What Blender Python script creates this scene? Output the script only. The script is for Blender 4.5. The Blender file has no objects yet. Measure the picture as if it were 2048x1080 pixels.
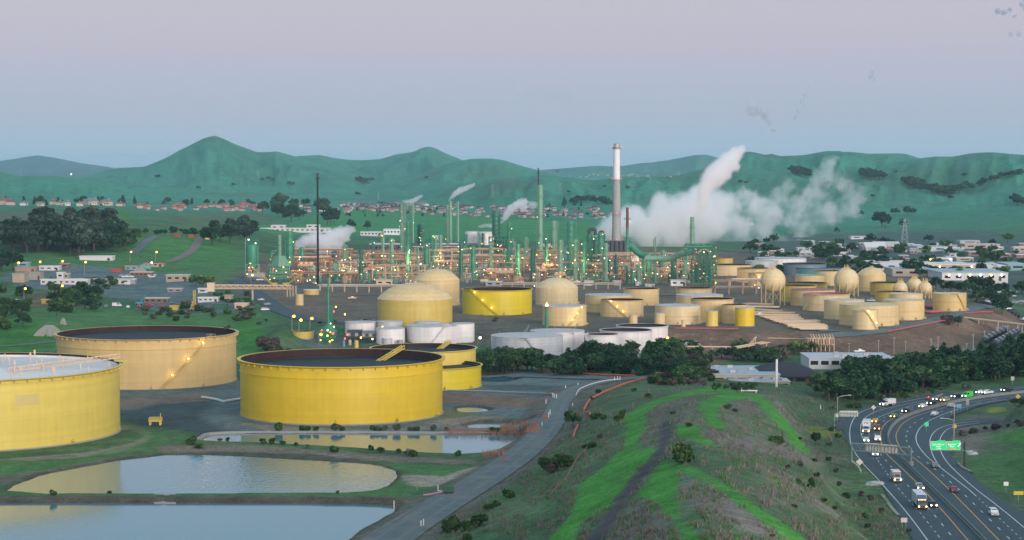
import bpy, bmesh, math, random
import numpy as np
from mathutils import Vector, Matrix
R = math.radians
random.seed(7)
rng = np.random.default_rng(11)
S = bpy.context.scene
COL = S.collection

# ---------------------------------------------------------------- camera
CAMH, PITCH, FPX = 100.0, R(2.804), 3982.0
cam_d = bpy.data.cameras.new('camera')
cam = bpy.data.objects.new('camera', cam_d)
COL.objects.link(cam)
cam.location = (0,0, CAMH)
cam.rotation_euler = (math.pi / 2 - PITCH, 0,0)
cam_d.sensor_width = 36.0
cam_d.lens = 36.0 * FPX / 2048.0
cam_d.clip_start, cam_d.clip_end = 1.0,90000.0
S.camera = cam

# ---------------------------------------------------------------- sky, sun, exposure
SUN_EL, SUN_AZ = R(9), R(152)       # low, behind the camera and to its right
world = bpy.data.worlds.new('World')
S.world = world
world.use_nodes = True
nt = world.node_tree
nt.nodes.clear()
def wn(t, **kw):
    n = nt.nodes.new(t)
    for k, v in kw.items(): setattr(n, k, v)
    return n
w_out = wn('ShaderNodeOutputWorld')
w_sky = wn('ShaderNodeTexSky', sky_type='NISHITA', sun_disc=False)
w_sky.sun_elevation = R(3)
w_sky.sun_rotation = SUN_AZ
w_sky.altitude = 30
w_bg1 = wn('ShaderNodeBackground')
w_bg1.inputs['Strength'].default_value = 0.012
nt.links.new(w_sky.outputs[0], w_bg1.inputs['Color'])
w_tc = wn('ShaderNodeTexCoord')
w_sep = wn('ShaderNodeSeparateXYZ')
nt.links.new(w_tc.outputs['Generated'], w_sep.inputs[0])
w_ramp = wn('ShaderNodeValToRGB')
els = w_ramp.color_ramp.elements
stops = [(0.0,(.33,.42,.545)),(0.012,(.33,.41,.535)),(0.030,(.335,.39,.50)),(0.048,(.365,.39,.52)),(0.068,(.42,.395,.49)),
         (0.090,(.425,.415,.50)),(0.13,(.41,.44,.54)),(0.20,(.31,.45,.57)),(1.0,(.27,.44,.60))]
while len(els) < len(stops): els.new(0.5)
for e, (p, c) in zip(els, stops):
    e.position = p; e.color = (*c, 1)
nt.links.new(w_sep.outputs['Z'], w_ramp.inputs['Fac'])
# sunset afterglow low in the sky behind the camera
w_dot = wn('ShaderNodeVectorMath', operation='DOT_PRODUCT')
w_dot.inputs[1].default_value = (math.sin(SUN_AZ), math.cos(SUN_AZ), 0.12)
nt.links.new(w_tc.outputs['Generated'], w_dot.inputs[0])
w_mr = wn('ShaderNodeMapRange', interpolation_type='SMOOTHSTEP')
w_mr.inputs['From Min'].default_value = 0.0
w_mr.inputs['From Max'].default_value = 1.0
nt.links.new(w_dot.outputs['Value'], w_mr.inputs['Value'])
w_mix = wn('ShaderNodeMix', data_type='RGBA', blend_type='ADD')
w_mix.inputs[7].default_value = (.55,.40,.34,1)
nt.links.new(w_mr.outputs[0], w_mix.inputs[0])
nt.links.new(w_ramp.outputs[0], w_mix.inputs[6])
w_bg2 = wn('ShaderNodeBackground')
w_bg2.inputs['Strength'].default_value = 0.86
nt.links.new(w_mix.outputs[2], w_bg2.inputs['Color'])
w_add = wn('ShaderNodeAddShader')
nt.links.new(w_bg1.outputs[0], w_add.inputs[0]); nt.links.new(w_bg2.outputs[0], w_add.inputs[1])
nt.links.new(w_add.outputs[0], w_out.inputs['Surface'])

sun_d = bpy.data.lights.new('sun', 'SUN')
sun_d.energy = 1.9
sun_d.angle = R(28)
sun_d.color = (1.0,.91,.83)
sun = bpy.data.objects.new('sun', sun_d)
COL.objects.link(sun)
sv = Vector((math.sin(SUN_AZ) * math.cos(SUN_EL), math.cos(SUN_AZ) * math.cos(SUN_EL), math.sin(SUN_EL)))
sun.rotation_euler = sv.to_track_quat('Z', 'Y').to_euler()

S.view_settings.view_transform = 'Standard'
S.view_settings.look = 'None'
S.view_settings.exposure = 0.47
S.view_settings.gamma = 1.0
S.render.engine = 'CYCLES'
cy = S.cycles
cy.use_denoising = True
try: cy.denoiser = 'OPENIMAGEDENOISE'
except Exception: pass
cy.use_adaptive_sampling = True
cy.adaptive_threshold = 0.02
cy.max_bounces = 16; cy.diffuse_bounces = 2; cy.glossy_bounces = 3; cy.transmission_bounces = 2
cy.volume_bounces = 14; cy.transparent_max_bounces = 8
cy.sample_clamp_indirect = 3.0
cy.caustics_reflective = False; cy.caustics_refractive = False
cy.volume_step_rate = 1.0; cy.volume_max_steps = 160

# ---------------------------------------------------------------- photograph pixel -> place
cp, sp = math.cos(PITCH), math.sin(PITCH)
def ray(px, py):
    a, b = (px - 1024) / FPX, (540 - py) / FPX
    return a, cp + b * sp, -sp + b * cp
def zp(px, py, z):                                   # where the line of sight meets the level z
    d = ray(px, py); t = (z - CAMH) / d[2]
    return d[0] * t, d[1] * t, z
def yp(px, py, y):                                   # where it reaches the distance y
    d = ray(px, py); t = y / d[1]
    return d[0] * t, y, CAMH + d[2] * t
def mpp(y): return y / FPX                           # metres per photograph pixel at the distance y

# ---------------------------------------------------------------- noise
_PERM = rng.random(65536)
def vnoise(x, y):
    x = np.asarray(x, float); y = np.asarray(y, float)
    xi = np.floor(x).astype(np.int64); yi = np.floor(y).astype(np.int64)
    fx = x - xi; fy = y - yi
    fx = fx * fx * (3 - 2 * fx); fy = fy * fy * (3 - 2 * fy)
    h = lambda a, b: _PERM[(a * 7919 + b * 104729) & 65535]
    return (h(xi, yi) * (1 - fx) + h(xi + 1, yi) * fx) * (1 - fy) + (h(xi, yi + 1) * (1 - fx) + h(xi + 1, yi + 1) * fx) * fy
def fbm(x, y, o=4):
    s = 0.0; a = 0.5
    for k in range(o):
        s = s + a * (vnoise(x * 2 ** k + 17.3 * k, y * 2 ** k + 5.1 * k) - .5); a *= .5
    return s * 2                                     # about -1..1
def sstep(a, b, x):
    t = np.clip((x - a) / (b - a), 0,1)
    return t * t * (3 - 2 * t)

def catmull(pts, n=8, closed=False):
    P = [np.array(p, float) for p in pts]
    m = len(P); out = []
    for i in range(m if closed else m - 1):
        g = (lambda k: P[k % m]) if closed else (lambda k: P[min(max(k, 0), m - 1)])
        a, b, c, d = g(i - 1), g(i), g(i + 1), g(i + 2)
        for k in range(n):
            t = k / n
            out.append(.5 * ((2 * b) + (c - a) * t + (2 * a - 5 * b + 4 * c - d) * t * t + (3 * b - a - 3 * c + d) * t ** 3))
    if not closed: out.append(P[-1])
    return np.array(out)
def resample(P, n):
    P = np.asarray(P, float)
    d = np.r_[0, np.cumsum(np.linalg.norm(np.diff(P, axis=0), axis=1))]
    t = np.linspace(0, d[-1], n)
    return np.stack([np.interp(t, d, P[:, k]) for k in range(P.shape[1])], 1)
def plen(P): return float(np.linalg.norm(np.diff(np.asarray(P), axis=0), axis=1).sum())

def segdist(x, y, P):                                # distance to a polyline, and its z there
    best = np.full(x.shape, 1e9); bz = np.zeros(x.shape)
    for a, b in zip(P[:-1], P[1:]):
        dx, dy = b[0] - a[0], b[1] - a[1]
        L = dx * dx + dy * dy + 1e-9
        t = np.clip(((x - a[0]) * dx + (y - a[1]) * dy) / L, 0,1)
        d = np.hypot(x - a[0] - t * dx, y - a[1] - t * dy)
        m = d < best
        best = np.where(m, d, best)
        if len(a) > 2: bz = np.where(m, a[2] + t * (b[2] - a[2]), bz)
    return best, bz
def polysd(x, y, P):                                 # signed distance, positive inside a closed polygon
    Q = np.vstack([P, P[:1]])
    d, _ = segdist(x, y, Q[:, :2])
    ins = np.zeros(x.shape, bool)
    for a, b in zip(Q[:-1], Q[1:]):
        if a[1] == b[1]: continue
        c = ((a[1] > y) != (b[1] > y)) & (x < (b[0] - a[0]) * (y - a[1]) / (b[1] - a[1]) + a[0])
        ins ^= c
    return np.where(ins, d, -d)

# ---------------------------------------------------------------- terrain
TP = [-500,0,250,500,700,900,1050,1200,1400,1550,1700,1860,2048,2600]
TZ = [150,300,400,500,600,700,800,900,1000,1060,1130,1300,1600,2000,2600,3000,3400,4200,5000,7000,30000]
TT = [
 # -500   0  250  500  700  900 1050 1200 1400 1550 1700 1860 2048 2600
 [0,     0,   0,   0,   0,   8,  20,  28,  34,  34,  26,   0,   0,  10],
 [0,     0,   0,   0,   0,   6,  17,  25,  33,  32,  24,   0,   0,  10],
 [0,     0,   0,   0,   0,   5,  13,  22,  31,  28,  18,   0,   0,  10],
 [0,     0,   0,   0,   0,   3,   9,  19,  29,  25,  14,   0,   0,   8],
 [0,     0,   0,   0,   0,   0,   5,  15,  27,  20,   9,   0,   0,   8],
 [0,     0,   0,   0,   0,   0,   2,  12,  22,  15,   4,   0,   0,   8],
 [0,     0,   0,   0,   0,   0,   1,   7,  12,   9,   0,   0,   0,   6],
 [1,     1,   0,   0,   0,   0,   0,   4,   6,   4,   0,   0,   0,   5],
 [2,     2,   1,   0,   0,   0,   0,   2,   2,   1,   0,   0,   0,   4],
 [3,     3,   2,   1,   0,   0,   0,   0,   0,   0,   0,   0,   0,   3],
 [5,     5,   4,   3,   1,   0,   0,   0,   0,   0,   0,   0,   0,   3],
 [10,   10,   8,   4,   2,   1,   1,   1,   1,   1,   1,   1,   2,   3],
 [18,   18,  16,   8,   4,   2,   1,   1,   1,   1,   1,   1,   3,   3],
 [30,   32,  29,  12,   5,   2,   1,   1,   1,   2,   2,   3,   5,   5],
 [44,   45,  40,  20,   9,   6,   4,   3,   3,   4,   5,   8,  12,  14],
 [49,   49,  46,  26,  12,  10,   8,   6,   6,   8,  10,  14,  22,  24],
 [52,   51,  44,  29,  15,  12,  10,   9,  10,  12,  16,  22,  34,  36],
 [38,   36,  34,  30,  20,  17,  15,  14,  18,  22,  28,  36,  50,  50],
 [30,   30,  30,  31,  26,  23,  21,  20,  24,  30,  36,  44,  60,  60],
 [30,   30,  30,  30,  30,  30,  30,  30,  40,  46,  50,  60,  60,  60],
 [30,   30,  30,  30,  30,  30,  30,  30,  30,  30,  30,  30,  30,  30]]
# ridges: distance, front and back half-widths, crest in photograph pixels
RIDGES = [
 (19500,3800,2500, [(-700,338),(-200,334),(0,322),(35,317),(75,311),(110,316),(165,327),(215,333),(260,342),(330,352),(500,372),(3000,380)]),
 (8800,2600,1500, [(-700,356),(0,356),(120,354),(170,352),(235,336),(290,334),(340,314),(375,296),(400,282),(420,274),(432,273),(447,278),(470,289),(500,300),(515,306),(540,305),(555,303),(572,308),(600,315),(640,326),(690,342),(760,362),(900,380),(3000,390)]),
 (10500,3000,1800, [(-700,380),(480,360),(560,318),(600,311),(640,310),(670,316),(700,320),(730,320),(760,318),(795,308),(830,303),(843,296),(858,293),(870,296),(895,308),(925,320),(945,330),(1000,345),(1100,360),(3000,380)]),
 (8300,2400,1400, [(-700,390),(700,375),(850,345),(900,326),(940,317),(985,316),(1010,320),(1050,333),(1085,342),(1130,356),(1200,366),(3000,390)]),
 (15500,3500,2000, [(-700,380),(900,360),(1060,341),(1115,337),(1150,334),(1200,331),(1230,333),(1250,331),(1280,326),(1300,325),(1340,320),(1390,310),(1412,309),(1440,316),(1520,335),(1700,350),(3000,372)]),
 (5600,1500,1000, [(-700,395),(700,405),(850,392),(885,384),(920,366),(985,355),(1035,353),(1080,349),(1150,356),(1185,362),(1210,358),(1240,354),(1320,354),(1380,350),(1430,346),(1500,340),(1700,345),(2048,350),(3000,350)]),
 (6600,2300,1200, [(-700,400),(1150,392),(1330,356),(1400,340),(1440,330),(1490,305),(1505,306),(1530,312),(1545,310),(1556,315),(1610,311),(1645,304),(1700,304),(1735,308),(1770,307),(1810,308),(1838,317),(1880,326),(1950,336),(2100,345),(3000,355)]),
 (5900,2300,1200, [(-700,400),(1400,400),(1650,372),(1760,335),(1800,325),(1838,317),(1870,313),(1905,313),(1940,307),(1975,305),(2020,308),(2060,311),(2200,306),(2600,310),(3000,312)]),
 (4300,900,800, [(-700,420),(1500,420),(1700,418),(1850,408),(1950,388),(2048,366),(2200,352),(2600,350),(3000,350)]),
 (5600,900,900, [(-700,330),(-200,335),(0,342),(12,345),(40,351),(110,350),(140,355),(200,362),(300,372),(420,386),(520,398),(700,406),(3000,420)]),
]
GST = 8.0
_gp = np.arange(-1400,3450, GST)
_gz = np.linspace(math.log(140), math.log(30000), 620)
_T = np.array(TT, float)
_cols = np.stack([np.interp(_gz, np.log(TZ), _T[:, k]) for k in range(len(TP))], 1)
GRID = np.stack([np.interp(_gp, TP, r) for r in _cols], 0)            # [z, p]
def _blur(A, k, ax):
    w = np.exp(-.5 * (np.arange(-3 * k, 3 * k + 1) / k) ** 2); w /= w.sum()
    A = np.moveaxis(A, ax, 0)
    pad = np.concatenate([np.repeat(A[:1], 3 * k, 0), A, np.repeat(A[-1:], 3 * k, 0)], 0)
    out = sum(w[i] * pad[i:i + A.shape[0]] for i in range(len(w)))
    return np.moveaxis(out, 0, ax)
GRID = _blur(_blur(GRID, 2,0), 8,1)
_Z = np.exp(_gz)[:, None]; _PX = _gp[None, :]
for i, (zc, wf, wb, pts) in enumerate(RIDGES):
    xs, ys = zip(*pts)
    # spurs: the crest is kept where it is, the flanks fold
    warp = fbm((_PX + 300 * i) / 90.0, _Z / 1400.0 + i, 4)
    px2 = _PX + 0 * _Z
    crest = np.interp(px2, xs, ys)
    zcrest = np.maximum(CAMH + (345 - crest) * zc / FPX, 0)
    t = np.where(_Z < zc, (zc - _Z) / wf, (_Z - zc) / wb)
    fold = np.sin(np.clip(t, 0,1) * math.pi)
    gul = 1 - np.abs(fbm((_PX + 170 * i + 60 * warp) / 34.0, _Z / 2600.0 + 3 * i, 3)) * 1.6      # spurs and gullies down the flank
    prof = .5 + .5 * np.cos(np.clip(t + (.34 * warp - .11 * (gul - .6)) * fold, 0,1) * math.pi)
    GRID = np.maximum(GRID, zcrest * prof + np.minimum(GRID, 30) * (1 - prof) * .9)
_pl = [(470,600),(600,645),(800,657),(1000,652),(1335,656),(1500,658),(1730,662),(1810,644),(1900,627),(1945,608),(1965,585),(1930,560),(1900,545),(1860,520),(1820,500),(1400,492),(900,492),(560,500),(490,530)]
PLATEAU = np.array([zp(a, b, 11)[:2] for a, b in _pl])
def H0(x, y):
    x = np.asarray(x, float); y = np.maximum(np.asarray(y, float), 1.0)
    px = 1024 + x / y * FPX
    a = np.clip((px - _gp[0]) / GST, 0, len(_gp) - 1.001)
    b = np.clip((np.log(y) - _gz[0]) / (_gz[1] - _gz[0]), 0, len(_gz) - 1.001)
    i, j = a.astype(int), b.astype(int); fa, fb = a - i, b - j
    h = (GRID[j, i] * (1 - fa) + GRID[j, i + 1] * fa) * (1 - fb) + (GRID[j + 1, i] * (1 - fa) + GRID[j + 1, i + 1] * fa) * fb
    near = (y < 3200) & (y > 900)
    if near.any():
        sd = polysd(x[near], y[near], PLATEAU) if x.ndim else None
        if sd is not None:
            w = np.where(px[near] > 1250,38.0,90.0)
            h[near] += (10 - np.minimum(h[near], 3)) * sstep(0,1,(sd + w) / w)
    # small rises: mound by the off-ramp, banks, knolls
    for (cx, cy_, rx, ry, hh) in BUMPS:
        q = ((x - cx) / rx) ** 2 + ((y - cy_) / ry) ** 2
        h = h + hh * np.exp(-q * 1.2)
    return h
def _bump(px, py, z, rxpx, ry, hh):
    x, y, _ = zp(px, py, z); return (x, y, rxpx * mpp(y), ry, hh)
BUMPS = [_bump(2075,952,3,105,46,10.5), _bump(2040,838,2,80,40,8), _bump(2160,860,3,120,90,9),
         _bump(400,478,30,90,230,9), _bump(100,655,6,120,60,4), _bump(560,690,3,45,50,6), _bump(250,462,38,120,260,10)]
HWY = []            # (polyline, half width) at level 0
SROAD = None        # gravel road, with its own levels
PONDS, BERMS = [], []
def H(x, y, paint=False):
    x = np.atleast_1d(np.asarray(x, float)); y = np.atleast_1d(np.asarray(y, float))
    h = H0(x, y)
    n = (fbm(x / 55, y / 55,4) * .9 + fbm(x / 9, y / 9,2) * .16) * sstep(300,500, y + 300) * np.clip(.25 + h / 14,.2,1.6)
    far = y > 3300
    n = np.where(far, n + fbm(x / 420, y / 700,3) * 7 * sstep(3600,5500, y), n)
    flat = np.zeros_like(x)
    m = (y < 1700) & (y > 380)
    for P, hw in HWY:
        k = m & (x > P[:, 0].min() - 80) & (x < P[:, 0].max() + 80)
        if k.any():
            d, _ = segdist(x[k], y[k], P)
            f = 1 - sstep(hw, hw + 22, d)
            h[k] = h[k] * (1 - f) - .22 * f
            flat[k] = np.maximum(flat[k], f)
    if SROAD is not None:
        k = (y < 1300) & (y > 350) & (np.abs(x) < 220)
        if k.any():
            d, z = segdist(x[k], y[k], SROAD)
            f = 1 - sstep(5.0,15, d)
            h[k] = h[k] * (1 - f) + (z - .25) * f
            flat[k] = np.maximum(flat[k], f)
    for P in PONDS:
        k = (x > P[:, 0].min() - 12) & (x < P[:, 0].max() + 12) & (y > P[:, 1].min() - 12) & (y < P[:, 1].max() + 12)
        if k.any():
            sd = polysd(x[k], y[k], P) + fbm(x[k] / 9, y[k] / 9,3) * 1.1
            f = sstep(-3.0,2.5, sd)
            h[k] = h[k] * (1 - f) - 1.6 * f
            flat[k] = np.maximum(flat[k], f)
    for P, hw, hh in BERMS:
        k = (y < 1100)
        d, _ = segdist(x[k], y[k], P)
        f = (1 - sstep(hw * .35, hw, d))
        h[k] = np.maximum(h[k], hh * f - .6)
    return h + n * (1 - flat)
def ground(px, py, f=None):                          # where the line of sight meets the ground
    f = f or H
    d = ray(px, py)
    t = np.geomspace(250,24000,700)
    z = CAMH + d[2] * t - f(d[0] * t, d[1] * t)
    k = np.argmax(z < 0)
    if z[k] >= 0: k = len(t) - 1
    lo, hi = t[max(k - 1,0)], t[k]
    tt = np.linspace(lo, hi, 24)
    zz = CAMH + d[2] * tt - f(d[0] * tt, d[1] * tt)
    i = int(np.argmax(zz < 0)) if (zz < 0).any() else len(tt) - 1
    i = max(i, 1)
    w = zz[i - 1] / max(zz[i - 1] - zz[i], 1e-6)
    q = tt[i - 1] + (tt[i] - tt[i - 1]) * min(max(w, 0), 1)
    return d[0] * q, d[1] * q, CAMH + d[2] * q
def hz(x, y): return float(H(x, y)[0])

# ---------------------------------------------------------------- materials
MATS = {}
def mat(name, col, rough=.6, var=.14, scale=.35, metal=0.0, streak=0.0, emit=0.0, attr=None, bump=0.0, spec=.4, rand=0.0, col2=None, bands=None):
    if name in MATS: return MATS[name]
    m = bpy.data.materials.new(name); m.use_nodes = True
    n = m.node_tree.nodes; L = m.node_tree.links
    b = n['Principled BSDF']
    b.inputs['Roughness'].default_value = rough
    b.inputs['Metallic'].default_value = metal
    b.inputs['Specular IOR Level'].default_value = spec
    tc = n.new('ShaderNodeTexCoord')
    no = n.new('ShaderNodeTexNoise'); no.inputs['Scale'].default_value = scale
    no.inputs['Detail'].default_value = 5; no.inputs['Roughness'].default_value = .65
    src = tc.outputs['Object']
    L.new(src, no.inputs['Vector'])
    base = n.new('ShaderNodeRGB'); base.outputs[0].default_value = (*col, 1)
    out = base.outputs[0]
    if attr:
        at = n.new('ShaderNodeAttribute'); at.attribute_name = attr; out = at.outputs['Color']
    def mixc(fac, a, bb, mode='MIX'):
        x = n.new('ShaderNodeMix'); x.data_type = 'RGBA'; x.blend_type = mode
        for k, v in ((0, fac),(6, a),(7, bb)):
            if isinstance(v, bpy.types.NodeSocket): L.new(v, x.inputs[k])
            elif isinstance(v, tuple): x.inputs[k].default_value = (*v, 1)
            else: x.inputs[k].default_value = v
        return x.outputs[2]
    def mr(v, a, b2, c, d):
        x = n.new('ShaderNodeMapRange')
        for k, q in zip(('From Min', 'From Max', 'To Min', 'To Max'),(a, b2, c, d)): x.inputs[k].default_value = q
        L.new(v, x.inputs['Value']); return x.outputs[0]
    def scalec(v, fac):
        x = n.new('ShaderNodeVectorMath'); x.operation = 'SCALE'
        L.new(v, x.inputs[0]); L.new(fac, x.inputs['Scale']); return x.outputs[0]
    if col2: out = mixc(mr(no.outputs['Fac'], .38,.66,0,1), out, col2)
    out = scalec(out, mr(no.outputs['Fac'], .25,.75,1 - var, 1 + var))
    if streak:
        mp = n.new('ShaderNodeMapping'); mp.inputs['Scale'].default_value = (1,1,.06)
        L.new(src, mp.inputs['Vector'])
        n2 = n.new('ShaderNodeTexNoise'); n2.inputs['Scale'].default_value = .55; n2.inputs['Detail'].default_value = 6
        L.new(mp.outputs[0], n2.inputs['Vector'])
        out = scalec(out, mr(n2.outputs['Fac'], .3,.72,1 - streak, 1 + streak * .5))
        n3 = n.new('ShaderNodeTexNoise'); n3.inputs['Scale'].default_value = 1.6; n3.inputs['Detail'].default_value = 4
        L.new(mp.outputs[0], n3.inputs['Vector'])
        out = mixc(mr(n3.outputs['Fac'], .62,.82,0,.45 * min(1, streak * 5)), out, (.16,.075,.035))
    if bands:                                        # plate courses of a welded shell: thin seams at a fixed height step
        sx = n.new('ShaderNodeSeparateXYZ'); L.new(src, sx.inputs[0])
        fr = n.new('ShaderNodeMath'); fr.operation = 'PINGPONG'; fr.inputs[1].default_value = bands / 2
        L.new(sx.outputs['Z'], fr.inputs[0])
        out = scalec(out, mr(fr.outputs[0], 0.0,.10,.80 if var < .065 and streak >= .1 else .90,1.0))
        ba = n.new('ShaderNodeTexNoise'); ba.noise_dimensions = '1D'; ba.inputs['Scale'].default_value = 1 / bands
        L.new(sx.outputs['Z'], ba.inputs['W'])
        out = scalec(out, mr(ba.outputs['Fac'], .3,.7,.95,1.04))
    if rand:
        oi = n.new('ShaderNodeObjectInfo')
        out = scalec(out, mr(oi.outputs['Random'], 0,1,1 - rand, 1 + rand))
    L.new(out, b.inputs['Base Color'])
    if emit:
        b.inputs['Emission Color'].default_value = (*col, 1)
        b.inputs['Emission Strength'].default_value = emit
    if bump:
        bp = n.new('ShaderNodeBump'); bp.inputs['Strength'].default_value = bump
        L.new(no.outputs['Fac'], bp.inputs['Height']); L.new(bp.outputs[0], b.inputs['Normal'])
    MATS[name] = m
    return m

YEL = mat('yellow paint', (.70,.48,.030), .42,.07,.12, streak=.06, bands=2.9)
YEL2 = mat('bright yellow paint', (.66,.50,.022), .42,.05,.12, streak=.05, bands=2.9)
YELF = mat('pale yellow paint', (.70,.53,.11), .45,.06,.12, streak=.05, bands=2.9)
TAN = mat('tan yellow paint', (.66,.455,.19), .5,.07,.12, streak=.08, bands=2.9)
CREAM = mat('cream tank paint', (.70,.51,.25), .5,.06,.2, streak=.10, bands=2.4)
CREAM2 = mat('pale cream tank paint', (.71,.55,.31), .5,.06,.2, streak=.10, bands=2.4)
GOLD = mat('golden tank paint', (.60,.44,.11), .45,.06,.2, streak=.10, bands=2.4)
WHT = mat('white tank paint', (.80,.74,.72), .45,.06,.2, streak=.12, bands=2.6)
SILV = mat('silver tank paint', (.50,.51,.53), .35,.06,.2, streak=.10, bands=1.5)
BLUEG = mat('blue grey tank paint', (.16,.22,.27), .5,.08,.2, streak=.1)
TEAL = mat('teal tank paint', (.14,.29,.33), .5,.08,.2, streak=.1)
LIDW = mat('weathered white roof plates', (.50,.47,.45), .55,.16,.25)
LIDG = mat('green roof coating', (.16,.36,.24), .55,.16,.25)
LIDP = mat('rusty red roof plates', (.34,.12,.11), .6,.25,.3)
RUST = mat('rusted inner shell', (.042,.013,.012), .8,.35,.3, streak=.3)
DARK = mat('dark floating roof deck', (.014,.015,.019), .7,.3,.15)
SNOW = mat('pale roof deck', (.72,.67,.64), .5,.12,.1)
CONC = mat('concrete', (.32,.30,.27), .85,.16,.4)
CONCD = mat('weathered barrier concrete', (.20,.21,.205), .85,.18,.4)
GRN = mat('refinery green paint', (.048,.235,.145), .5,.16,.3, streak=.14)
GRNP = mat('pale green paint', (.17,.33,.225), .5,.14,.3, streak=.16)
GRND = mat('dark green paint', (.028,.135,.095), .55,.18,.3)
PINK = mat('tan pipe paint', (.54,.33,.20), .55,.18,.2)
PINK2 = mat('rust brown pipe paint', (.36,.17,.10), .6,.22,.2)
PINK3 = mat('light tan pipe paint', (.66,.48,.33), .55,.14,.2)
STEEL = mat('galvanised steel', (.33,.35,.36), .45,.12,.5, metal=.3)
STEELD = mat('dark steel', (.055,.055,.06), .5,.2,.5)
BLK = mat('black soot coating', (.012,.014,.016), .6,.2,.5)
ORNG = mat('orange red pipe paint', (.50,.10,.045), .5,.14,.4)
WPOST = mat('white post paint', (.75,.74,.72), .5,.06,.6)
STACKC = mat('grey stack concrete', (.36,.345,.33), .8,.08,.2, streak=.10, bands=7.5)
STACKW = mat('white stack paint', (.74,.72,.72), .6,.05,.2, streak=.06)
STACKR = mat('rust red stack paint', (.14,.032,.028), .6,.15,.3)
GLASS = mat('dark window glass', (.018,.022,.028), .08,.1,.5, spec=.8)
RUBBER = mat('tyre rubber', (.015,.015,.016), .8,.1,2)
TRUNK = mat('tree bark', (.075,.055,.042), .9,.3,1.5)
L_YEL = mat('yellow lamp glass', (1.0,.74,.20), .4,0,1, emit=3.2)
L_WHT = mat('white lamp glass', (1.0,.93,.78), .4,0,1, emit=3.2)
L_ORG = mat('sodium lamp glass', (1.0,.42,.05), .4,0,1, emit=5.5)
L_RED = mat('red beacon glass', (1.0,.09,.07), .4,0,1, emit=2.6)
L_GRN = mat('green lamp glass', (.72,1.0,.22), .4,0,1, emit=3)
L_HEAD = mat('headlight glass', (1.0,.92,.70), .3,0,1, emit=8)
L_HEADY = mat('amber headlight glass', (1.0,.62,.16), .3,0,1, emit=7)
L_TAIL = mat('tail light glass', (1.0,.06,.13), .3,0,1, emit=5)
L_SIGN = mat('lit green sign face', (.012,.52,.17), .4,.04,.5, emit=.28)

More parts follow.
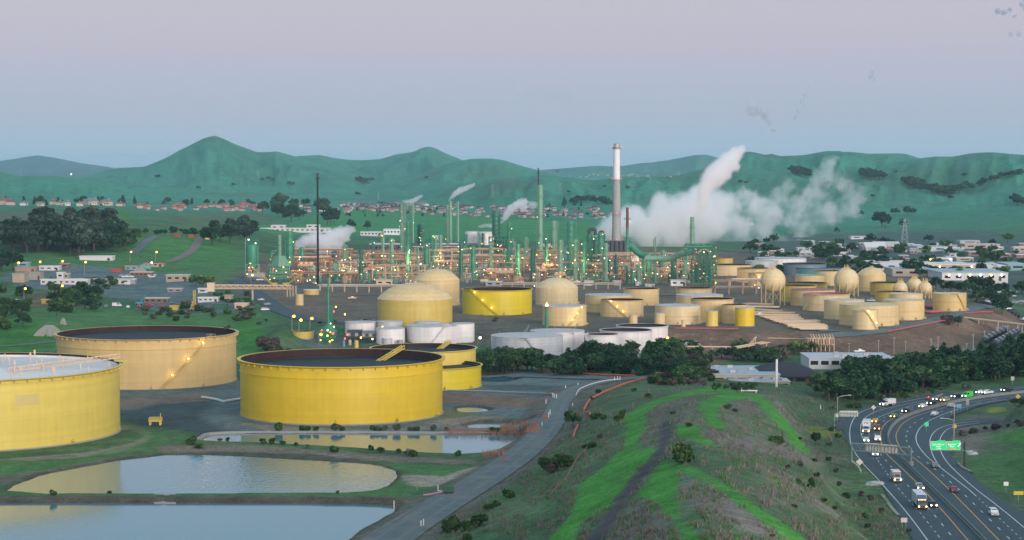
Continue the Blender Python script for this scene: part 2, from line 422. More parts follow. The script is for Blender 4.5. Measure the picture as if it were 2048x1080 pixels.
# ---------------------------------------------------------------- mesh building
class MB:
    def __init__(s): s.v, s.f, s.m, s.s = [], [], [], []
    def add(s, vs, fs, mi=0, sm=False):
        o = len(s.v); s.v += [tuple(map(float, q)) for q in vs]
        for f in fs: s.f.append(tuple(o + i for i in f)); s.m.append(mi); s.s.append(sm)
        return s
    def box(s, c, d, rz=0, mi=0, taper=1.0):
        hx, hy, hz_ = d[0] / 2, d[1] / 2, d[2] / 2
        vs = []
        for z, k in ((-hz_, 1),(hz_, taper)):
            for x, y in ((-hx, -hy),(hx, -hy),(hx, hy),(-hx, hy)):
                x, y = x * k, y * k
                vs.append((c[0] + x * math.cos(rz) - y * math.sin(rz), c[1] + x * math.sin(rz) + y * math.cos(rz), c[2] + z))
        return s.add(vs, [(3,2,1,0),(4,5,6,7),(0,1,5,4),(1,2,6,5),(2,3,7,6),(3,0,4,7)], mi)
    def cyl(s, a, b, r0, r1=None, n=10, mi=0, cap=True):
        r1 = r0 if r1 is None else r1
        a, b = Vector(a), Vector(b); d = (b - a)
        if d.length < 1e-6: return s
        q = d.to_track_quat('Z', 'Y'); vs = []
        for p, r in ((a, r0),(b, r1)):
            for k in range(n):
                t = 2 * math.pi * k / n
                vs.append(p + q @ Vector((r * math.cos(t), r * math.sin(t), 0)))
        fs = [(k, (k + 1) % n, n + (k + 1) % n, n + k) for k in range(n)]
        s.add(vs, fs, mi, n > 6)
        if cap:
            o = len(s.v) - 2 * n
            s.f += [tuple(o + k for k in reversed(range(n))), tuple(o + n + k for k in range(n))]; s.m += [mi, mi]; s.s += [False, False]
        return s
    def lathe(s, prof, n=48, mi=0, c=(0,0,0), closed=False, sm=True):
        vs = []
        for r, z in prof:
            for k in range(n):
                t = 2 * math.pi * k / n
                vs.append((c[0] + max(r, .001) * math.cos(t), c[1] + max(r, .001) * math.sin(t), c[2] + z))
        m = len(prof); fs = []
        for i in range(m if closed else m - 1):
            j = (i + 1) % m
            fs += [(i * n + k, i * n + (k + 1) % n, j * n + (k + 1) % n, j * n + k) for k in range(n)]
        return s.add(vs, fs, mi, sm)
    def tube(s, P, r, n=6, mi=0):
        P = [Vector(p) for p in P]
        vs = []; fs = []
        for i, p in enumerate(P):
            d = (P[min(i + 1, len(P) - 1)] - P[max(i - 1,0)]).normalized()
            q = d.to_track_quat('Z', 'Y')
            for k in range(n):
                t = 2 * math.pi * k / n
                vs.append(p + q @ Vector((r * math.cos(t), r * math.sin(t), 0)))
        for i in range(len(P) - 1):
            fs += [(i * n + k, i * n + (k + 1) % n, (i + 1) * n + (k + 1) % n, (i + 1) * n + k) for k in range(n)]
        fs += [tuple(reversed(range(n))), tuple((len(P) - 1) * n + k for k in range(n))]
        return s.add(vs, fs, mi, n > 5)
    def bar(s, a, b, w, h=None, mi=0):               # square section beam
        return s.cyl(a, b, w * .7071, n=4, mi=mi)
    def ball(s, c, r, n=10, mi=0):
        m = max(5, n // 2)
        return s.lathe([(r * math.sin(math.pi * i / m), -r * math.cos(math.pi * i / m)) for i in range(m + 1)], n, mi, c)
    def obj(s, name, mats, parent=None, loc=None):
        me = bpy.data.meshes.new(name)
        me.from_pydata(s.v, [], s.f)
        for m in (mats if isinstance(mats, (list, tuple)) else [mats]): me.materials.append(m)
        if s.f:
            me.polygons.foreach_set('material_index', s.m)
            me.polygons.foreach_set('use_smooth', s.s)
            if any(s.s):
                try: me.set_sharp_from_angle(angle=R(40))
                except Exception: pass
        o = bpy.data.objects.new(name, me); COL.objects.link(o)
        if parent: o.parent = parent
        if loc: o.location = loc
        return o
def tag(o, label, cat, group=None, kind=None):
    o['label'] = label; o['category'] = cat
    if group: o['group'] = group
    if kind: o['kind'] = kind
    return o
def thing(name, label, cat, loc, rz=0, group=None):
    e = bpy.data.objects.new(name, None); COL.objects.link(e)
    e.empty_display_size = .5
    e.location = loc; e.rotation_euler = (0,0, rz)
    return tag(e, label, cat, group, 'thing')
def kids(o): return [c for c in o.children]
def dup(o, parent=None):
    c = o.copy(); COL.objects.link(c)
    if parent: c.parent = parent
    for k in o.children: dup(k, c)
    return c
def grid_ribbon(P, offs, dz, name, m, kind='structure', drape=True, label=None, cat=None, parent=None, solid=0):
    """a strip along P (world x, y[, z]); offs are the offsets across"""
    P = np.asarray(P, float)
    T = np.gradient(P[:, :2], axis=0); T /= np.linalg.norm(T, axis=1)[:, None] + 1e-9
    N = np.stack([T[:, 1], -T[:, 0]], 1)
    vs = []
    for o in offs:
        xy = P[:, :2] + N * o
        z = (H(xy[:, 0], xy[:, 1]) + dz) if drape else (P[:, 2] + dz if P.shape[1] > 2 else np.full(len(P), dz))
        vs.append(np.column_stack([xy, z]))
    n, k = len(P), len(offs)
    V = np.concatenate(vs)
    b = MB(); b.add(V, [(j * n + i, j * n + i + 1,(j + 1) * n + i + 1,(j + 1) * n + i)[::-1] for j in range(k - 1) for i in range(n - 1)], 0, True)
    o = b.obj(name, m, parent)
    if label: tag(o, label, cat, kind=kind)
    return o

# ---------------------------------------------------------------- road lines traced on the level ground
def zline(px, z=0.0, n=8): return np.array([zp(a, b, z) for a, b in catmull(px, n)])
EDGE_L = [(1893,1130),(1855,1080),(1811,1022),(1757,960),(1726,927),(1708,902),(1701,885),(1700,857),(1709,835),(1724,823),(1750,814),(1775,809),(1810,803),(1850,795)]
MAIN_L = [(1893,1130),(1855,1080),(1811,1022),(1770,975),(1745,935),(1730,900),(1725,874),(1733,852),(1753,837),(1776,827),(1811,815),(1861,801.5),(1906,793),(1961,784),(2048,774.5),(2140,765)]
RAMP_IN_R = [(1727,880),(1722,866),(1722,850),(1730,836),(1748,825),(1772,817),(1810,809),(1850,801)]
YEL_L = [(1985,1130),(1936,1080),(1884,1020),(1828,960),(1788,922),(1768,902),(1762,880),(1762,862),(1771,847),(1786,837),(1801,831),(1836,820),(1886,804.5),(1961,791.5),(2048,781.5),(2140,771.5)]
BARR = [(2010,1130),(1961,1075),(1891,1005),(1816,932),(1788,902),(1777,882),(1776,870),(1782,857),(1793,845),(1808,836),(1836,825),(1861,817.5),(1898,808),(1961,796),(2048,785.5),(2140,775.5)]
YEL_R = [(2052,1130),(1998,1080),(1941,1022),(1891,972),(1836,922),(1808,905),(1796,887),(1792,872),(1796,860),(1806,847),(1823,836),(1848,827),(1898,813.5),(1961,801),(2048,789.5),(2140,779)]
EDGE_R = [(2120,1150),(2050,1085),(1952,992),(1926,970),(1881,935),(1853,912),(1836,890),(1832,875),(1836,862),(1846,850),(1861,840),(1886,829),(1911,820),(1961,807),(2048,794.5),(2140,784)]
RAMP_OUT_L = [(1881,935),(1868,915),(1861,895),(1860,880),(1866,867),(1878,857),(1898,850),(1921,846),(1960,842)]
RAMP_OUT_R = [(2150,1145),(2048,1055),(1993,1010),(1948,975),(1911,942),(1891,920),(1881,900),(1880,880),(1886,867),(1898,857),(1921,851),(1960,846)]
PAVE_L = [(1862,1130),(1826,1080),(1788,1010),(1757,960),(1728,926),(1703,897),(1691,872),(1688,852),(1697,838),(1715,830),(1745,824),(1790,815),(1830,806),(1870,797),(1910,789.5),(1960,781.5),(2048,772),(2140,763)]
PAVE_R = [(2200,1140),(2130,1085),(2060,1035),(2011,1003),(1976,978),(1941,945),(1913,922),(1897,902),(1891,886),(1889,874),(1884,862),(1884,850),(1897,838),(1925,824.5),(1970,810),(2048,797),(2140,786)]
RAMP_IN = [(1696,860),(1704,840),(1722,829),(1748,819),(1775,812),(1810,805.5),(1850,797),(1900,787)]
RAMP_OUT = [(1883,905),(1870,885),(1874,867),(1890,855),(1915,849),(1950,844),(2000,840)]
B = {k: zline(v) for k, v in dict(EDGE_L=EDGE_L, MAIN_L=MAIN_L, RAMP_IN_R=RAMP_IN_R, YEL_L=YEL_L, BARR=BARR, YEL_R=YEL_R, EDGE_R=EDGE_R,
     RAMP_OUT_L=RAMP_OUT_L, RAMP_OUT_R=RAMP_OUT_R, PAVE_L=PAVE_L, PAVE_R=PAVE_R, RAMP_IN=RAMP_IN, RAMP_OUT=RAMP_OUT).items()}
HWY = [(resample(.5 * (resample(B['PAVE_L'], 60) + resample(B['PAVE_R'], 60)), 40), 24.0),(resample(B['PAVE_L'], 40), 7.0),(resample(B['PAVE_R'], 40), 5.0),
       (resample(B['RAMP_IN'], 24), 6.0),(resample(B['RAMP_OUT'], 24), 6.0)]
_sr = catmull([(715,1130),(790,1072),(872,1020),(962,965),(1035,915),(1080,875),(1107,838),(1120,808),(1148,782),(1200,766),(1270,757),(1340,752)], 6)
SROAD = np.array([ground(a, b, lambda x, y: H0(np.atleast_1d(x), np.atleast_1d(y))) for a, b in _sr])
_k = np.ones(9) / 9
SROAD[:, 2] = np.convolve(np.pad(SROAD[:, 2], 4, 'edge'), _k, 'valid') + .5
POND_PX = {
 'front': [(-240,1010),(0,1008),(300,1006),(600,1006),(765,1008),(792,1012),(775,1028),(738,1048),(690,1080),(640,1125),(-240,1125)],
 'middle': [(22,981),(34,972),(90,950),(160,936),(240,921),(330,911),(430,909),(500,911),(600,915),(690,922),(755,932),(785,942),(785,957),(768,972),(735,981),(690,985),(300,987),(90,987)],
 'back': [(395,876),(430,868.5),(520,867),(700,867),(880,868),(1000,869),(1052,874),(1042,888),(1012,906),(960,911),(880,907),(800,902),(700,895),(600,889),(500,884),(425,882)],
 'puddle': [(917,817),(945,814),(972,818),(968,825),(930,826)],
 'puddle2': [(936,852),(960,846),(1010,846),(1055,851),(1048,858),(1000,860),(950,859)],
 'puddle3': [(962,752),(990,748),(1020,752),(1030,760),(1005,765),(965,762)]}
PONDW = {k: np.array([zp(a, b, -.5) for a, b in catmull(v, 5, True)]) for k, v in POND_PX.items()}
for _k in ('front', 'middle'): PONDW[_k] = np.array([zp(a, b, -.5) for a, b in POND_PX[_k]])
PONDS = [PONDW[k][:, :2] for k in PONDW]
BERMS = [(np.array([zp(a, b, .6)[:2] for a, b in [(-260,995),(0,993),(300,993),(312,993)]]), 6.5,1.5),
         (np.array([zp(a, b, .6)[:2] for a, b in [(350,993),(360,993),(600,993),(760,996),(800,1000)]]), 6.5,1.5),
         (np.array([zp(a, b, .6)[:2] for a, b in [(380,893),(520,898),(700,908),(900,921),(1000,924)]]), 14,.9)]

# ---------------------------------------------------------------- the ground sheet
_u = np.concatenate([np.linspace(-.75,-.285,30)[:-1], np.linspace(-.285,.285,860), np.linspace(.285,.75,30)[1:]])
_ys = [140.0]
while _ys[-1] < 27500:
    y = _ys[-1]
    _ys.append(y + (7 if y < 380 else 1.55 if y < 1000 else 2.6 if y < 1500 else y * .0036 if y < 3500 else y * .006))
_ys = np.array(_ys)
GX = (_u[None, :] * _ys[:, None]).ravel(); GY = np.repeat(_ys, len(_u))
GZ = np.concatenate([H(a, b) for a, b in zip(np.array_split(GX, 12), np.array_split(GY, 12))])
def _c(*v): return np.array(v)
BRIGHT, MID, DKG, DRY = _c(.066,.25,.036), _c(.075,.175,.055), _c(.060,.125,.058), _c(.190,.160,.140)
BROWN, GRAV, DGRAV, ASPH = _c(.215,.140,.100), _c(.130,.170,.172), _c(.055,.078,.084), _c(.075,.098,.11)
SAND, MUD, FARG, HILL, OLIVE = _c(.33,.285,.22), _c(.17,.135,.105), _c(.060,.24,.08), _c(.064,.25,.165), _c(.15,.17,.075)
n1 = fbm(GX / 38, GY / 60,5); n2 = fbm(GX / 7 + 9, GY / 9,3); n3 = fbm(GX / 160, GY / 260 + 3,4)
GC = DKG[None, :] * (1 - sstep(-.15,.4, n1 + .5 * n2))[:, None] + MID[None, :] * sstep(-.15,.4, n1 + .5 * n2)[:, None]
def blend(w, c):
    global GC
    GC = GC * (1 - w)[:, None] + np.asarray(c)[None, :] * w[:, None]
rightside = sstep(-.02,.06, GX / GY) * (1 - sstep(820,1000, GY))
blend(rightside * .45, _c(.105,.125,.075))
blend(rightside * sstep(.05,.55, n1 * .9 + n3 * .6 + n2 * .5) * .55, DRY)
blend((1 - rightside) * (1 - sstep(2000,3200, GY)) * sstep(.05,.5, n1 + n2 * .4) * .45, DRY * .8)
fz = sstep(2300,3600, GY)
blend(fz, HILL)
nh = fbm(GX / 420, GY / 800,5)
blend(fz * sstep(-.1,.5, nh) * .45, _c(.075,.13,.055))
blend(fz * sstep(.05,.5, -nh) * .5, _c(.036,.14,.078))
gl = np.abs(fbm(GX / 210 + 2 * n3, GY / 1500,4))
blend(sstep(4200,5200, GY) * (1 - sstep(0,.085, gl)) * .32, _c(.020,.075,.055))
blend(sstep(3300,4300, GY) * sstep(.22,.5, fbm(GX / 170 + 7, GY / 420,5)) * .4, _c(.11,.115,.075))
blend(sstep(12500,16500, GY) * .85, _c(.075,.105,.125))  # blue of distance haze put into the ground colour of the farthest mountain
def region(px, col, soft=3.0, amt=1.0, closed=True, n=5, wob=1.0, f=None):
    P = np.array([ground(a, b, f) for a, b in (catmull(px, n, True) if n > 1 else px)])[:, :2]
    m = soft * 3 + 4
    k = np.nonzero((GX > P[:, 0].min() - m) & (GX < P[:, 0].max() + m) & (GY > P[:, 1].min() - m * 3) & (GY < P[:, 1].max() + m * 3))[0]
    if not len(k): return
    sd = polysd(GX[k], GY[k], P) + soft * wob * (fbm(GX[k] / (soft * 4), GY[k] / (soft * 5), 3) * 1.3)
    w = sstep(-soft, soft, sd) * amt
    GC[k] = GC[k] * (1 - w)[:, None] + np.asarray(col)[None, :] * w[:, None]
def z1(L): return [(1024 + a / 3.1757,740 + b / 3.1757) for a, b in L]
def z5(L): return [(1300 + a / 4,640 + b / 4) for a, b in L]
def z6(L): return [(1536 + a / 4,740 + b / 4) for a, b in L]
def z8(L): return [(512 + a / 4,810 + b / 4) for a, b in L]
# mown and bare patches of the hill in front
region(z1([(1190,360),(1300,385),(1480,430),(1640,470),(1900,560),(1900,600),(1620,540),(1400,520),(1250,480),(1200,420)]), DRY, 5,.9)
region(z1([(1070,640),(1200,700),(1330,780),(1480,880),(1640,990),(1760,1080),(1640,1085),(1450,980),(1250,870),(1080,780)]), DRY * 1.05,4,.9)
region(z1([(760,830),(850,800),(960,880),(1020,980),(1090,1090),(480,1090),(600,1000),(700,900)]), DRY * .9,5,.85)
region(z1([(830,350),(930,320),(935,440),(900,520),(800,490),(840,420)]), DRY, 4,.85)
region(z1([(1330,215),(1450,190),(1530,180),(1570,250),(1500,310),(1400,330),(1330,290)]), DRY * .9,4,.7)
region(z1([(1060,250),(1150,260),(1210,330),(1180,360),(1080,330)]), DRY, 3,.9)
region(z1([(860,260),(960,210),(1100,180),(1180,190),(1180,250),(1060,250),(1040,300),(860,300)]), DRY * .75,4,.8)
region(z6([(480,1080),(420,1000),(200,900),(0,800),(0,1080)]), DRY * .9,6,.6)
region(z6([(0,640),(200,640),(420,660),(640,690),(660,760),(420,720),(0,680)]), DRY, 5,.85)
region(z6([(-60,200),(60,220),(190,380),(300,560),(420,640),(240,640),(140,480),(40,300)]), DRY * .95,4,.8)
region(z6([(1540,400),(1700,360),(1850,400),(1980,470),(1800,560),(1650,680),(1480,560)]), DRY, 5,.75)
region(z6([(1740,310),(1860,300),(1900,320),(1780,345)]), _c(.30,.30,.03), 2,.7)
region(z6([(280,460),(380,455),(500,500),(470,545),(400,520),(300,490)]), _c(.27,.29,.03), 3,.55)
region(z6([(0,800),(100,880),(200,960),(150,980),(40,900),(0,870)]), _c(.16,.22,.03), 3,.5)
region(z6([(1600,760),(1700,690),(1850,660),(2100,650),(2200,1000),(2000,1000),(1750,900)]), MID * .9,5,.9)
region(z6([(1780,520),(1900,500),(2100,480),(2100,620),(1900,600)]), BRIGHT * .75,5,.7)
STRIPS = [
 z1([(755,285),(800,240),(900,195),(1050,150),(1200,120),(1300,95),(1400,118),(1420,135),(1330,150),(1200,152),(1050,180),(950,210),(880,245),(830,292)]),
 z1([(705,290),(830,292),(850,340),(835,400),(800,450),(780,500),(712,497),(718,420),(730,360)]),
 z5([(395,690),(450,640),(560,600),(700,585),(850,595),(930,630),(1000,710),(1100,810),(1160,880),(1220,980),(1280,1050),(1190,1040),(1110,960),(1050,880),(990,800),(920,730),(850,655),(800,625),(700,640),(610,660),(550,700),(540,760),(570,810),(610,865),(500,860),(440,790)]),
 z1([(1040,375),(1070,353),(1140,350),(1190,368),(1200,410),(1250,450),(1320,492),(1230,482),(1150,445),(1075,420)]),
 z1([(910,505),(890,540),(830,600),(760,680),(680,790),(600,880),(490,930),(420,1010),(390,1100),(235,1100),(330,980),(390,860),(430,740),(560,640),(640,560),(720,505)]),
 z1([(930,600),(990,588),(1060,592),(1180,632),(1320,705),(1480,810),(1640,925),(1900,1100),(1760,1100),(1620,985),(1450,865),(1310,765),(1180,680),(1080,640),(1060,650),(1050,730),(1060,800),(1050,850),(1100,950),(1220,1100),(1090,1100),(1030,980),(960,900),(880,830),(795,800),(870,700)])]
for s in STRIPS: region(s, MID * 1.1,4.5,.75, n=4)
for s in STRIPS: region(s,BRIGHT,1.3,.95, n=4, wob=.9)
region(z1([(945,330),(1020,335),(1018,440),(975,530),(900,610),(820,720),(740,830),(650,980),(560,1110),(440,1110),(560,960),(640,850),(720,740),(800,650),(890,560),(925,480),(932,400)]), _c(.078,.068,.074), 1.6,.95)
# the yard, banks and tracks round the front tanks
region([(470,870),(480,800),(240,800),(238,850),(300,862),(330,880),(400,880)], DGRAV, 5,.95)
region([(240,795),(480,782),(480,797),(350,806),(240,820)], MUD * 1.1,3,.9)
region([(120,790),(240,776),(480,760),(480,780),(240,794),(120,800)], GRAV * .9,3,.9)
region([(470,770),(900,770),(1000,738),(1270,756),(1160,772),(1108,800),(1085,860),(1050,868),(980,862),(900,868),(470,866)], GRAV, 5,.95)
region([(870,786),(1000,790),(1085,800),(1090,812),(1000,812),(870,806)], BROWN * .9,3,.9)
region([(960,770),(1100,772),(1130,780),(1000,780)], DGRAV, 3,.6)
region([(860,820),(900,818),(1000,835),(1050,842),(960,850),(900,845)], OLIVE, 3,.7)
region([(480,846),(560,852),(684,860),(820,856),(890,838),(960,832),(1000,838),(900,852),(780,866),(560,864)], SAND * .8,2.5,.8)
region([(232,862),(262,858),(282,866),(280,880),(230,894),(150,906),(0,918),(0,926),(160,914),(250,900),(300,878),(290,858),(255,850),(236,852)], SAND * .75,2,.9)
region([(238,846),(320,856),(400,868),(420,880),(300,892),(240,900),(180,912),(260,890),(285,872),(262,856)], MID, 3,.7)
region([(-100,925),(100,918),(240,905),(330,897),(420,893),(420,900),(240,917),(100,940),(-100,965)], MID, 4,.9)
region([(-100,965),(100,938),(240,914),(330,904),(330,910),(240,922),(100,950),(-100,985)], MUD, 2,.8)
region([(330,890),(500,892),(640,900),(800,912),(980,922),(1000,930),(800,925),(640,914),(500,905),(330,905)], MUD * 1.2,2.5,.9)
region(z8([(1000,470),(1200,470),(1700,500),(1660,560),(1440,640),(1200,720),(1000,740),(830,700),(1030,650),(1100,560)]), MID * 1.0,3,.9)
region(z8([(1150,580),(1250,560),(1500,570),(1720,500),(1740,530),(1560,600),(1420,650),(1280,640)]), SAND * 1.05,2,.9)
region([(-100,988),(0,987),(310,987),(310,992),(0,992),(-100,993)], MID, 1.0,.8)
region([(350,987),(700,986),(810,989),(800,993),(350,992)], MID, 1.0,.8)
region([(-100,993),(310,993),(310,1004),(-100,1006)], MUD * .75,1.0,.85)
region([(350,993),(800,994),(800,1004),(350,1004)], MUD * .75,1.0,.85)
for off, c in (((0,1), DRY * .8),):
    d, _ = segdist(GX, GY, SROAD)
    blend((1 - sstep(9,17, d + 4 * n2)) * (GY < 1010) * .75, DRY * .75)
# grass and pads to the left of the works
region([(-60,640),(60,596),(240,622),(470,620),(520,660),(500,720),(300,700),(-60,700)], MID * 1.05,14,.9)
region([(-60,660),(60,640),(120,690),(-60,730)], BRIGHT * .65,9,.7)
region([(470,650),(515,640),(520,700),(480,710)], BRIGHT * .75,6,.8)
region([(-60,512),(120,505),(260,478),(330,456),(410,454),(480,490),(490,545),(400,556),(240,540),(100,546),(-60,548)], _c(.075,.19,.06), 14,.8)
region([(300,470),(400,462),(470,500),(440,530),(330,520)], _c(.07,.22,.055), 20,.6)
region([(20,548),(150,530),(380,555),(420,585),(360,605),(180,590),(60,576),(20,566)], GRAV, 8,.9)
region([(280,610),(380,596),(490,600),(500,618),(420,626),(290,622)], GRAV * .9,6,.9)
region([(60,585),(160,592),(170,612),(60,612)], BROWN * .8,8,.7)
region([(240,412),(252,410),(262,440),(228,448)], BRIGHT * .8,14,.8)
region([(0,424),(160,428),(240,434),(200,460),(0,450)], DRY * .8,30,.6)
region([(330,430),(480,425),(560,440),(440,458),(360,450)], OLIVE * .8,30,.6)
region([(560,445),(700,420),(900,432),(1190,448),(1190,480),(900,478),(700,470),(560,470)], FARG, 40,.95)
region([(700,418),(900,420),(1180,440),(1180,446),(900,431),(700,421)], FARG * .8,30,.6)
# the works and the tank farm
region([(480,590),(490,545),(560,512),(700,502),(1000,496),(1300,498),(1480,505),(1640,520),(1880,545),(1945,600),(1900,628),(1740,662),(1500,658),(1335,656),(1000,652),(800,655),(640,640)], _c(.165,.130,.098), 10,.95)
region([(480,590),(490,545),(560,555),(700,560),(1000,565),(1300,568),(1300,574),(1000,572),(700,575),(560,575)], GRAV * .7,6,.8)
region([(770,640),(1000,640),(1340,640),(1340,660),(1100,690),(900,690),(770,680)], _c(.125,.115,.095), 9,.9)
region([(1335,656),(1500,658),(1735,664),(1810,645),(1900,628),(1960,612),(2060,640),(2060,680),(1960,690),(1860,725),(1700,706),(1500,715),(1335,745)], BROWN * .85,5,.95)
region([(1900,640),(1990,620),(2048,640),(2000,665),(1920,660)], BROWN, 6,.8)
region([(1890,730),(1960,690),(2060,655),(2060,720),(1990,745),(1900,745)], DGRAV * 1.2,5,.9)
region([(620,660),(760,690),(900,690),(980,720),(760,730),(620,700)], GRAV * .8,6,.8)
region([(1500,480),(2060,470),(2060,600),(1960,600),(1900,545),(1640,520),(1500,500)], GRAV * .65,60,.75)
for P in PONDS:                                      # wet mud along the waterline
    k = np.nonzero((GX > P[:, 0].min() - 9) & (GX < P[:, 0].max() + 9) & (GY > P[:, 1].min() - 9) & (GY < P[:, 1].max() + 9))[0]
    sd = polysd(GX[k], GY[k], P) + fbm(GX[k] / 5, GY[k] / 7,3) * 2.2
    w = sstep(-4.5,-1.5, sd)[:, None] * .85
    GC[k] = GC[k] * (1 - w) + _c(.085,.072,.058)[None, :] * w
me = bpy.data.meshes.new('ground')
nu, nv = len(_u), len(_ys)
V = np.column_stack([GX, GY, GZ]).astype(np.float32)
idx = (np.arange(nv - 1)[:, None] * nu + np.arange(nu - 1)[None, :]).ravel()
F = np.column_stack([idx, idx + 1, idx + nu + 1, idx + nu]).astype(np.int32)
me.vertices.add(len(V)); me.vertices.foreach_set('co', V.ravel())
me.loops.add(F.size); me.loops.foreach_set('vertex_index', F.ravel())
me.polygons.add(len(F)); me.polygons.foreach_set('loop_start', np.arange(0, F.size, 4, dtype=np.int32))
me.polygons.foreach_set('use_smooth', np.ones(len(F), bool))
me.update(calc_edges=True)
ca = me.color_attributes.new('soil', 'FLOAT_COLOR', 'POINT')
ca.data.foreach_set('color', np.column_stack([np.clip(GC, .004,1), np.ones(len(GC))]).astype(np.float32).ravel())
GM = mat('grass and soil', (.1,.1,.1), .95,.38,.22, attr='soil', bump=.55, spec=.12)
def _fine():
    n = GM.node_tree.nodes; L = GM.node_tree.links; b = n['Principled BSDF']
    src = b.inputs['Base Color'].links[0].from_socket
    tc = n.new('ShaderNodeTexCoord')
    for sc, lo, hi in ((1.4,.62,1.38),(.045,.80,1.2)):
        t = n.new('ShaderNodeTexNoise'); t.inputs['Scale'].default_value = sc; t.inputs['Detail'].default_value = 4
        L.new(tc.outputs['Object'], t.inputs['Vector'])
        m = n.new('ShaderNodeMapRange'); m.inputs['From Min'].default_value = .3; m.inputs['From Max'].default_value = .7
        m.inputs['To Min'].default_value = lo; m.inputs['To Max'].default_value = hi
        L.new(t.outputs['Fac'], m.inputs['Value'])
        s = n.new('ShaderNodeVectorMath'); s.operation = 'SCALE'
        L.new(src, s.inputs[0]); L.new(m.outputs[0], s.inputs['Scale']); src = s.outputs[0]
    L.new(src, b.inputs['Base Color'])
_fine()
me.materials.append(GM)
go = bpy.data.objects.new('ground', me); COL.objects.link(go)
tag(go, 'green grass and bare soil of the valley floor and hills', 'ground', kind='structure')

# ---------------------------------------------------------------- water
WATER = bpy.data.materials.new('pond water'); WATER.use_nodes = True
_n = WATER.node_tree.nodes; _b = _n['Principled BSDF']
_b.inputs['Base Color'].default_value = (.075,.20,.245,1); _b.inputs['Roughness'].default_value = .10
_b.inputs['IOR'].default_value = 1.6; _b.inputs['Specular IOR Level'].default_value = .6
_tc = _n.new('ShaderNodeTexCoord'); _mp = _n.new('ShaderNodeMapping'); _mp.inputs['Scale'].default_value = (.9,.35,1)
_no = _n.new('ShaderNodeTexNoise'); _no.inputs['Scale'].default_value = .8; _no.inputs['Detail'].default_value = 4
_bp = _n.new('ShaderNodeBump'); _bp.inputs['Strength'].default_value = .09; _bp.inputs['Distance'].default_value = .3
for a, b2 in ((_tc.outputs['Object'], _mp.inputs[0]),(_mp.outputs[0], _no.inputs['Vector']),(_no.outputs['Fac'], _bp.inputs['Height']),(_bp.outputs[0], _b.inputs['Normal'])):
    WATER.node_tree.links.new(a, b2)
# a breeze ruffles the far half of the middle pond
WATER2 = WATER.copy(); WATER2.name = 'ruffled pond water'
_n2 = WATER2.node_tree.nodes; _L2 = WATER2.node_tree.links; _bp2 = [q for q in _n2 if q.type == 'BUMP'][0]; _tc2 = [q for q in _n2 if q.type == 'TEX_COORD'][0]
_sx2 = _n2.new('ShaderNodeSeparateXYZ'); _mr2 = _n2.new('ShaderNodeMapRange'); _mr2.interpolation_type = 'SMOOTHSTEP'
_mr2.inputs['From Min'].default_value = zp(250,950,0)[0]; _mr2.inputs['From Max'].default_value = zp(470,950,0)[0]; _mr2.inputs['To Min'].default_value = .09; _mr2.inputs['To Max'].default_value = .85
_L2.new(_tc2.outputs['Object'], _sx2.inputs[0]); _L2.new(_sx2.outputs['X'], _mr2.inputs['Value']); _L2.new(_mr2.outputs[0], _bp2.inputs['Strength'])
WLAB = {'front': 'blue pond water nearest the camera below the straight berm', 'middle': 'pond water reflecting the yellow tank between the two berms', 'back': 'narrow pond water below the big yellow tank and its bushes',
        'puddle': 'small pale puddle beside the round gravel yard', 'puddle2': 'white crusted puddle beside the reeds and road', 'puddle3': 'pale puddle behind the smaller yellow tank'}
for k, P in PONDW.items():
    c = P.mean(0); big = c + (P - c) * (1 + 5.0 / max(np.abs(P - c).max(), 1))
    b = MB(); b.add([(p[0], p[1], -.5) for p in big], [tuple(range(len(big)))])
    o = b.obj('pond_water' if 'puddle' not in k else 'puddle_water', WATER2 if k == 'middle' else WATER)
    tag(o, WLAB[k], 'water', kind='structure')

# ---------------------------------------------------------------- roads
ASPHM = mat('asphalt', (.052,.080,.092), .75,.16,.10, streak=0, spec=.35, col2=(.042,.064,.075), bump=.1)
ASPHR = mat('gravel road', (.105,.145,.150), .95,.16,.15, col2=(.15,.155,.145), bump=.2)
PAINTW = mat('white road paint', (.56,.57,.57), .7,.2,.6)
PAINTY = mat('orange yellow road paint', (.66,.34,.09), .7,.2,.6)
def loft(Pa, Pb, z, name, m, label, n=90, k=6):
    A, Bq = resample(Pa, n), resample(Pb, n)
    vs = [(*(A[i] * (1 - t) + Bq[i] * t)[:2], z) for t in np.linspace(0,1, k) for i in range(n)]
    b = MB(); b.add(vs, [((j + 1) * n + i, (j + 1) * n + i + 1, j * n + i + 1, j * n + i) for j in range(k - 1) for i in range(n - 1)])
    return tag(b.obj(name, m), label, 'road', kind='structure')
loft(B['PAVE_L'], B['PAVE_R'], 0.0, 'highway_road', ASPHM, 'wide grey asphalt highway curving through the cutting')
grid_ribbon(resample(B['RAMP_IN'], 60),(-5.5,0,5), -.012, 'ramp_road', ASPHM, drape=False, label='asphalt on-ramp joining the highway by the trees', cat='road')
grid_ribbon(resample(B['RAMP_OUT'], 60),(-5,0,5), -.016, 'ramp_road', ASPHM, drape=False, label='asphalt off-ramp curving away behind the grassy mound', cat='road')
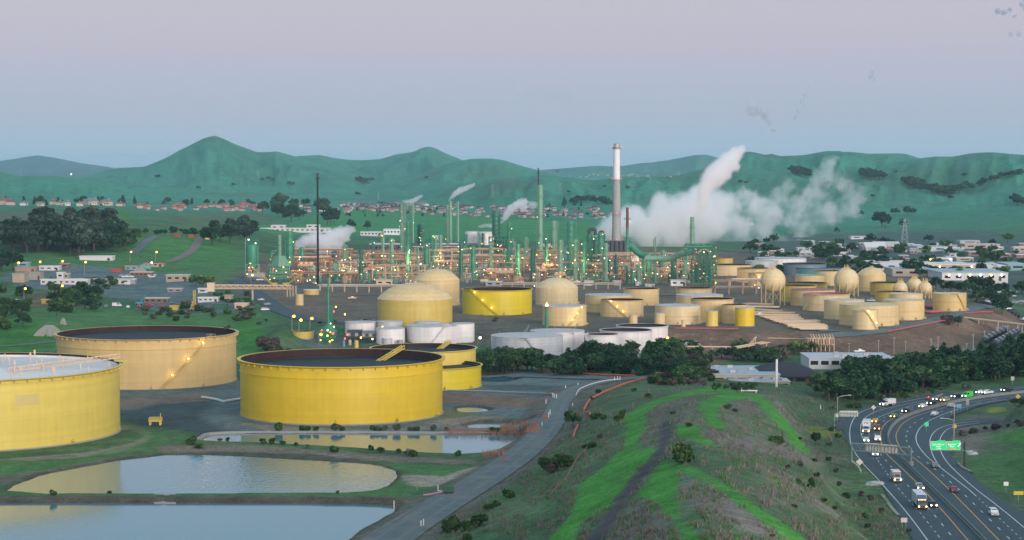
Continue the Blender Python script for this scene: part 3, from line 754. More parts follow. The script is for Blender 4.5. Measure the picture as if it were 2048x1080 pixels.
def mark(P, w, dz, name, m, label, dash=None):
    P = resample(P, max(8, int(plen(P) / 2.0)))
    T = np.gradient(P[:, :2], axis=0); T /= np.linalg.norm(T, axis=1)[:, None]; N = np.stack([T[:, 1], -T[:, 0]], 1)
    b = MB(); n = len(P); s = np.r_[0, np.cumsum(np.linalg.norm(np.diff(P[:, :2], axis=0), axis=1))]
    for i in range(n - 1):
        if dash and (s[i] % dash[1]) > dash[0]: continue
        a, c = P[i], P[i + 1]
        q = [(a[0] - N[i][0] * w, a[1] - N[i][1] * w, dz),(a[0] + N[i][0] * w, a[1] + N[i][1] * w, dz),(c[0] + N[i + 1][0] * w, c[1] + N[i + 1][1] * w, dz),(c[0] - N[i + 1][0] * w, c[1] - N[i + 1][1] * w, dz)]
        b.add(q, [(0,1,2,3)])
    return tag(b.obj(name, m), label, 'road marking', kind='structure')
mark(B['EDGE_L'], .17,.02, 'road_marking', PAINTW, 'solid white edge line along the outer side by the hill')
mark(B['MAIN_L'][50:], .15,.024, 'road_marking', PAINTW, 'white edge line of the oncoming lanes past the on-ramp')
mark(B['RAMP_IN_R'], .15,.028, 'road_marking', PAINTW, 'white inner edge line of the on-ramp')
mark(B['YEL_L'], .15,.02, 'road_marking', PAINTY, 'yellow edge line of the oncoming lanes beside the barrier')
mark(B['YEL_R'], .15,.02, 'road_marking', PAINTY, 'yellow edge line of the departing lanes beside the barrier')
mark(B['EDGE_R'][16:], .17,.02, 'road_marking', PAINTW, 'white edge line of the departing lanes')
mark(B['RAMP_OUT_L'], .17,.024, 'road_marking', PAINTW, 'white inner line of the off-ramp')
mark(B['RAMP_OUT_R'], .17,.02, 'road_marking', PAINTW, 'white outer line of the off-ramp')
for f, d, w, lb in ((.35,(3,7.5), .12, 'outer dotted'),(.68,(4,14), .16, 'inner dashed')):
    mark(resample(B['MAIN_L'], 160) * (1 - f) + resample(B['YEL_L'], 160) * f, w, .02, 'road_marking', PAINTW, lb + ' white lane line of the oncoming lanes', d)
mark(resample(B['YEL_R'], 160) * .5 + resample(B['EDGE_R'], 160) * .5,.16,.024, 'road_marking', PAINTW, 'dashed white lane line of the departing lanes', (4,14))
_ex = resample(B['EDGE_R'], 160)[:34]; _ro = resample(B['RAMP_OUT_R'], 160)[:34]
mark(resample(B['EDGE_R'][:26], 40), .12,.028, 'road_marking', PAINTW, 'dotted white line of the exit lane', (2,6))
# lanes darkened by tyres
for (ka, kb), fs in ((('MAIN_L', 'YEL_L'),(.17,.51,.84)),(('YEL_R', 'EDGE_R'),(.25,.75))):
    for f in fs:
        P = resample(resample(B[ka], 160) * (1 - f) + resample(B[kb], 160) * f, 160)
        mark(P, .95,.010 + .001 * f, 'road_wear', mat('tyre darkened asphalt', (.036,.056,.066), .7,.3,.05), f'tyre darkened strip in the {"outer" if f < .3 else "middle" if f < .6 else "inner"} lane of the {"oncoming" if ka == "MAIN_L" else "departing"} traffic')
# median barrier: concrete safety shape
def sweep(P, prof, name, m, label, cat, z=0.0, kind=None, group=None):
    P = np.asarray(P); T = np.gradient(P[:, :2], axis=0); T /= np.linalg.norm(T, axis=1)[:, None]; N = np.stack([T[:, 1], -T[:, 0]], 1)
    k = len(prof); vs = []
    for p, q in zip(P, N):
        zz = p[2] if z is None else z
        vs += [(p[0] + q[0] * a, p[1] + q[1] * a, zz + h) for a, h in prof]
    b = MB(); fs = [(i * k + j, i * k + (j + 1) % k, (i + 1) * k + (j + 1) % k, (i + 1) * k + j) for i in range(len(P) - 1) for j in range(k)]
    b.add(vs, fs)
    return tag(b.obj(name, m), label, cat, group, kind)
sweep(resample(B['BARR'], 160), [(-.42,-.1),(-.40,.12),(-.2,.42),(-.14,1.15),(.14,1.15),(.2,.42),(.40,.12),(.42,-.1)], 'median_barrier', CONCD, 'long weathered concrete median barrier dividing the highway', 'barrier')
# gravel road past the ponds
_w = np.interp(np.linspace(0,1,140), [0,.35,.7,1], [7.6,6.0,4.4,4.2])
_P = resample(SROAD, 140); _T = np.gradient(_P[:, :2], axis=0); _T /= np.linalg.norm(_T, axis=1)[:, None]; _N = np.stack([_T[:, 1], -_T[:, 0]], 1)
_b2 = MB(); _vs = [(_P[i, 0] + _N[i, 0] * _w[i] * t, _P[i, 1] + _N[i, 1] * _w[i] * t, _P[i, 2] + .02 + .10 * (1 - abs(t))) for t in (-1,-.5,0,.5,1) for i in range(140)]
_b2.add(_vs, [((j + 1) * 140 + i, (j + 1) * 140 + i + 1, j * 140 + i + 1, j * 140 + i) for j in range(4) for i in range(139)], 0, True)
tag(_b2.obj('gravel_road', ASPHR), 'grey gravel service road running from the ponds up past the yard', 'road', kind='structure')
for _o in (-.42,.38):                               # wheel tracks
    _b2 = MB(); _vs = [(_P[i, 0] + _N[i, 0] * _w[i] * (_o + t), _P[i, 1] + _N[i, 1] * _w[i] * (_o + t), _P[i, 2] + .055 + .10 * (1 - abs(_o + t))) for t in (-.11,0,.11) for i in range(140)]
    _b2.add(_vs, [((j + 1) * 140 + i, (j + 1) * 140 + i + 1, j * 140 + i + 1, j * 140 + i) for j in range(2) for i in range(139)], 0, True)
    tag(_b2.obj('wheel_track', mat('packed gravel wheel track', (.145,.165,.160), .95,.22,.3)), f'paler packed wheel track on the {"pond" if _o < 0 else "hill"} side of the gravel road', 'road', kind='structure')
def groad(px, hw, name, label, m=ASPHR, n=6, dz=.35):
    P = np.array([ground(a, b) for a, b in catmull(px, n)])
    P = resample(P, max(12, int(plen(P) / 6)))
    return grid_ribbon(P, np.linspace(-hw, hw, 5), dz, name, m, label=label, cat='road')
groad([(470,560),(495,575),(530,600),(570,625),(640,642),(760,652),(800,660)], 7, 'plant_road', 'asphalt plant road running down under the pipe bridge', ASPHM)
groad([(1490,605),(1530,620),(1580,640),(1660,664)], 5, 'yard_road', 'grey road crossing the tank farm beside the tan pipes', ASPHR)
groad([(1480,600),(1400,592),(1100,588),(700,590)], 4, 'yard_road', 'straight yard road between the tanks and the process units', ASPHR)
groad([(265,508),(285,490),(310,474),(345,470)], 4, 'hill_track', 'pale track climbing the knoll to the small sheds', ASPHR)
groad([(400,475),(385,500),(350,520),(330,524)], 4, 'hill_track', 'brown dirt track down the side of the grassy knoll', mat('dirt track', (.19,.15,.13), .95))
groad([(1660,670),(1740,666),(1830,648),(1900,632),(1965,612)], 4, 'yard_road', 'perimeter road along the top of the brown bluff', ASPHR)
groad([(1900,735),(1960,703),(2060,668)], 5, 'rail_road', 'access road beside the black tank wagons', ASPHR)
groad([(1890,606),(1960,615),(2000,600),(1960,575)], 4, 'yard_road', 'road rounding the lone cream tank at the bluff', ASPHR)
for px, lb in (([(965,756),(1010,752),(1080,754),(1160,757),(1230,758)], 'track'),):
    groad(px, 4, 'yard_road', 'gravel track in front of the dark tree belt', ASPHR)
groad([(-40,694),(40,690),(110,683),(150,684)], 2.5, 'path', 'narrow grey path in front of the concrete bunker', ASPHR, dz=.2)
sweep(zline([(378,884),(400,876),(425,867),(520,864.5),(700,864.5),(880,865.5),(1000,866)], -.2), [(-.8,-.6),(-.8,.45),(.8,.45),(.8,-.6)], 'pond_kerb', CONC, 'pale concrete kerb along the far edge of the narrow pond', 'kerb', z=None)
_sx = [zp(a, b, .3) for a, b in ((308,990),(352,990),(352,1004),(308,1004))]
_b3 = MB(); _b3.add([(p[0], p[1], h) for p, h in zip(_sx, (.75,.75,-.6,-.6))] + [(p[0], p[1], -1.2) for p in _sx], [(3,2,1,0),(0,1,5,4),(2,3,7,6),(1,2,6,5),(3,0,4,7)])
tag(_b3.obj('spillway_slab', CONC), 'pale concrete spillway slab through the berm between the ponds', 'spillway')

# sight lines from here on meet the finished ground sheet (fast lookup)
GZ2 = GZ.reshape(nv, nu)
def HM(x, y):
    x = np.atleast_1d(np.asarray(x, float)); y = np.clip(np.atleast_1d(np.asarray(y, float)), _ys[0], _ys[-1] - 1)
    u = np.clip(x / y, _u[0] + 1e-6, _u[-1] - 1e-6)
    j = np.clip(np.searchsorted(_ys, y, 'right') - 1,0, nv - 2); i = np.clip(np.searchsorted(_u, u, 'right') - 1,0, nu - 2)
    b = (y - _ys[j]) / (_ys[j + 1] - _ys[j]); a = (u - _u[i]) / (_u[i + 1] - _u[i])
    return (GZ2[j, i] * (1 - a) + GZ2[j, i + 1] * a) * (1 - b) + (GZ2[j + 1, i] * (1 - a) + GZ2[j + 1, i + 1] * a) * b
_ground0 = ground
def ground(px, py, f=None): return _ground0(px, py, f or HM)
def hz(x, y): return float(HM(x, y)[0])

# ---------------------------------------------------------------- storage tanks
def lamp_part(parent, p, m=None, r=.45, name='lamp'):
    b = MB(); b.ball((0,0,0), r, 8)
    o = b.obj(name, m or L_YEL, parent, p); return o
def glow_lamp(t, p, w, c, r=.5):                      # the light a lit lamp throws on what is round it
    d = bpy.data.lights.new('lamp_glow', 'POINT'); d.energy = w; d.color = c; d.shadow_soft_size = r
    o = bpy.data.objects.new('lamp_glow', d); COL.objects.link(o); o.parent = t; o.location = p; return o
def stairs(t, rad, h, a0, a1, m, lamps=0, lm=None, lr=.5):
    """a stair wound on the shell from angle a0 at the base to a1 at the top, with rails; lamps on brackets"""
    n = max(12, int(h * 1.6)); b = MB()
    w = 1.0
    for i in range(n):
        f = (i + .5) / n; a = a0 + (a1 - a0) * f; z = h * f
        ca, sa = math.cos(a), math.sin(a)
        b.box((ca * (rad + w * .6), sa * (rad + w * .6), z),(w, abs(a1 - a0) * rad / n * 1.25 + .1,.12), a)
    for off, dz in ((.12,.0),(1.1,.0),(1.1,1.05)):
        P = [((rad + off) * math.cos(a0 + (a1 - a0) * f),(rad + off) * math.sin(a0 + (a1 - a0) * f), h * f + dz) for f in np.linspace(0,1,16)]
        b.tube(P, .09 if dz else .16,4)
    s = b.obj('stair', m, t)
    for k in range(lamps):
        f = (k + .7) / (lamps + .25); a = a0 + (a1 - a0) * f
        lamp_part(s, ((rad + 1.3) * math.cos(a),(rad + 1.3) * math.sin(a), h * f + 1.7), lm, lr)
        glow_lamp(t, ((rad + 2.4) * math.cos(a),(rad + 2.4) * math.sin(a), h * f + 1.7), 95,(1,.86,.30), .3)
    # head platform
    b = MB(); a = a1 + math.copysign(1.6 / rad, a1 - a0)
    b.box(((rad + .3) * math.cos(a),(rad + .3) * math.sin(a), h + .15),(2.6,3.4,.18), a)
    for q in (-1.6,1.6):
        for rr in (-1.0,1.5):
            x = (rad + rr) * math.cos(a) - q * math.sin(a); y = (rad + rr) * math.sin(a) + q * math.cos(a)
            b.cyl((x, y, h),(x, y, h + 1.3), .07, n=4)
    for rr in (-1.0,1.5):
        pa = [((rad + rr) * math.cos(a) - q * math.sin(a),(rad + rr) * math.sin(a) + q * math.cos(a), h + 1.25) for q in (-1.6,1.6)]
        b.tube(pa, .07,4)
    b.obj('platform', m, t)
TANKS = []
def tank(x0, x1, yt, yb, m, top, label, name='storage_tank', group=None, z=None, stair=None, lamps=0, dome=None, roof=.12, lid=None, girder=1, ring=None, deckm=None, rimm=None, lm=None, lr=.5, cat='tank', seg=None):
    cx = (x0 + x1) / 2; w = x1 - x0
    fx, fy, fz = ground(cx, yb) if z is None else zp(cx, yb, z)
    Yc = fy / (1 - w / 2 / FPX); rad = w / 2 * mpp(Yc)
    cxw = yp(cx, yb, Yc)[0]
    top_z = yp(cx, yt, Yc - rad)[2]
    h = top_z - fz
    t = thing(name, label, cat, (cxw, Yc, fz), group=group)
    n = seg or (96 if rad > 30 else 56 if rad > 10 else 28)
    b = MB()
    if top == 'open':
        b.lathe([(rad, -1.5),(rad, h),(rad - .12, h)], n)
        b.obj('shell', m, t)
        b = MB(); b.lathe([(rad - .13, h - .01),(rad - .14,-1)], n)
        b.obj('inner_shell', RUST if not rimm else rimm, t)
        d = h * (1 - roof)
        b = MB(); b.lathe([(0, d),(rad * .30, d + .15),(rad * .31, d - .25),(rad - 1.8, d - .2),(rad - 1.7, d + .55),(rad - .3, d + .55)], n)
        b.obj('floating_roof', deckm or DARK, t)
    elif top == 'lid':
        b.lathe([(rad, -1.5),(rad, h)], n); b.obj('shell', m, t)
        b = MB(); b.lathe([(0, h + rad * .045),(rad + .15, h + .02),(rad + .15, h - .25)], n)
        b.obj('roof', lid or LIDW, t)
    elif top == 'dome':
        zd = dome
        b.lathe([(rad, -1.5),(rad, h)], n); b.obj('shell', m, t)
        b = MB()
        P = [(rad * math.sin(a), h + zd * (math.cos(a) - math.cos(R(62))) / (1 - math.cos(R(62)))) for a in np.linspace(0, R(62), 12)]
        k = rad / P[-1][0]
        b.lathe([(p[0] * k, p[1]) for p in P] + [(rad + .2, h - .15)], n)
        rf = b.obj('roof', lid or m, t)
        b = MB(); b.lathe([(1.6, h + zd - .1),(1.6, h + zd + 1.0),(0, h + zd + 1.1)], 12); b.obj('roof_vent', STEEL, rf)
        b = MB()
        for k in range(28):
            a = 2 * math.pi * k / 28
            b.tube([(p[0] * rad / P[-1][0] * math.cos(a) * 1.001, p[0] * rad / P[-1][0] * math.sin(a) * 1.001, p[1] + .05) for p in P[1::3]], .08,4)
        b.obj('roof_seam', lid or m, rf)
    if girder and top == 'open':
        b = MB(); g = min(1.4, rad * .035)
        b.lathe([(rad, h - .55),(rad + g * .7, h - .30),(rad + g, h + .06),(rad + g, h + .16),(rad - .12, h + .16)], n)
        b.obj('wind_girder', m, t)
        if rad > 30:
            b = MB(); b.box((rad + g * .45,0, h - .75),(g * .8,.14,1.0)); q0 = b.obj('girder_rib', m, t); nr = min(90, int(rad * 1.3))
            for k in range(1, nr):
                q = q0.copy(); COL.objects.link(q); q.parent = t; q.rotation_euler.z = 2 * math.pi * k / nr
    for rf in (ring or []):
        b = MB(); b.lathe([(rad + .01, h * rf - .14),(rad + .35, h * rf - .12),(rad + .35, h * rf + .04),(rad + .01, h * rf + .06)], n)
        b.obj('stiffener_ring', m, t)
    b = MB(); b.lathe([(rad + .6,-1.2),(rad + .5,.22),(rad, .24)], n); b.obj('base_ring', CONC, t)
    if rad > 8:
        for k in range(3):
            b = MB(); a = R(-112 + 34 * k + (x0 * 7) % 25)
            b.cyl((rad * math.cos(a), rad * math.sin(a), 1.1),((rad + 2.2) * math.cos(a),(rad + 2.2) * math.sin(a), 1.1), .38, n=8)
            b.cyl(((rad + 1.2) * math.cos(a),(rad + 1.2) * math.sin(a), .9),((rad + 1.2) * math.cos(a),(rad + 1.2) * math.sin(a), 2.2), .22, n=6)
            b.obj('outlet_pipe', m, t)
    if stair:
        a0, a1 = R(stair[0]), R(stair[1])
        stairs(t, rad, h, a0, a1, m, lamps, lm, lr)
    if top != 'dome' and rad > 9:
        for k in range(7):
            if top != 'lid': break
            b = MB(); a = R(200 + 51 * k); b.cyl((rad * .93 * math.cos(a), rad * .93 * math.sin(a), h),(rad * .93 * math.cos(a), rad * .93 * math.sin(a), h + 1.0), .16, n=6)
            b.obj('roof_vent', STEEL, t)
    t['rad'], t['hgt'] = rad, h
    TANKS.append((t, rad, h))
    return t
GT = 'storage tanks of the refinery'
def ladder_into(t, a, d, m):                         # rolling ladder from the rim down onto the roof
    rad, h = t['rad'], t['hgt']; b = MB()
    p0 = Vector(((rad - .6) * math.cos(a),(rad - .6) * math.sin(a), h + .9)); a2 = a + R(28)
    p1 = Vector((rad * d * math.cos(a2), rad * d * math.sin(a2), h * .5))
    d0 = (p1 - p0); s = d0.cross(Vector((0,0,1))).normalized() * .9
    for o in (s, -s):
        for z in (0,1.3): b.bar(p0 + o + Vector((0,0, z)), p1 + o + Vector((0,0, z)), .26)
        for k in range(15):
            q = p0 + d0 * (k / 14) + o; b.bar(q, q + Vector((0,0,1.3)), .16)
            if k < 14: b.bar(q, p0 + d0 * ((k + 1) / 14) + o + Vector((0,0,1.3)), .14)
    for k in range(40):
        q = p0 + d0 * (k / 39); b.bar(q - s, q + s, .18)
    return b.obj('rolling_ladder', m, t)
# five great tanks in front
TA = tank(-363,237,764,906, YELF, 'open', 'huge pale yellow open tank with white roof deck at the picture edge by the ponds', roof=.05, deckm=SNOW, ring=[.945], z=.3)
TB = tank(118,472,680,780, TAN, 'open', 'huge tan tank with dark open top behind the white decked tank', roof=.10, ring=[.80], stair=(-72,-38), lamps=3, lr=.42)
TC = tank(482,886,735,850, YEL, 'open', 'biggest bright yellow tank with dark open top beside the narrow pond', roof=.15, ring=[.80], z=.2)
TD = tank(742,952,705,768, YELF, 'open', 'pale yellow open tank half hidden behind the biggest yellow tank', roof=.12)
TE = tank(765,963,739,782, YEL2, 'open', 'bright yellow open tank tucked against the side of the biggest yellow tank', roof=.12)
ladder_into(TC, R(55), .35, YELF)
ladder_into(TD, R(60), .5, YELF)
ladder_into(TB, R(28), .6, RUST)
# roof legs and walkway on the white deck
_r, _h = TA['rad'], TA['hgt']
for k in range(64):
    a = R(-100 + (k * 137.5) % 360); rr = _r * math.sqrt((k + 1) / 66) * .96
    b = MB(); b.cyl((rr * math.cos(a), rr * math.sin(a), _h * .94),(rr * math.cos(a), rr * math.sin(a), _h * .94 + 2.6), .24, n=5)
    if k % 3 == 0: b.box((rr * math.cos(a), rr * math.sin(a), _h * .94 + 2.9),(.7,.5,1.6))
    b.obj('roof_leg', PINK3, TA)
_a = R(14); b = MB(); p0 = Vector((_r * math.cos(_a), _r * math.sin(_a), _h + 2.0)); p1 = Vector((_r * .35 * math.cos(R(-25)), _r * .35 * math.sin(R(-25)), _h * .95))
for s in (-.9,.9):
    for z in (0,1.5):
        b.bar(p0 + Vector((0, s, z)), p1 + Vector((0, s, z)), .22)
    for k in range(24):
        q = p0.lerp(p1, k / 23) + Vector((0, s, 0)); b.bar(q, q + Vector((0,0,1.5)), .14)
        if k < 23: b.bar(q, p0.lerp(p1,(k + 1) / 23) + Vector((0, s, 1.5)), .12)
b.obj('rolling_ladder', PINK3, TA)
b = MB(); b.box(((_r + .5) * math.cos(_a),(_r + .5) * math.sin(_a), _h + .9),(5,4,.25), _a)
for q in (-2,2):
    for w in (-2.2,2.2): b.cyl(((_r + .5) * math.cos(_a) + w, (_r + .5) * math.sin(_a) + q, _h + .9),((_r + .5) * math.cos(_a) + w, (_r + .5) * math.sin(_a) + q, _h + 2.4), .1, n=4)
b.obj('platform', YELF, TA)
b = MB()
_pa = R(-58)
for k in range(6):
    a = _pa + k * R(1.5)
    b.add([((_r + .03) * math.cos(a),(_r + .03) * math.sin(a), _h * .62),((_r + .03) * math.cos(a + R(1.5)),(_r + .03) * math.sin(a + R(1.5)), _h * .62),((_r + .03) * math.cos(a + R(1.5)),(_r + .03) * math.sin(a + R(1.5)), _h * .78),((_r + .03) * math.cos(a),(_r + .03) * math.sin(a), _h * .78)], [(0,1,2,3)])
b.obj('repair_plate', mat('pale patch paint', (.60,.46,.17), .5,.04), TA)
# rest of the tank farm: x0, x1, top, base, paint, kind, label, options
D = dict
for row in [
 (755,905,601,655, GOLD, 'dome', 'wide golden tan domed tank behind the white tank cluster', D(dome=9.2, lid=CREAM)),
 (828,919,562,613, CREAM, 'dome', 'tall cream domed tank just behind the wide golden dome', D(dome=7.5)),
 (925,1064,582,631, YEL2, 'open', 'bright yellow open tank with three lamps on its stair between two domed tanks', D(stair=(-88,-135), lamps=3, lr=.42, roof=.25)),
 (1071,1156,577,611, CREAM2, 'dome', 'pale cream domed tank between the yellow tank and the pipe racks', D(dome=6.6)),
 (1085,1173,614,653, CREAM, 'lid', 'cream tank with pale lid behind the green flare pole', D(stair=(-82,-40), lamps=3, lr=.42)),
 (1170,1266,592,626, CREAM, 'lid', 'cream tank with a white rim behind the tank with two stair lamps', D(ring=[.5])),
 (1201,1287,602,635, CREAM, 'open', 'cream open tank with stair lamps in front of a white rimmed one', D(stair=(-80,-128), lamps=3, lr=.42, roof=.2)),
 (1247,1318,579,612, CREAM, 'open', 'cream open tank standing nearest the pale thin vent stack', D(roof=.2)),
 (1352,1424,578,600, CREAM, 'open', 'cream open tank farthest back in front of the green lattice structure', D(roof=.2)),
 (1352,1446,592,625, CREAM, 'lid', 'cream tank with silver lid in the middle of three stacked in depth', D(lid=SILV)),
 (1381,1467,600,645, CREAM, 'open', 'cream open tank behind the slim yellow tank with a ladder', D(roof=.2)),
 (1310,1401,613,650, CREAM2, 'lid', 'two-toned cream tank with broad white lid above the bluff', D(ring=[.46])),
 (1412,1436,623,653, YELF, 'lid', 'slim pale yellow tank between the white lidded tank and the golden ones', D()),
 (1444,1495,611,648, CREAM, 'open', 'narrow cream tank with black top beside the small deep yellow tank', D(roof=.1)),
 (1470,1509,616,653, YEL, 'lid', 'small deep yellow tank at the bluff edge by the pipe yard road', D()),
 (1258,1275,630,651, CREAM, 'lid', 'little upright cream drum on the bluff by a pink lamp', D(name='small_tank')),
 (1309,1330,627,652, CREAM, 'lid', 'upright cream drum against the white lidded tank', D(name='small_tank')),
 (1363,1371,640,654, CREAM2, 'lid', 'tiny cream drum in front of the white lidded tank', D(name='small_tank')),
 (1431,1466,517,538, GOLD, 'open', 'brown rimmed tank farthest back beside the green lattice structure', D(roof=.1)),
 (1420,1503,531,552, CREAM2, 'open', 'broad cream tank behind the lattice structure and the first sphere', D(roof=.1)),
 (1474,1541,538,566, CREAM, 'open', 'cream open tank directly behind the first sphere', D(roof=.1)),
 (1496,1532,547,572, CREAM, 'open', 'small cream tank with one lamp touching the first sphere', D(stair=(-60,-110), lamps=1, lr=.45, roof=.1)),
 (1490,1556,523,541, SILV, 'lid', 'silver ribbed tank behind the spheres', D()),
 (1509,1612,518,537, WHT, 'lid', 'wide white tank at the back of the tank farm near the trees', D()),
 (1566,1652,529,552, BLUEG, 'open', 'grey blue tank behind the teal tank', D(roof=.08)),
 (1587,1700,537,553, TEAL, 'open', 'low wide teal tank behind the green lidded tank', D(roof=.08)),
 (1590,1650,551,577, CREAM, 'lid', 'cream tank with pale green lid between the two big spheres', D(lid=LIDG)),
 (1628,1682,543,572, CREAM, 'open', 'tan tank behind the second big sphere', D(roof=.1)),
 (1570,1654,568,588, GOLD, 'open', 'deep yellow open tank behind the golden tank and a sphere', D(roof=.1)),
 (1559,1632,573,604, GOLD, 'open', 'dark golden tank next to the first sphere legs', D(roof=.1)),
 (1581,1670,581,613, CREAM, 'lid', 'cream tank with flat pink roof behind the red roofed one', D(lid=LIDP, ring=[.45])),
 (1606,1699,590,623, CREAM2, 'open', 'cream tank with rusty red roof and side stair', D(deckm=LIDP, rimm=LIDP, ring=[.45], stair=(-165,-130), roof=.06)),
 (1648,1728,602,640, CREAM2, 'lid', 'cream tank with white lid beside the pipe yard', D(lid=CREAM2)),
 (1679,1797,612,653, CREAM, 'lid', 'widest cream tank with white lid at the bluff corner', D(lid=CREAM2, ring=[.5])),
 (1705,1756,621,660, CREAM2, 'lid', 'small cream tank with curved stair and two lamps at the bluff corner', D(lid=CREAM2, stair=(-42,-98), lamps=3, lr=.45)),
 (1766,1848,602,641, CREAM, 'lid', 'cream tank with white lid nearest the red pipe piles', D(lid=CREAM2, ring=[.5])),
 (1779,1845,589,622, CREAM2, 'lid', 'cream tank hidden behind the two white lidded tanks', D(lid=CREAM2)),
 (1751,1813,585,612, GOLD, 'open', 'golden brown tank with dark rim near the small spheres', D(roof=.08)),
 (1740,1813,567,592, GOLD, 'open', 'wide golden brown open tank between dome and small spheres', D(roof=.08)),
 (1714,1771,551,583, CREAM, 'dome', 'ribbed cream domed tank right behind the second big sphere', D(dome=5.8)),
 (1866,1932,588,623, TAN, 'lid', 'lone tan tank with curved stair on the end of the bluff', D(ring=[.55], lid=CREAM2, stair=(-40,-78), lamps=0)),
 (814,918,654,692, WHT, 'lid', 'big white tank with diagonal stair in the white cluster', D(ring=[], stair=(-95,-62))),
 (830,880,645,670, WHT, 'lid', 'white tank behind the big white one with the stair', D()),
 (903,949,648,686, WHT, 'lid', 'tall narrow white tank at the end of the white cluster', D()),
 (752,810,658,690, WHT, 'lid', 'cream white tank next to the dark cooler boxes', D()),
 (755,806,644,668, SILV, 'lid', 'grey flat topped tank behind the cream white tank', D()),
 (690,757,646,668, WHT, 'lid', 'low white tank behind the dark cooler boxes', D()),
 (982,1126,676,728, SILV, 'lid', 'wide silver tank with diagonal stair behind the dark trees', D(lid=LIDW, stair=(-64,-92))),
 (1060,1169,665,712, WHT, 'lid', 'wide white tank venting steam behind the silver tank', D()),
 (1105,1148,669,716, WHT, 'open', 'white tank with dark top squeezed between silver and white tanks', D(roof=.06)),
 (1171,1237,671,724, WHT, 'open', 'white tank with curved black stair behind the dark trees', D(stair=(-120,-160), roof=.05)),
 (1200,1304,664,715, WHT, 'open', 'white open tank with broad black top in the middle of its row', D(roof=.05)),
 (1233,1336,655,696, WHT, 'open', 'white open tank at the end of its row against the brown bluff', D(roof=.05)),
 (584,628,664,678, GOLD, 'open', 'small low yellow tank under three orange lamps', D(roof=.2)),
 (591,607,589,611, CREAM, 'lid', 'small tan drum beside the plant road', D(name='small_tank')),
 (607,638,580,590, GOLD, 'lid', 'small yellow tank with white lid under the black flare stack', D(name='small_tank', lid=SNOW)),
 (955,988,464,489, WHT, 'lid', 'white tank on the green bank behind the red-lit tower', D(z=10.5)),
 (1,2,0,0, None, '', '', D()),
 (930,957,463,487, WHT, 'lid', 'white tank farthest from the red-lit tower on the green bank', D(z=10.5)),
 (965,980,466,490, WHT, 'lid', 'slim white tank in front of the pair on the green bank', D(z=10.5)),
]:
    if row[4] is None: continue
    tank(*row[:7], group=GT, **row[7])

def sphere(cx, cy, r, yleg, label, nleg=10):
    gx, gy, gz = ground(cx, yleg)
    Yc = gy / (1 - r / FPX); rad = r * mpp(Yc)
    x, _, zc = yp(cx, cy, Yc)
    t = thing('gas_sphere', label, 'sphere tank', (x, Yc, gz), group='gas spheres of the tank farm')
    zc -= gz
    b = MB(); b.ball((0,0, zc), rad, 48); b.obj('shell', CREAM2, t)
    for k in range(nleg):
        a = 2 * math.pi * (k + .3) / nleg
        b = MB(); q = (rad * .97 * math.cos(a), rad * .97 * math.sin(a))
        b.cyl((*q, -1),(*q, zc), .28, n=8); b.obj('leg', CREAM, t)
        a2 = 2 * math.pi * (k + 1.3) / nleg; q2 = (rad * .97 * math.cos(a2), rad * .97 * math.sin(a2))
        b = MB(); b.bar((*q, .8),(*q2, zc * .62), .11); b.bar((*q2,.8),(*q, zc * .62), .11)
        b.obj('brace', CREAM, t)
    b = MB(); P = [((rad + .6) * math.cos(R(-140)) * math.cos(e),(rad + .6) * math.sin(R(-140)) * math.cos(e), zc + (rad + .6) * math.sin(e)) for e in np.linspace(-.2,1.45,14)]
    b.tube(P, .35,5); b.obj('stair', TAN, t)
    b = MB(); b.lathe([(2.2, zc + rad - .1),(2.2, zc + rad + .5),(0, zc + rad + .5)], 12)
    for k in range(5): b.cyl((1.6 * math.cos(k * 1.25), 1.6 * math.sin(k * 1.25), zc + rad),(1.6 * math.cos(k * 1.25), 1.6 * math.sin(k * 1.25), zc + rad + 2.4), .18, n=5)
    b.obj('top_platform', TAN, t)
    return t
sphere(1546,561,25,612, 'cream gas sphere on white legs beside the dark golden tank')
sphere(1693,561,25,594, 'cream gas sphere on white legs beside the ribbed domed tank')
sphere(1829,571,15.5,594, 'small gas sphere standing tallest of the three by the lone tank')
sphere(1850,577,14,598, 'small gas sphere nearest the lone tan tank')
sphere(1801,577,14,598, 'small gas sphere half hidden behind the golden brown tanks')

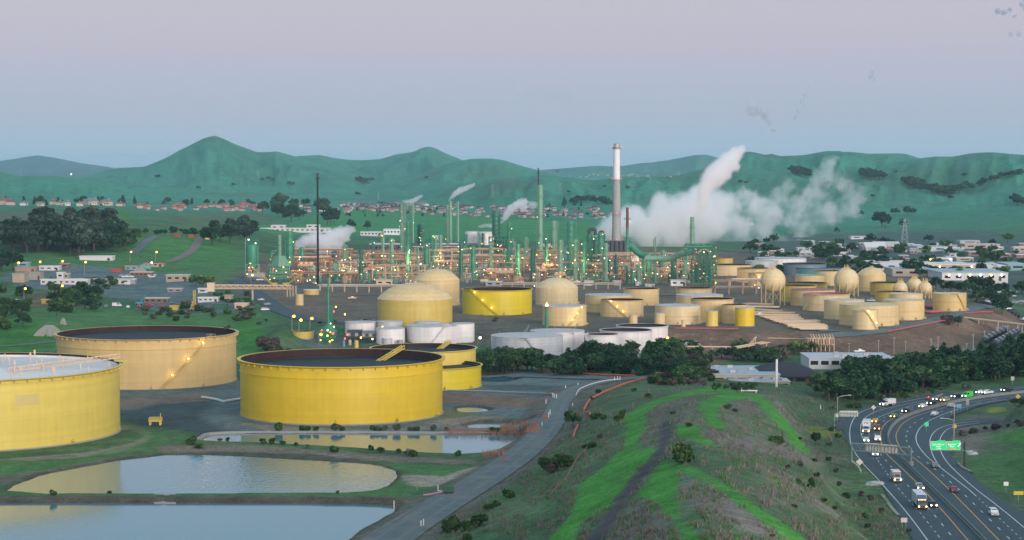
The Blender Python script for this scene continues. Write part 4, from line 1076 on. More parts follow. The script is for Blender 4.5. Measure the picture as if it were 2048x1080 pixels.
# ---------------------------------------------------------------- process plant
near_words = [(520, 'the green drum silo'),(560, 'the big furnace'),(636, 'the black flare stack'),(700, 'the steam cloud'),(768, 'the skirted green column'),(815, 'the steaming column trio'),
  (868, 'the red beacon column'),(909, 'the long green vessel'),(955, 'the white tank bank'),(996, 'the red-lit tower'),(1076, 'the thin flare mast'),(1110, 'the lone stout column'),(1150, 'the fat reactor'),
  (1200, 'the hooked pipe reactor'),(1232, 'the tall chimney'),(1275, 'the short steaming column'),(1311, 'the pale vent stack'),(1350, 'the pale green duct'),(1405, 'the lattice structure'),(1450, 'the first sphere')]
def near(px): return min(near_words, key=lambda q: abs(q[0] - px))[1]
LAMPS = [L_YEL, L_WHT, L_RED, L_YEL, L_ORG, L_WHT, L_GRN]
def lattice(b, w, d, h, nx, nz, bar=.3, c=(0,0,0), brace=True, ny=1):
    xs = [c[0] - w / 2 + w * i / nx for i in range(nx + 1)]; ys = [c[1] - d / 2 + d * i / ny for i in range(ny + 1)]; zs = [c[2] + h * i / nz for i in range(nz + 1)]
    for x in xs:
        for y in ys: b.bar((x, y, c[2] - .5),(x, y, c[2] + h), bar)
    for z in zs[1:]:
        for y in ys: b.bar((xs[0], y, z),(xs[-1], y, z), bar * .8)
        for x in xs: b.bar((x, ys[0], z),(x, ys[-1], z), bar * .8)
    if brace:
        for y in (ys[0], ys[-1]):
            for i in range(nx):
                for k in range(nz):
                    if (i + k) % 2: b.bar((xs[i], y, zs[k]),(xs[i + 1], y, zs[k + 1]), bar * .55)
                    else: b.bar((xs[i + 1], y, zs[k]),(xs[i], y, zs[k + 1]), bar * .55)
def place(cx, yb, z=None):
    return ground(cx, yb) if z is None else zp(cx, yb, z)
def ring_platform(r, z, m, t, w=1.3):
    b = MB(); b.lathe([(r * .98, z),(r + w, z),(r + w, z + .25),(r * .98, z + .25)], 16)
    for k in range(12):
        a = 2 * math.pi * k / 12; b.cyl(((r + w - .1) * math.cos(a),(r + w - .1) * math.sin(a), z),((r + w - .1) * math.cos(a),(r + w - .1) * math.sin(a), z + 1.3), .08, n=4)
    P = [((r + w - .1) * math.cos(a),(r + w - .1) * math.sin(a), z + 1.3) for a in np.linspace(0,2 * math.pi, 17)]
    b.tube(P, .09,4)
    return b.obj('platform', m, t)
def tower(x0, x1, yt, yb, m, label, plats=4, lamps=3, cap='dome', name='process_tower', prof=None, z=None, ladder=True, pm=None, group='columns of the process plant', nose=0, lr=.36, cat='column'):
    cx = (x0 + x1) / 2
    fx, fy, fz = place(cx, yb, z)
    r = (x1 - x0) / 2 * mpp(fy) * (1.16 if name == 'process_tower' else 1); h = yp(cx, yt, fy)[2] - fz
    t = thing(name, label, cat, (fx, fy, fz), group=group)
    b = MB()
    P = [(r * k, h * q) for k, q in prof] if prof else [(r * 1.12,-.5),(r * 1.12, h * .04),(r, h * .05)]
    if not prof:
        if cap == 'dome': P += [(r, h - r * .7),(r * .86, h - r * .3),(r * .5, h - r * .06),(0, h)]
        elif cap == 'neck': P += [(r, h * .80),(r * .55, h * .86),(r * .55, h * .985),(r * .40, h)]
        else: P += [(r, h),(r * .88, h),(r * .88, h - 1.5)]
    b.lathe(P, 20); b.obj('shell', m, t)
    pm = pm or m
    for k in range(plats):
        ring_platform(r, h * (.22 + .74 * (k + .5) / max(plats, 1)), pm, t, w=max(1.0, r * .3))
    if ladder:
        b = MB(); a = -1.1 if int(x0) % 2 else -2.2
        for o in (-.35,.35): b.bar(((r + .5) * math.cos(a) + o, (r + .5) * math.sin(a), 0),((r + .5) * math.cos(a) + o, (r + .5) * math.sin(a), h * .97), .16)
        for k in range(int(h / 2)): b.bar(((r + .5) * math.cos(a) - .35,(r + .5) * math.sin(a), k * 2 + 1),((r + .5) * math.cos(a) + .35,(r + .5) * math.sin(a), k * 2 + 1), .12)
        b.obj('ladder', pm, t)
        b = MB(); a = -.5 if int(x0) % 2 else -2.7                # downcomer pipe
        rr = r + .9
        b.tube([(rr * math.cos(a) * .6, rr * math.sin(a) * .6, h * .93),(rr * math.cos(a), rr * math.sin(a), h * .96),(rr * math.cos(a) * 1.05, rr * math.sin(a) * 1.05, h * .9),(rr * math.cos(a) * 1.05, rr * math.sin(a) * 1.05, h * .12)], max(.25, r * .13), 6)
        b.obj('overhead_pipe', m, t)
    for k in range(lamps):
        a = R(random.uniform(-150,-30)); zz = h * random.uniform(.12,.98)
        lamp_part(t, ((r + 1.4) * math.cos(a),(r + 1.4) * math.sin(a), zz), LAMPS[(k * 3 + int(x0)) % 7], lr * random.uniform(.75,1.15))
    t['hgt'] = h
    return t, r, h
def lampies(t, n, w, d, h, ms=None, lr=.4):
    for k in range(n):
        lamp_part(t, (random.uniform(-w / 2, w / 2), -d / 2 - .5, random.uniform(.08,1) * h),(ms or LAMPS)[k % len(ms or LAMPS)], lr * random.uniform(.7,1.2))
# tall banded chimney
t, r, h = tower(1223.5,1242,287,502, STACKC, 'tall concrete chimney with white upper third and red aircraft lights', plats=0, lamps=0, ladder=False, name='chimney', cat='chimney',
   prof=[(1.0,-.004),(.98,.1),(.90,.35),(.80,.62),(.76,.663)], group='chimneys of the refinery')
b = MB(); b.lathe([(r * .77, h * .663),(r * .69, h * .958)], 28); b.obj('painted_shaft', STACKW, t)
b = MB(); b.lathe([(r * .78, h * .95),(r * .84, h * .957),(r * .84, h * .972),(r * .66, h * .974),(r * .64, h * .995),(r * .5, h),(r * .48, h * .97)], 28); b.obj('cap', STEEL, t)
for q, k in ((.05,1.15),(.095,1.05),(.335,.91),(.662,.80),(.955,.80)): ring_platform(r * k * .98, h * q, STEEL, t, 1.3)
for q, k in ((.10,1.1),(.34,.95),(.665,.85),(.96,.82)):
    for a in (-20,-90,-160): lamp_part(t, ((r * k + 1.2) * math.cos(R(a)),(r * k + 1.2) * math.sin(R(a)), h * q + 1.5), L_RED, .42 if a != -90 else .3)
for k in range(5):
    bx = MB(); bx.box((r * (1.9 - k * .95), -r * 1.5,6),(6,5,12)); bx.obj('fan_house', STEELD, t)
# flare stacks
def mast(cx, yt, yb, w, label, m=BLK, low=None, steam=False):
    fx, fy, fz = place(cx, yb); h = yp(cx, yt, fy)[2] - fz; r = w / 2 * mpp(fy)
    t = thing('flare_stack', label, 'flare stack', (fx, fy, fz), group='flare stacks')
    b = MB(); b.lathe([(r * 1.1,0),(r, h * .5),(r * .9, h * .97)], 14); b.obj('riser', m, t)
    b = MB(); b.lathe([(r * .9, h * .955),(r * 1.5, h * .958),(r * 1.5, h * .965),(r * 1.0, h * .968),(r * 1.2, h * .985),(r * 1.25, h),(r, h),(r * .9, h * .985)], 14); b.obj('tip', STEELD, t)
    b = MB()
    for k in range(int(h / 2.4)): b.bar((-.4, -r - .45, k * 2.4),(.4, -r - .45, k * 2.4), .12)
    for o in (-.4,.4): b.bar((o, -r - .45,0),(o, -r - .45, h * .95), .14)
    b.obj('ladder', STEELD, t)
    ring_platform(r, h * .94, STEELD, t, .8)
    return t, fx, fy, h
mast(636,346,568,4.2, 'tall black flare stack left of the steam cloud')
tower(1076,1085,369,524, GRNP, 'green column at the foot of the thin black flare mast', plats=3, lamps=2, cap='dome')
mast(1076.5,336,520,2.4, 'thin black flare mast rising out of a green column')
# columns: x0, x1, top, base, paint, description
for row in [
 (801,807.5,405,512, GRNP, 'tall green column with many platforms, first of the steaming trio', 6,4, 'dome'),
 (809,812.5,404,510, GRNP, 'thin pale stack standing between two tall green columns', 0,0, 'flat'),
 (813,820.5,441,556, GRN, 'broad green column with lamps up its side behind the domed tanks', 5,7, 'dome'),
 (824.5,828,406,486, GRNP, 'slim pale green stack beside the broad lamp-lit column', 0,1, 'flat'),
 (835.5,841.5,447,512, GRND, 'dark green column of a close pair with shared platforms', 6,3, 'dome'),
 (843,848.5,446,513, GRN, 'bright green column of a close pair with shared platforms', 6,3, 'dome'),
 (834.5,839,491,552, GRNP, 'short green column leaking steam in front of the close pair', 2,2, 'neck'),
 (861,868,470,545, GRN, 'green column with swollen foot and red beacon', 4,3, 'dome'),
 (868.5,873.5,474,534, GRNP, 'column with a rusty upper half beside the swollen foot one', 6,3, 'flat'),
 (893,897.5,410,512, GRNP, 'tall slim green column left of the steaming chimney', 6,2, 'dome'),
 (898.5,904,402,490, GRNP, 'tall pale chimney trailing a small white plume', 2,1, 'flat'),
 (914,918,402,484, GRNP, 'plain slim stack to the right of the small white plume', 0,0, 'flat'),
 (764,769,462,540, GRNP, 'green column with a wide skirt near the tan pipe racks', 3,3, 'neck'),
 (929.5,934.5,468,503, GRN, 'short green drum tower over the long horizontal vessel', 1,2, 'dome'),
 (963.5,967,466,520, GRND, 'thin dark column left of the red-lit tower', 2,1, 'flat'),
 (957.5,959.5,466,520, GRNP, 'thin green pipe column in front of the white tanks', 0,0, 'flat'),
 (1015,1023,446,532, GRN, 'green column with a rusted head beside the red-lit tower', 4,3, 'flat'),
 (1007,1014,500,540, GRN, 'short stout green column in front of the red-lit tower', 3,2, 'dome'),
 (1103,1114,441,512, GRNP, 'stout pale green column standing alone before the green field', 2,1, 'dome'),
 (1135,1149,441,552, GRN, 'fat green reactor column with stacked platforms at its side', 7,4, 'dome'),
 (1147,1155.5,478,560, GRNP, 'slender green column with a red beacon in front of the fat reactor', 4,4, 'dome'),
 (1160,1164,522,556, GRNP, 'small green column beside the slender one with red beacon', 2,1, 'dome'),
 (1174,1184.5,467,542, GRN, 'green column with a column of white lamps and a curved top pipe', 3,6, 'dome'),
 (1186,1193,474,535, GRND, 'dark green column squeezed between two lamp-lit reactors', 4,3, 'dome'),
 (1196,1207,464,544, GRN, 'green reactor with a big dark hooked pipe over its head', 4,4, 'dome'),
 (1262,1268.5,536,570, GRN, 'short green column with a white foot by the yard road', 2,2, 'dome'),
 (1273,1283,530,570, GRNP, 'short fat green column venting steam by the yard road', 2,2, 'neck'),
 (1283,1287,512,566, GRNP, 'pale slim column behind the short fat green one', 2,1, 'flat'),
 (1252,1256,530,569, GRN, 'thin green column beside the short one with a white foot', 2,2, 'dome'),
 (665,674,527,559, GRNP, 'short pale green drum column right of the black flare stack', 1,2, 'flat'),
 (574,585,462,530, GRN, 'thick green column with railings at the top behind the furnace', 3,3, 'flat'),
 (663,671,500,524, GRND, 'dark green vessel top showing through the steam cloud', 2,1, 'dome'),
 (750,753,540,568, GRN, 'small green column near the tan building row', 1,2, 'dome'),
 (1125,1137,494,540, mat('blue green paint', (.05,.20,.22), .5,.15,.3), 'blue green vessel on stilts left of the fat reactor', 2,2, 'dome'),
 (1216,1221,516,560, GRND, 'dark green column at the foot of the tall chimney', 3,2, 'dome'),
 (659.5,663.5,612,652, GRN, 'thin bright green column beside the near furnace', 1,1, 'flat'),
]:
    tower(*row[:6], plats=row[6], lamps=row[7], cap=row[8])
_xd = ['with a rusted base', 'with a bare top', 'with crowded platforms', 'with one lamp', 'with a bulging foot', 'with a thick side pipe', 'of faded paint']
for i, (px, w, yt, yb) in enumerate([(604,7,494,545),(690,6,488,540),(722,8,498,558),(746,5,480,536),(784,7,476,548),(853,9,486,552),(881,6,470,540),(922,7,484,556),(946,8,492,560),(982,6,478,556),(1036,8,488,556),(1052,6,474,540),(1066,9,496,562),(1093,6,470,548),(1121,8,480,560),(1169,7,482,562),(1211,9,486,560),(1232,7,508,566),(1297,9,506,562),(1326,7,500,556),(1346,9,510,566),(1371,7,492,560)]):
    tower(px - w / 2, px + w / 2, yt, yb, (GRN, GRNP, GRND, GRN, GRNP)[i % 5], f'{("green", "pale green", "dark green", "green", "pale green")[i % 5]} column {_xd[i % 7]} {["in front of", "just behind", "beside", "close to"][(i // 2) % 4]} {near(px)}', plats=(3,6,4,2,5)[i % 5], lamps=(2,3,1)[i % 3], cap=('dome', 'neck', 'flat', 'dome')[i % 4])
# pale vent stack, rusty headed stack
tower(1308.5,1313,474,567, GRNP, 'thin pale vent stack rising in front of the steam bank', plats=0, lamps=1, name='vent_stack', cat='stack', prof=[(1.6,0),(1.2,.2),(.8,.55),(.55,.95),(.5,1)], group='stacks of the refinery')
t, r, h = tower(1249,1260,415,520, GRN, 'green stack with a dark red head beside the tall chimney', plats=2, lamps=2, name='stack', cat='stack', ladder=False, prof=[(1.0,0),(.95,.12),(.55,.25),(.50,.62)], group='stacks of the refinery')
b = MB(); b.lathe([(r * .50, h * .62),(r * .48, h),(r * .40, h),(r * .40, h * .95)], 18); b.obj('head', STACKR, t)
# hooked overhead pipes
def hooked(P, r, m, name, label, n=10):
    Q = [yp(a, b_, d) for a, b_, d in P]; o = Vector(Q[0]); o.z = hz(o.x, o.y)
    t = thing(name, label, 'pipe', o); b = MB(); b.tube([Vector(q) - o for q in catmull(Q, 6)], r, n); b.obj('pipe', m, t)
    b = MB()
    for q in Q[1:-1:2]:
        d = Vector(q) - o; b.bar((d.x, d.y + .5,-.5),(d.x, d.y + .5, d.z), .35)
    b.obj('support', STEELD, t)
    return t
d0 = ground(1180,542)[1]
hooked([(1179,474, d0),(1178,462, d0),(1184,458, d0),(1190,460, d0),(1191,470, d0)], 1.6, STEELD, 'overhead_pipe', 'dark hooked pipe over the lamp-lit green column')
hooked([(1198,467, d0 + 4),(1203,464, d0 + 4),(1207,469, d0 + 4),(1207.5,490, d0 + 4),(1207,520, d0 + 4)], 1.7, STEELD, 'overhead_pipe', 'dark pipe bending down the side of the green reactor')
d1 = ground(1395,571)[1]
hooked([(1290,517, d1 + 8),(1320,517, d1 + 8),(1340,517, d1 + 6),(1352,512, d1 + 4),(1366,507, d1 + 2),(1384,505, d1 + 4)], 2.4, GRNP, 'flue_duct', 'thick pale green duct climbing to the lattice structure', 14)
hooked([(1254,494, d1 + 25),(1262,491, d1 + 25),(1270,500, d1 + 24),(1280,508, d1 + 22),(1290,512, d1 + 20)], 2.6, GRN, 'flue_duct', 'thick green duct sloping down from the rusty headed stack', 14)
# silo on legs
def base_thing(cx, yb, name, label, cat, group=None):
    g = place(cx, yb); t = thing(name, label, cat, g, group=group); return t, g[1], mpp(g[1])
t, Y, k = base_thing(505,560, 'coke_silo', 'green drum silo on a tall steel frame with white lamps', 'silo')
top = yp(505,476, Y)[2] - t.location.z; z0 = yp(505,529, Y)[2] - t.location.z; z1_ = yp(505,492, Y)[2] - t.location.z
b = MB(); b.lathe([(2, z0 - 6),(12 * k, z0),(12 * k, z1_),(11 * k, z1_ + 1)], 28); b.lathe([(11 * k, z1_ + 1),(0, z1_ + 2)], 28); b.obj('drum', GRN, t)
b = MB(); lattice(b, 26 * k, 20 * k, z0,3,3,.5); b.obj('lower_frame', STEEL, t)
b = MB(); lattice(b, 24 * k, 18 * k, top - z1_, 3,3,.3,(0,0, z1_)); b.obj('upper_frame', GRN, t)
b = MB(); b.bar((-12.5 * k, -11 * k, 0),(-12.5 * k, -11 * k, top), .4); b.bar((12.5 * k, -11 * k, 0),(12.5 * k, -11 * k, z1_), .4); b.obj('pipe', GRNP, t)
b = MB(); b.box((10 * k, -16 * k, z0 * .35),(34 * k, 5,3.5)); lattice(b, 34 * k, 5, z0 * .3,5,1,.3,(10 * k, -16 * k, 0)); b.obj('conveyor', STEEL, t)
lampies(t, 9,24 * k, 22 * k, top, [L_WHT, L_YEL, L_RED], .45)
# furnaces
def furnace(cx, w, ybox0, ybox1, ystack, sw, label, m=GRNP, yhop=None):
    t, Y, k = base_thing(cx, ybox1, 'furnace', label, 'furnace')
    Z = lambda y: yp(cx, y, Y)[2] - t.location.z
    W = w * k; hb = Z(ybox0); hh = Z(yhop) if yhop else hb
    b = MB(); b.box((0, W * .35, hb / 2 + 1),(W, W * .7, hb - 2)); b.obj('box', m, t)
    b = MB()
    for i in range(9): b.bar((-W / 2 + W * i / 8,-.15,0),(-W / 2 + W * i / 8,-.15, hb), .4)
    for i in range(5): b.bar((-W / 2,-.15, hb * i / 4),(W / 2,-.15, hb * i / 4), .4)
    b.obj('buckstay', GRN, t)
    b = MB(); b.cyl((0, W * .35, hb),(0, W * .35, hh), W * .62, sw * k * 1.5, n=4); b.obj('hopper', m, t)
    b = MB(); b.lathe([(sw * k / 2 * 1.1, hh - 1),(sw * k / 2, Z(ystack)),(sw * k / 2 * .85, Z(ystack)),(sw * k / 2 * .85, Z(ystack) - 3)], 16, c=(0, W * .35,0)); b.obj('stack', m, t)
    for q in (.25,.5,.75):
        z = hh + (Z(ystack) - hh) * q
        b = MB(); b.lathe([(sw * k * .5, z),(sw * k * .9, z),(sw * k * .9, z + .3),(sw * k * .5, z + .3)], 12, c=(0, W * .35,0)); b.obj('platform', GRN, t)
    b = MB(); b.box((0,-.8, hb * .5),(W * 1.1,1.6,.25)); b.box((0,-.8, hb),(W * 1.1,1.6,.25))
    for i in range(9): b.cyl((-W * .55 + W * 1.1 * i / 8,-1.5, hb),(-W * .55 + W * 1.1 * i / 8,-1.5, hb + 1.3), .1, n=4)
    b.obj('walkway', GRN, t)
    lampies(t, 8, W, 3, hb * 1.4, [L_YEL, L_RED, L_ORG], .42)
    return t, k, Z, W
t, k, Z, W = furnace(558,38,533,563,470,7, 'big pale green furnace box with a pyramid hood and stack', GRNP, 512)
b = MB(); b.tube([(-W * .42, W * .3, Z(533)),(-W * .42, W * .3, Z(510)),(-W * .40, W * .3, Z(505)),(-W * .3, W * .3, Z(503)),(-W * .1, W * .3, Z(503))], 3.0 * k, 10); b.obj('side_duct', GRN, t)
furnace(656,30,664,686,556,4, 'near green furnace with a thin tall pale stack behind the biggest tank', GRN, 650)
# red lit tower with its lattice
t, Y, k = base_thing(996,528, 'catalytic_cracker', 'dark lattice tower crowned by a green reactor and red lamps', 'tower')
Z = lambda y: yp(996, y, Y)[2] - t.location.z
b = MB(); lattice(b, 36 * k, 22 * k, Z(474), 5,5,.55); b.obj('frame', GRND, t)
b = MB(); b.lathe([(6.5 * k, Z(474)),(6.5 * k, Z(430)),(5 * k, Z(424)),(2 * k, Z(420))], 20, c=(-2 * k, 0,0)); b.obj('reactor', GRN, t)
b = MB(); lattice(b, 15 * k, 12 * k, Z(416) - Z(474), 2,6,.35,(-2 * k, 0, Z(474))); b.obj('upper_frame', GRND, t)
for q in (433,442,451,460,468): ring_platform(6.5 * k, Z(q), GRND, t, 2.0)
for o in t.children[-5:]: o.location = (-2 * k, 0,0)
b = MB(); b.box((0,0, Z(492)),(34 * k, 20 * k, 3 * k)); b.box((-8 * k, -2 * k, Z(483)),(10 * k, 12 * k, 6 * k)); b.obj('vessel_deck', mat('dark maroon steel', (.09,.022,.03), .6), t)
for i in range(3):
    b = MB(); b.cyl(((-10 + 9 * i) * k, 0,0),((-10 + 9 * i) * k, 0, Z(496)), 1.6 * k, n=12); b.obj('riser', GRND, t)
lampies(t, 14,34 * k, 24 * k, Z(474), [L_RED, L_RED, L_WHT, L_ORG, L_YEL], .42)
# lattice structure with short stack
t, Y, k = base_thing(1408,573, 'lattice_structure', 'green lattice structure of many decks carrying a short steaming stack', 'structure')
Z = lambda y: yp(1408, y, Y)[2] - t.location.z
b = MB(); lattice(b, 48 * k, 24 * k, Z(520), 4,6,.5); b.obj('lower_frame', GRN, t)
b = MB(); lattice(b, 60 * k, 24 * k, Z(488) - Z(520), 4,2,.45,(-7 * k, 0, Z(520))); b.obj('upper_frame', GRN, t)
for q in (560,550,540,530,520,505,488):
    b = MB(); b.box((-3 * k, 0, Z(q)),(44 * k, 22 * k, .3)); b.obj('deck', GRND, t)
for i in range(4):
    b = MB(); b.cyl(((-16 + 9 * i) * k, 2, Z(566)),((-16 + 9 * i) * k, 2, Z(525)), 2.2 * k, n=12); b.obj('vessel', GRN if i % 2 else GRND, t)
b = MB(); b.lathe([(4.6 * k, Z(490)),(4.4 * k, Z(456)),(4.0 * k, Z(434)),(3.4 * k, Z(434)),(3.4 * k, Z(440))], 20, c=(-24 * k, 0,0)); b.obj('stack', GRNP, t)
b = MB(); b.cyl((-38 * k, -4, Z(493)),(14 * k, -4, Z(493)), 2.6 * k, n=12); b.obj('header_duct', GRN, t)
b = MB(); b.tube([((-2 + 11 * math.cos(a)) * k, -6, Z(507) + 9 * k * math.sin(a)) for a in np.linspace(0, math.pi, 12)], 1.6 * k, 8); b.obj('loop_pipe', GRNP, t)
for z in (455,470):
    b = MB(); b.lathe([(4.4 * k, Z(z)),(6.6 * k, Z(z)),(6.6 * k, Z(z) + .3),(4.4 * k, Z(z) + .3)], 14, c=(-24 * k, 0,0)); b.obj('platform', GRN, t)
lampies(t, 16,46 * k, 26 * k, Z(490), [L_RED, L_RED, L_YEL, L_ORG, L_RED], .42)
# long green vessel and other horizontal drums
def drum(cx, w, yc, yb, hpx, m, label, name='horizontal_vessel', group='horizontal vessels of the process plant'):
    t, Y, k = base_thing(cx, yb, name, label, 'vessel', group)
    zc = max(yp(cx, yc, Y)[2] - t.location.z, hpx * k * .6); r = hpx * k / 2; L = w * k / 2
    b = MB(); P = [(0, -L - r * .5),(r * .6, -L - r * .36),(r * .93, -L - r * .1),(r, -L),(r, L),(r * .93, L + r * .1),(r * .6, L + r * .36),(0, L + r * .5)]
    b.lathe(P, 16); b.v = [(v[2], v[0], v[1] + zc) for v in b.v]; b.obj('shell', m, t)
    for s in (-.6,.6):
        b = MB(); b.box((s * L, 0,(zc - r * .5) / 2),(1.4, r * 1.5, zc - r * .4)); b.obj('saddle', CONC, t)
    b = MB(); b.cyl((L * .3,0, zc + r * .9),(L * .3,0, zc + r * 1.7), r * .22, n=8); b.obj('nozzle', m, t)
    return t
drum(909,50,504,512,8, GRN, 'very long green horizontal vessel behind the tall stacks')
# tan pipe racks
def rack(x0, x1, yb, ht, lev, label, m=PINK, npipe=5, dep=7, z=None, lamps=3, name='pipe_rack', rz=0, pm=None, brace=False):
    cx = (x0 + x1) / 2; t, Y, k = base_thing(cx, yb, name, label, 'pipe rack', 'pipe racks of the process plant')
    t.rotation_euler.z = rz
    W = (x1 - x0) * k; nb = max(2, int(W / 9))
    b = MB()
    for i in range(nb + 1):
        x = -W / 2 + W * i / nb
        for y in (-dep / 2, dep / 2): b.bar((x, y, -.5),(x, y, ht + .6), .42)
        for L in range(lev): b.bar((x, -dep / 2, ht * (L + 1) / lev),(x, dep / 2, ht * (L + 1) / lev), .36)
    for y in (-dep / 2, dep / 2):
        for L in range(lev): b.bar((-W / 2, y, ht * (L + 1) / lev - .3),(W / 2, y, ht * (L + 1) / lev - .3), .3)
    if brace:
        for i in range(0, nb, 2):
            x = -W / 2 + W * i / nb; b.bar((x, -dep / 2,0),(x + W / nb, -dep / 2, ht), .25)
    b.obj('frame', m, t)
    for L in range(lev):
        for j in range(npipe):
            y = -dep / 2 + dep * (j + .5) / npipe; r = random.choice((.22,.3,.42,.55)); z0 = ht * (L + 1) / lev + .25 + r
            e0, e1 = -W / 2 - random.uniform(-3,3), W / 2 + random.uniform(-3,3)
            P = [(e0, y, z0),(e1, y, z0)]
            if random.random() < .3: P = [(e0, y, z0 - ht / lev * .8)] + P
            if random.random() < .3: P = P + [(e1, y, z0 - ht / lev * .9)]
            b = MB(); b.tube(P, r, 6); b.obj('pipe', random.choice((PINK, PINK3, PINK2, STEEL, PINK) if not pm else pm), t)
    lampies(t, lamps, W, dep, ht, None, .34)
    return t
SIDE = ['in front of', 'just behind', 'beside', 'close to']
rk = 0
for (x0, x1, yb, ht, lev) in [(590,700,528,15,3),(640,760,519,12,2),(700,800,532,14,3),(735,835,544,16,3),(745,850,560,12,2),(790,880,527,13,3),(830,925,517,12,2),
    (860,925,545,20,4),(905,1005,536,18,3),(925,1010,552,17,3),(960,1060,522,12,2),(1020,1130,520,14,3),(1030,1130,532,16,3),(1025,1095,545,13,3),
    (1095,1150,552,12,2),(1120,1200,520,13,2),(1110,1200,538,12,3),(1165,1260,556,12,2),(1200,1262,545,15,3),(1215,1270,522,14,3),(1285,1390,540,12,3),(1290,1385,528,14,2),
    (1250,1340,560,9,2),(1330,1400,552,11,2),(590,660,548,14,3),(680,745,552,12,2),(600,690,566,8,1)]:
    rk += 1; ht *= (.55,.9,.7,1.0)[rk % 4] if yb < 534 else 1
    w = ['tan', 'rust brown', 'light tan'][rk % 3]
    rack(x0, x1, yb, ht, lev, f'{w} pipe rack of {["one","two","three","four"][lev-1]} decks {SIDE[rk % 4]} {near((x0 + x1) / 2)}' + (', tallest there' if ht > 15 else ', low' if ht < 10 else ''), [PINK, PINK2, PINK3][rk % 3], npipe=4, brace=rk % 2 == 0)
# wide racks crossing the front of the plant
rack(640,910,585,5,1, 'long low pipe rack along the yard road behind the domed tanks', PINK3,4,5, lamps=2)
rack(1000,1240,578,4,1, 'long low pipe rack on the yard road behind the pale dome', PINK3,4,5, lamps=2)
rack(1430,1540,588,10,2, 'tan rack on many posts between the lattice structure and the sphere', PINK, 4,6, lamps=3)
rack(1460,1540,575,6,1, 'low tan rack in front of the broad cream tank row', PINK3,4,6, lamps=1)
# exchangers, coolers, drums, sheds and pumps between the racks
def cooler(cx, yb, w, h, label):
    t, Y, k = base_thing(cx, yb, 'air_cooler', label, 'air cooler', 'fin fan air coolers')
    W = w * k; b = MB(); lattice(b, W, W * .5, h * .7,3,1,.35); b.obj('frame', PINK2, t)
    b = MB(); b.box((0,0, h * .78),(W * 1.05, W * .55, h * .18)); b.obj('header_box', PINK, t)
    for i in range(3):
        b = MB(); b.lathe([(W * .14, h * .87),(W * .15, h),(W * .12, h),(W * .11, h * .9)], 14, c=(W * (i - 1) * .33,0,0)); b.obj('fan_ring', PINK3, t)
    lampies(t, 1, W, W * .5, h, [L_ORG, L_YEL], .5)
def shed(cx, yb, w, h, d, m, label, name='plant_shed', roofm=None, win=3, rz=0, cat='shed', z=None, pitched=False, door=True):
    g = place(cx, yb, z); t = thing(name, label, cat, g, rz); k = mpp(g[1])
    W, Hh, Dp = w * k, h * k, d
    b = MB(); b.box((0, Dp / 2, Hh / 2 - .5),(W, Dp, Hh + 1)); b.obj('wall', m, t)
    b = MB()
    if pitched:
        b.add([(-W * .53,-.6, Hh),(W * .53,-.6, Hh),(W * .53, Dp + .6, Hh),(-W * .53, Dp + .6, Hh),(-W * .53, Dp / 2, Hh + Dp * .22),(W * .53, Dp / 2, Hh + Dp * .22)], [(0,1,5,4),(2,3,4,5),(1,2,5),(3,0,4),(3,2,1,0)])
    else: b.box((0, Dp / 2, Hh + .28),(W + .9, Dp + .9,.5))
    b.obj('roof', roofm or LIDW, t)
    for i in range(win):
        b = MB(); x = -W / 2 + W * (i + .5) / win
        b.box((x, -.04, Hh * .58),(W / win * .5,.08, Hh * .3)); b.obj('window', GLASS, t)
    if door:
        b = MB(); b.box((W * .38,-.05, Hh * .3),(min(2.4, W * .12), .1, Hh * .6)); b.obj('door', STEELD, t)
    return t
for i, (cx, yb, w, h) in enumerate([(612,550,30,11),(650,548,24,11),(1010,566,34,12),(1075,560,34,11),(985,560,24,10),(1120,566,22,9),(820,538,24,11),(1230,566,20,9),(705,562,22,9),(1095,548,22,10),(1340,560,26,9)]):
    cooler(cx, yb, w, h, f'rusty tan air cooler {"with three fan rings" if i % 2 else "with deep header"} {SIDE[i % 4]} {near(cx)}' + [', first row', ', second row', ', largest', ''][i % 4])
for i, (cx, yb, w, hp, mm) in enumerate([(600,558,14,4, PINK3),(665,556,12,5, PINK),(720,545,18,5, PINK3),(775,552,14,5, GRN),(845,556,16,5, PINK),(880,560,12,6, PINK3),(935,560,14,5, PINK2),(968,566,14,6, PINK3),
     (1040,568,14,5, PINK),(1100,566,12,5, GRN),(1135,566,15,5, PINK3),(1185,562,16,5, PINK),(1215,566,12,6, GRNP),(1245,560,12,5, PINK2),(1300,556,16,6, PINK3),(1325,548,18,6, PINK),(1360,560,14,5, GRNP),
     (1015,556,12,5, GRN),(1090,497,20,8, PINK3),(1140,500,14,7, PINK),(860,523,16,5, PINK2),(790,517,16,5, PINK3),(955,520,16,5, PINK)]):
    cn = {PINK: 'tan', PINK2: 'rust brown', PINK3: 'light tan', GRN: 'green', GRNP: 'pale green'}[mm]
    drum(cx, w, yb - hp * .75, yb, hp, mm, f'{cn} horizontal drum on saddles {SIDE[i % 4]} {near(cx)}' + (' by the road' if yb > 562 else ' among racks' if yb < 550 else ''))
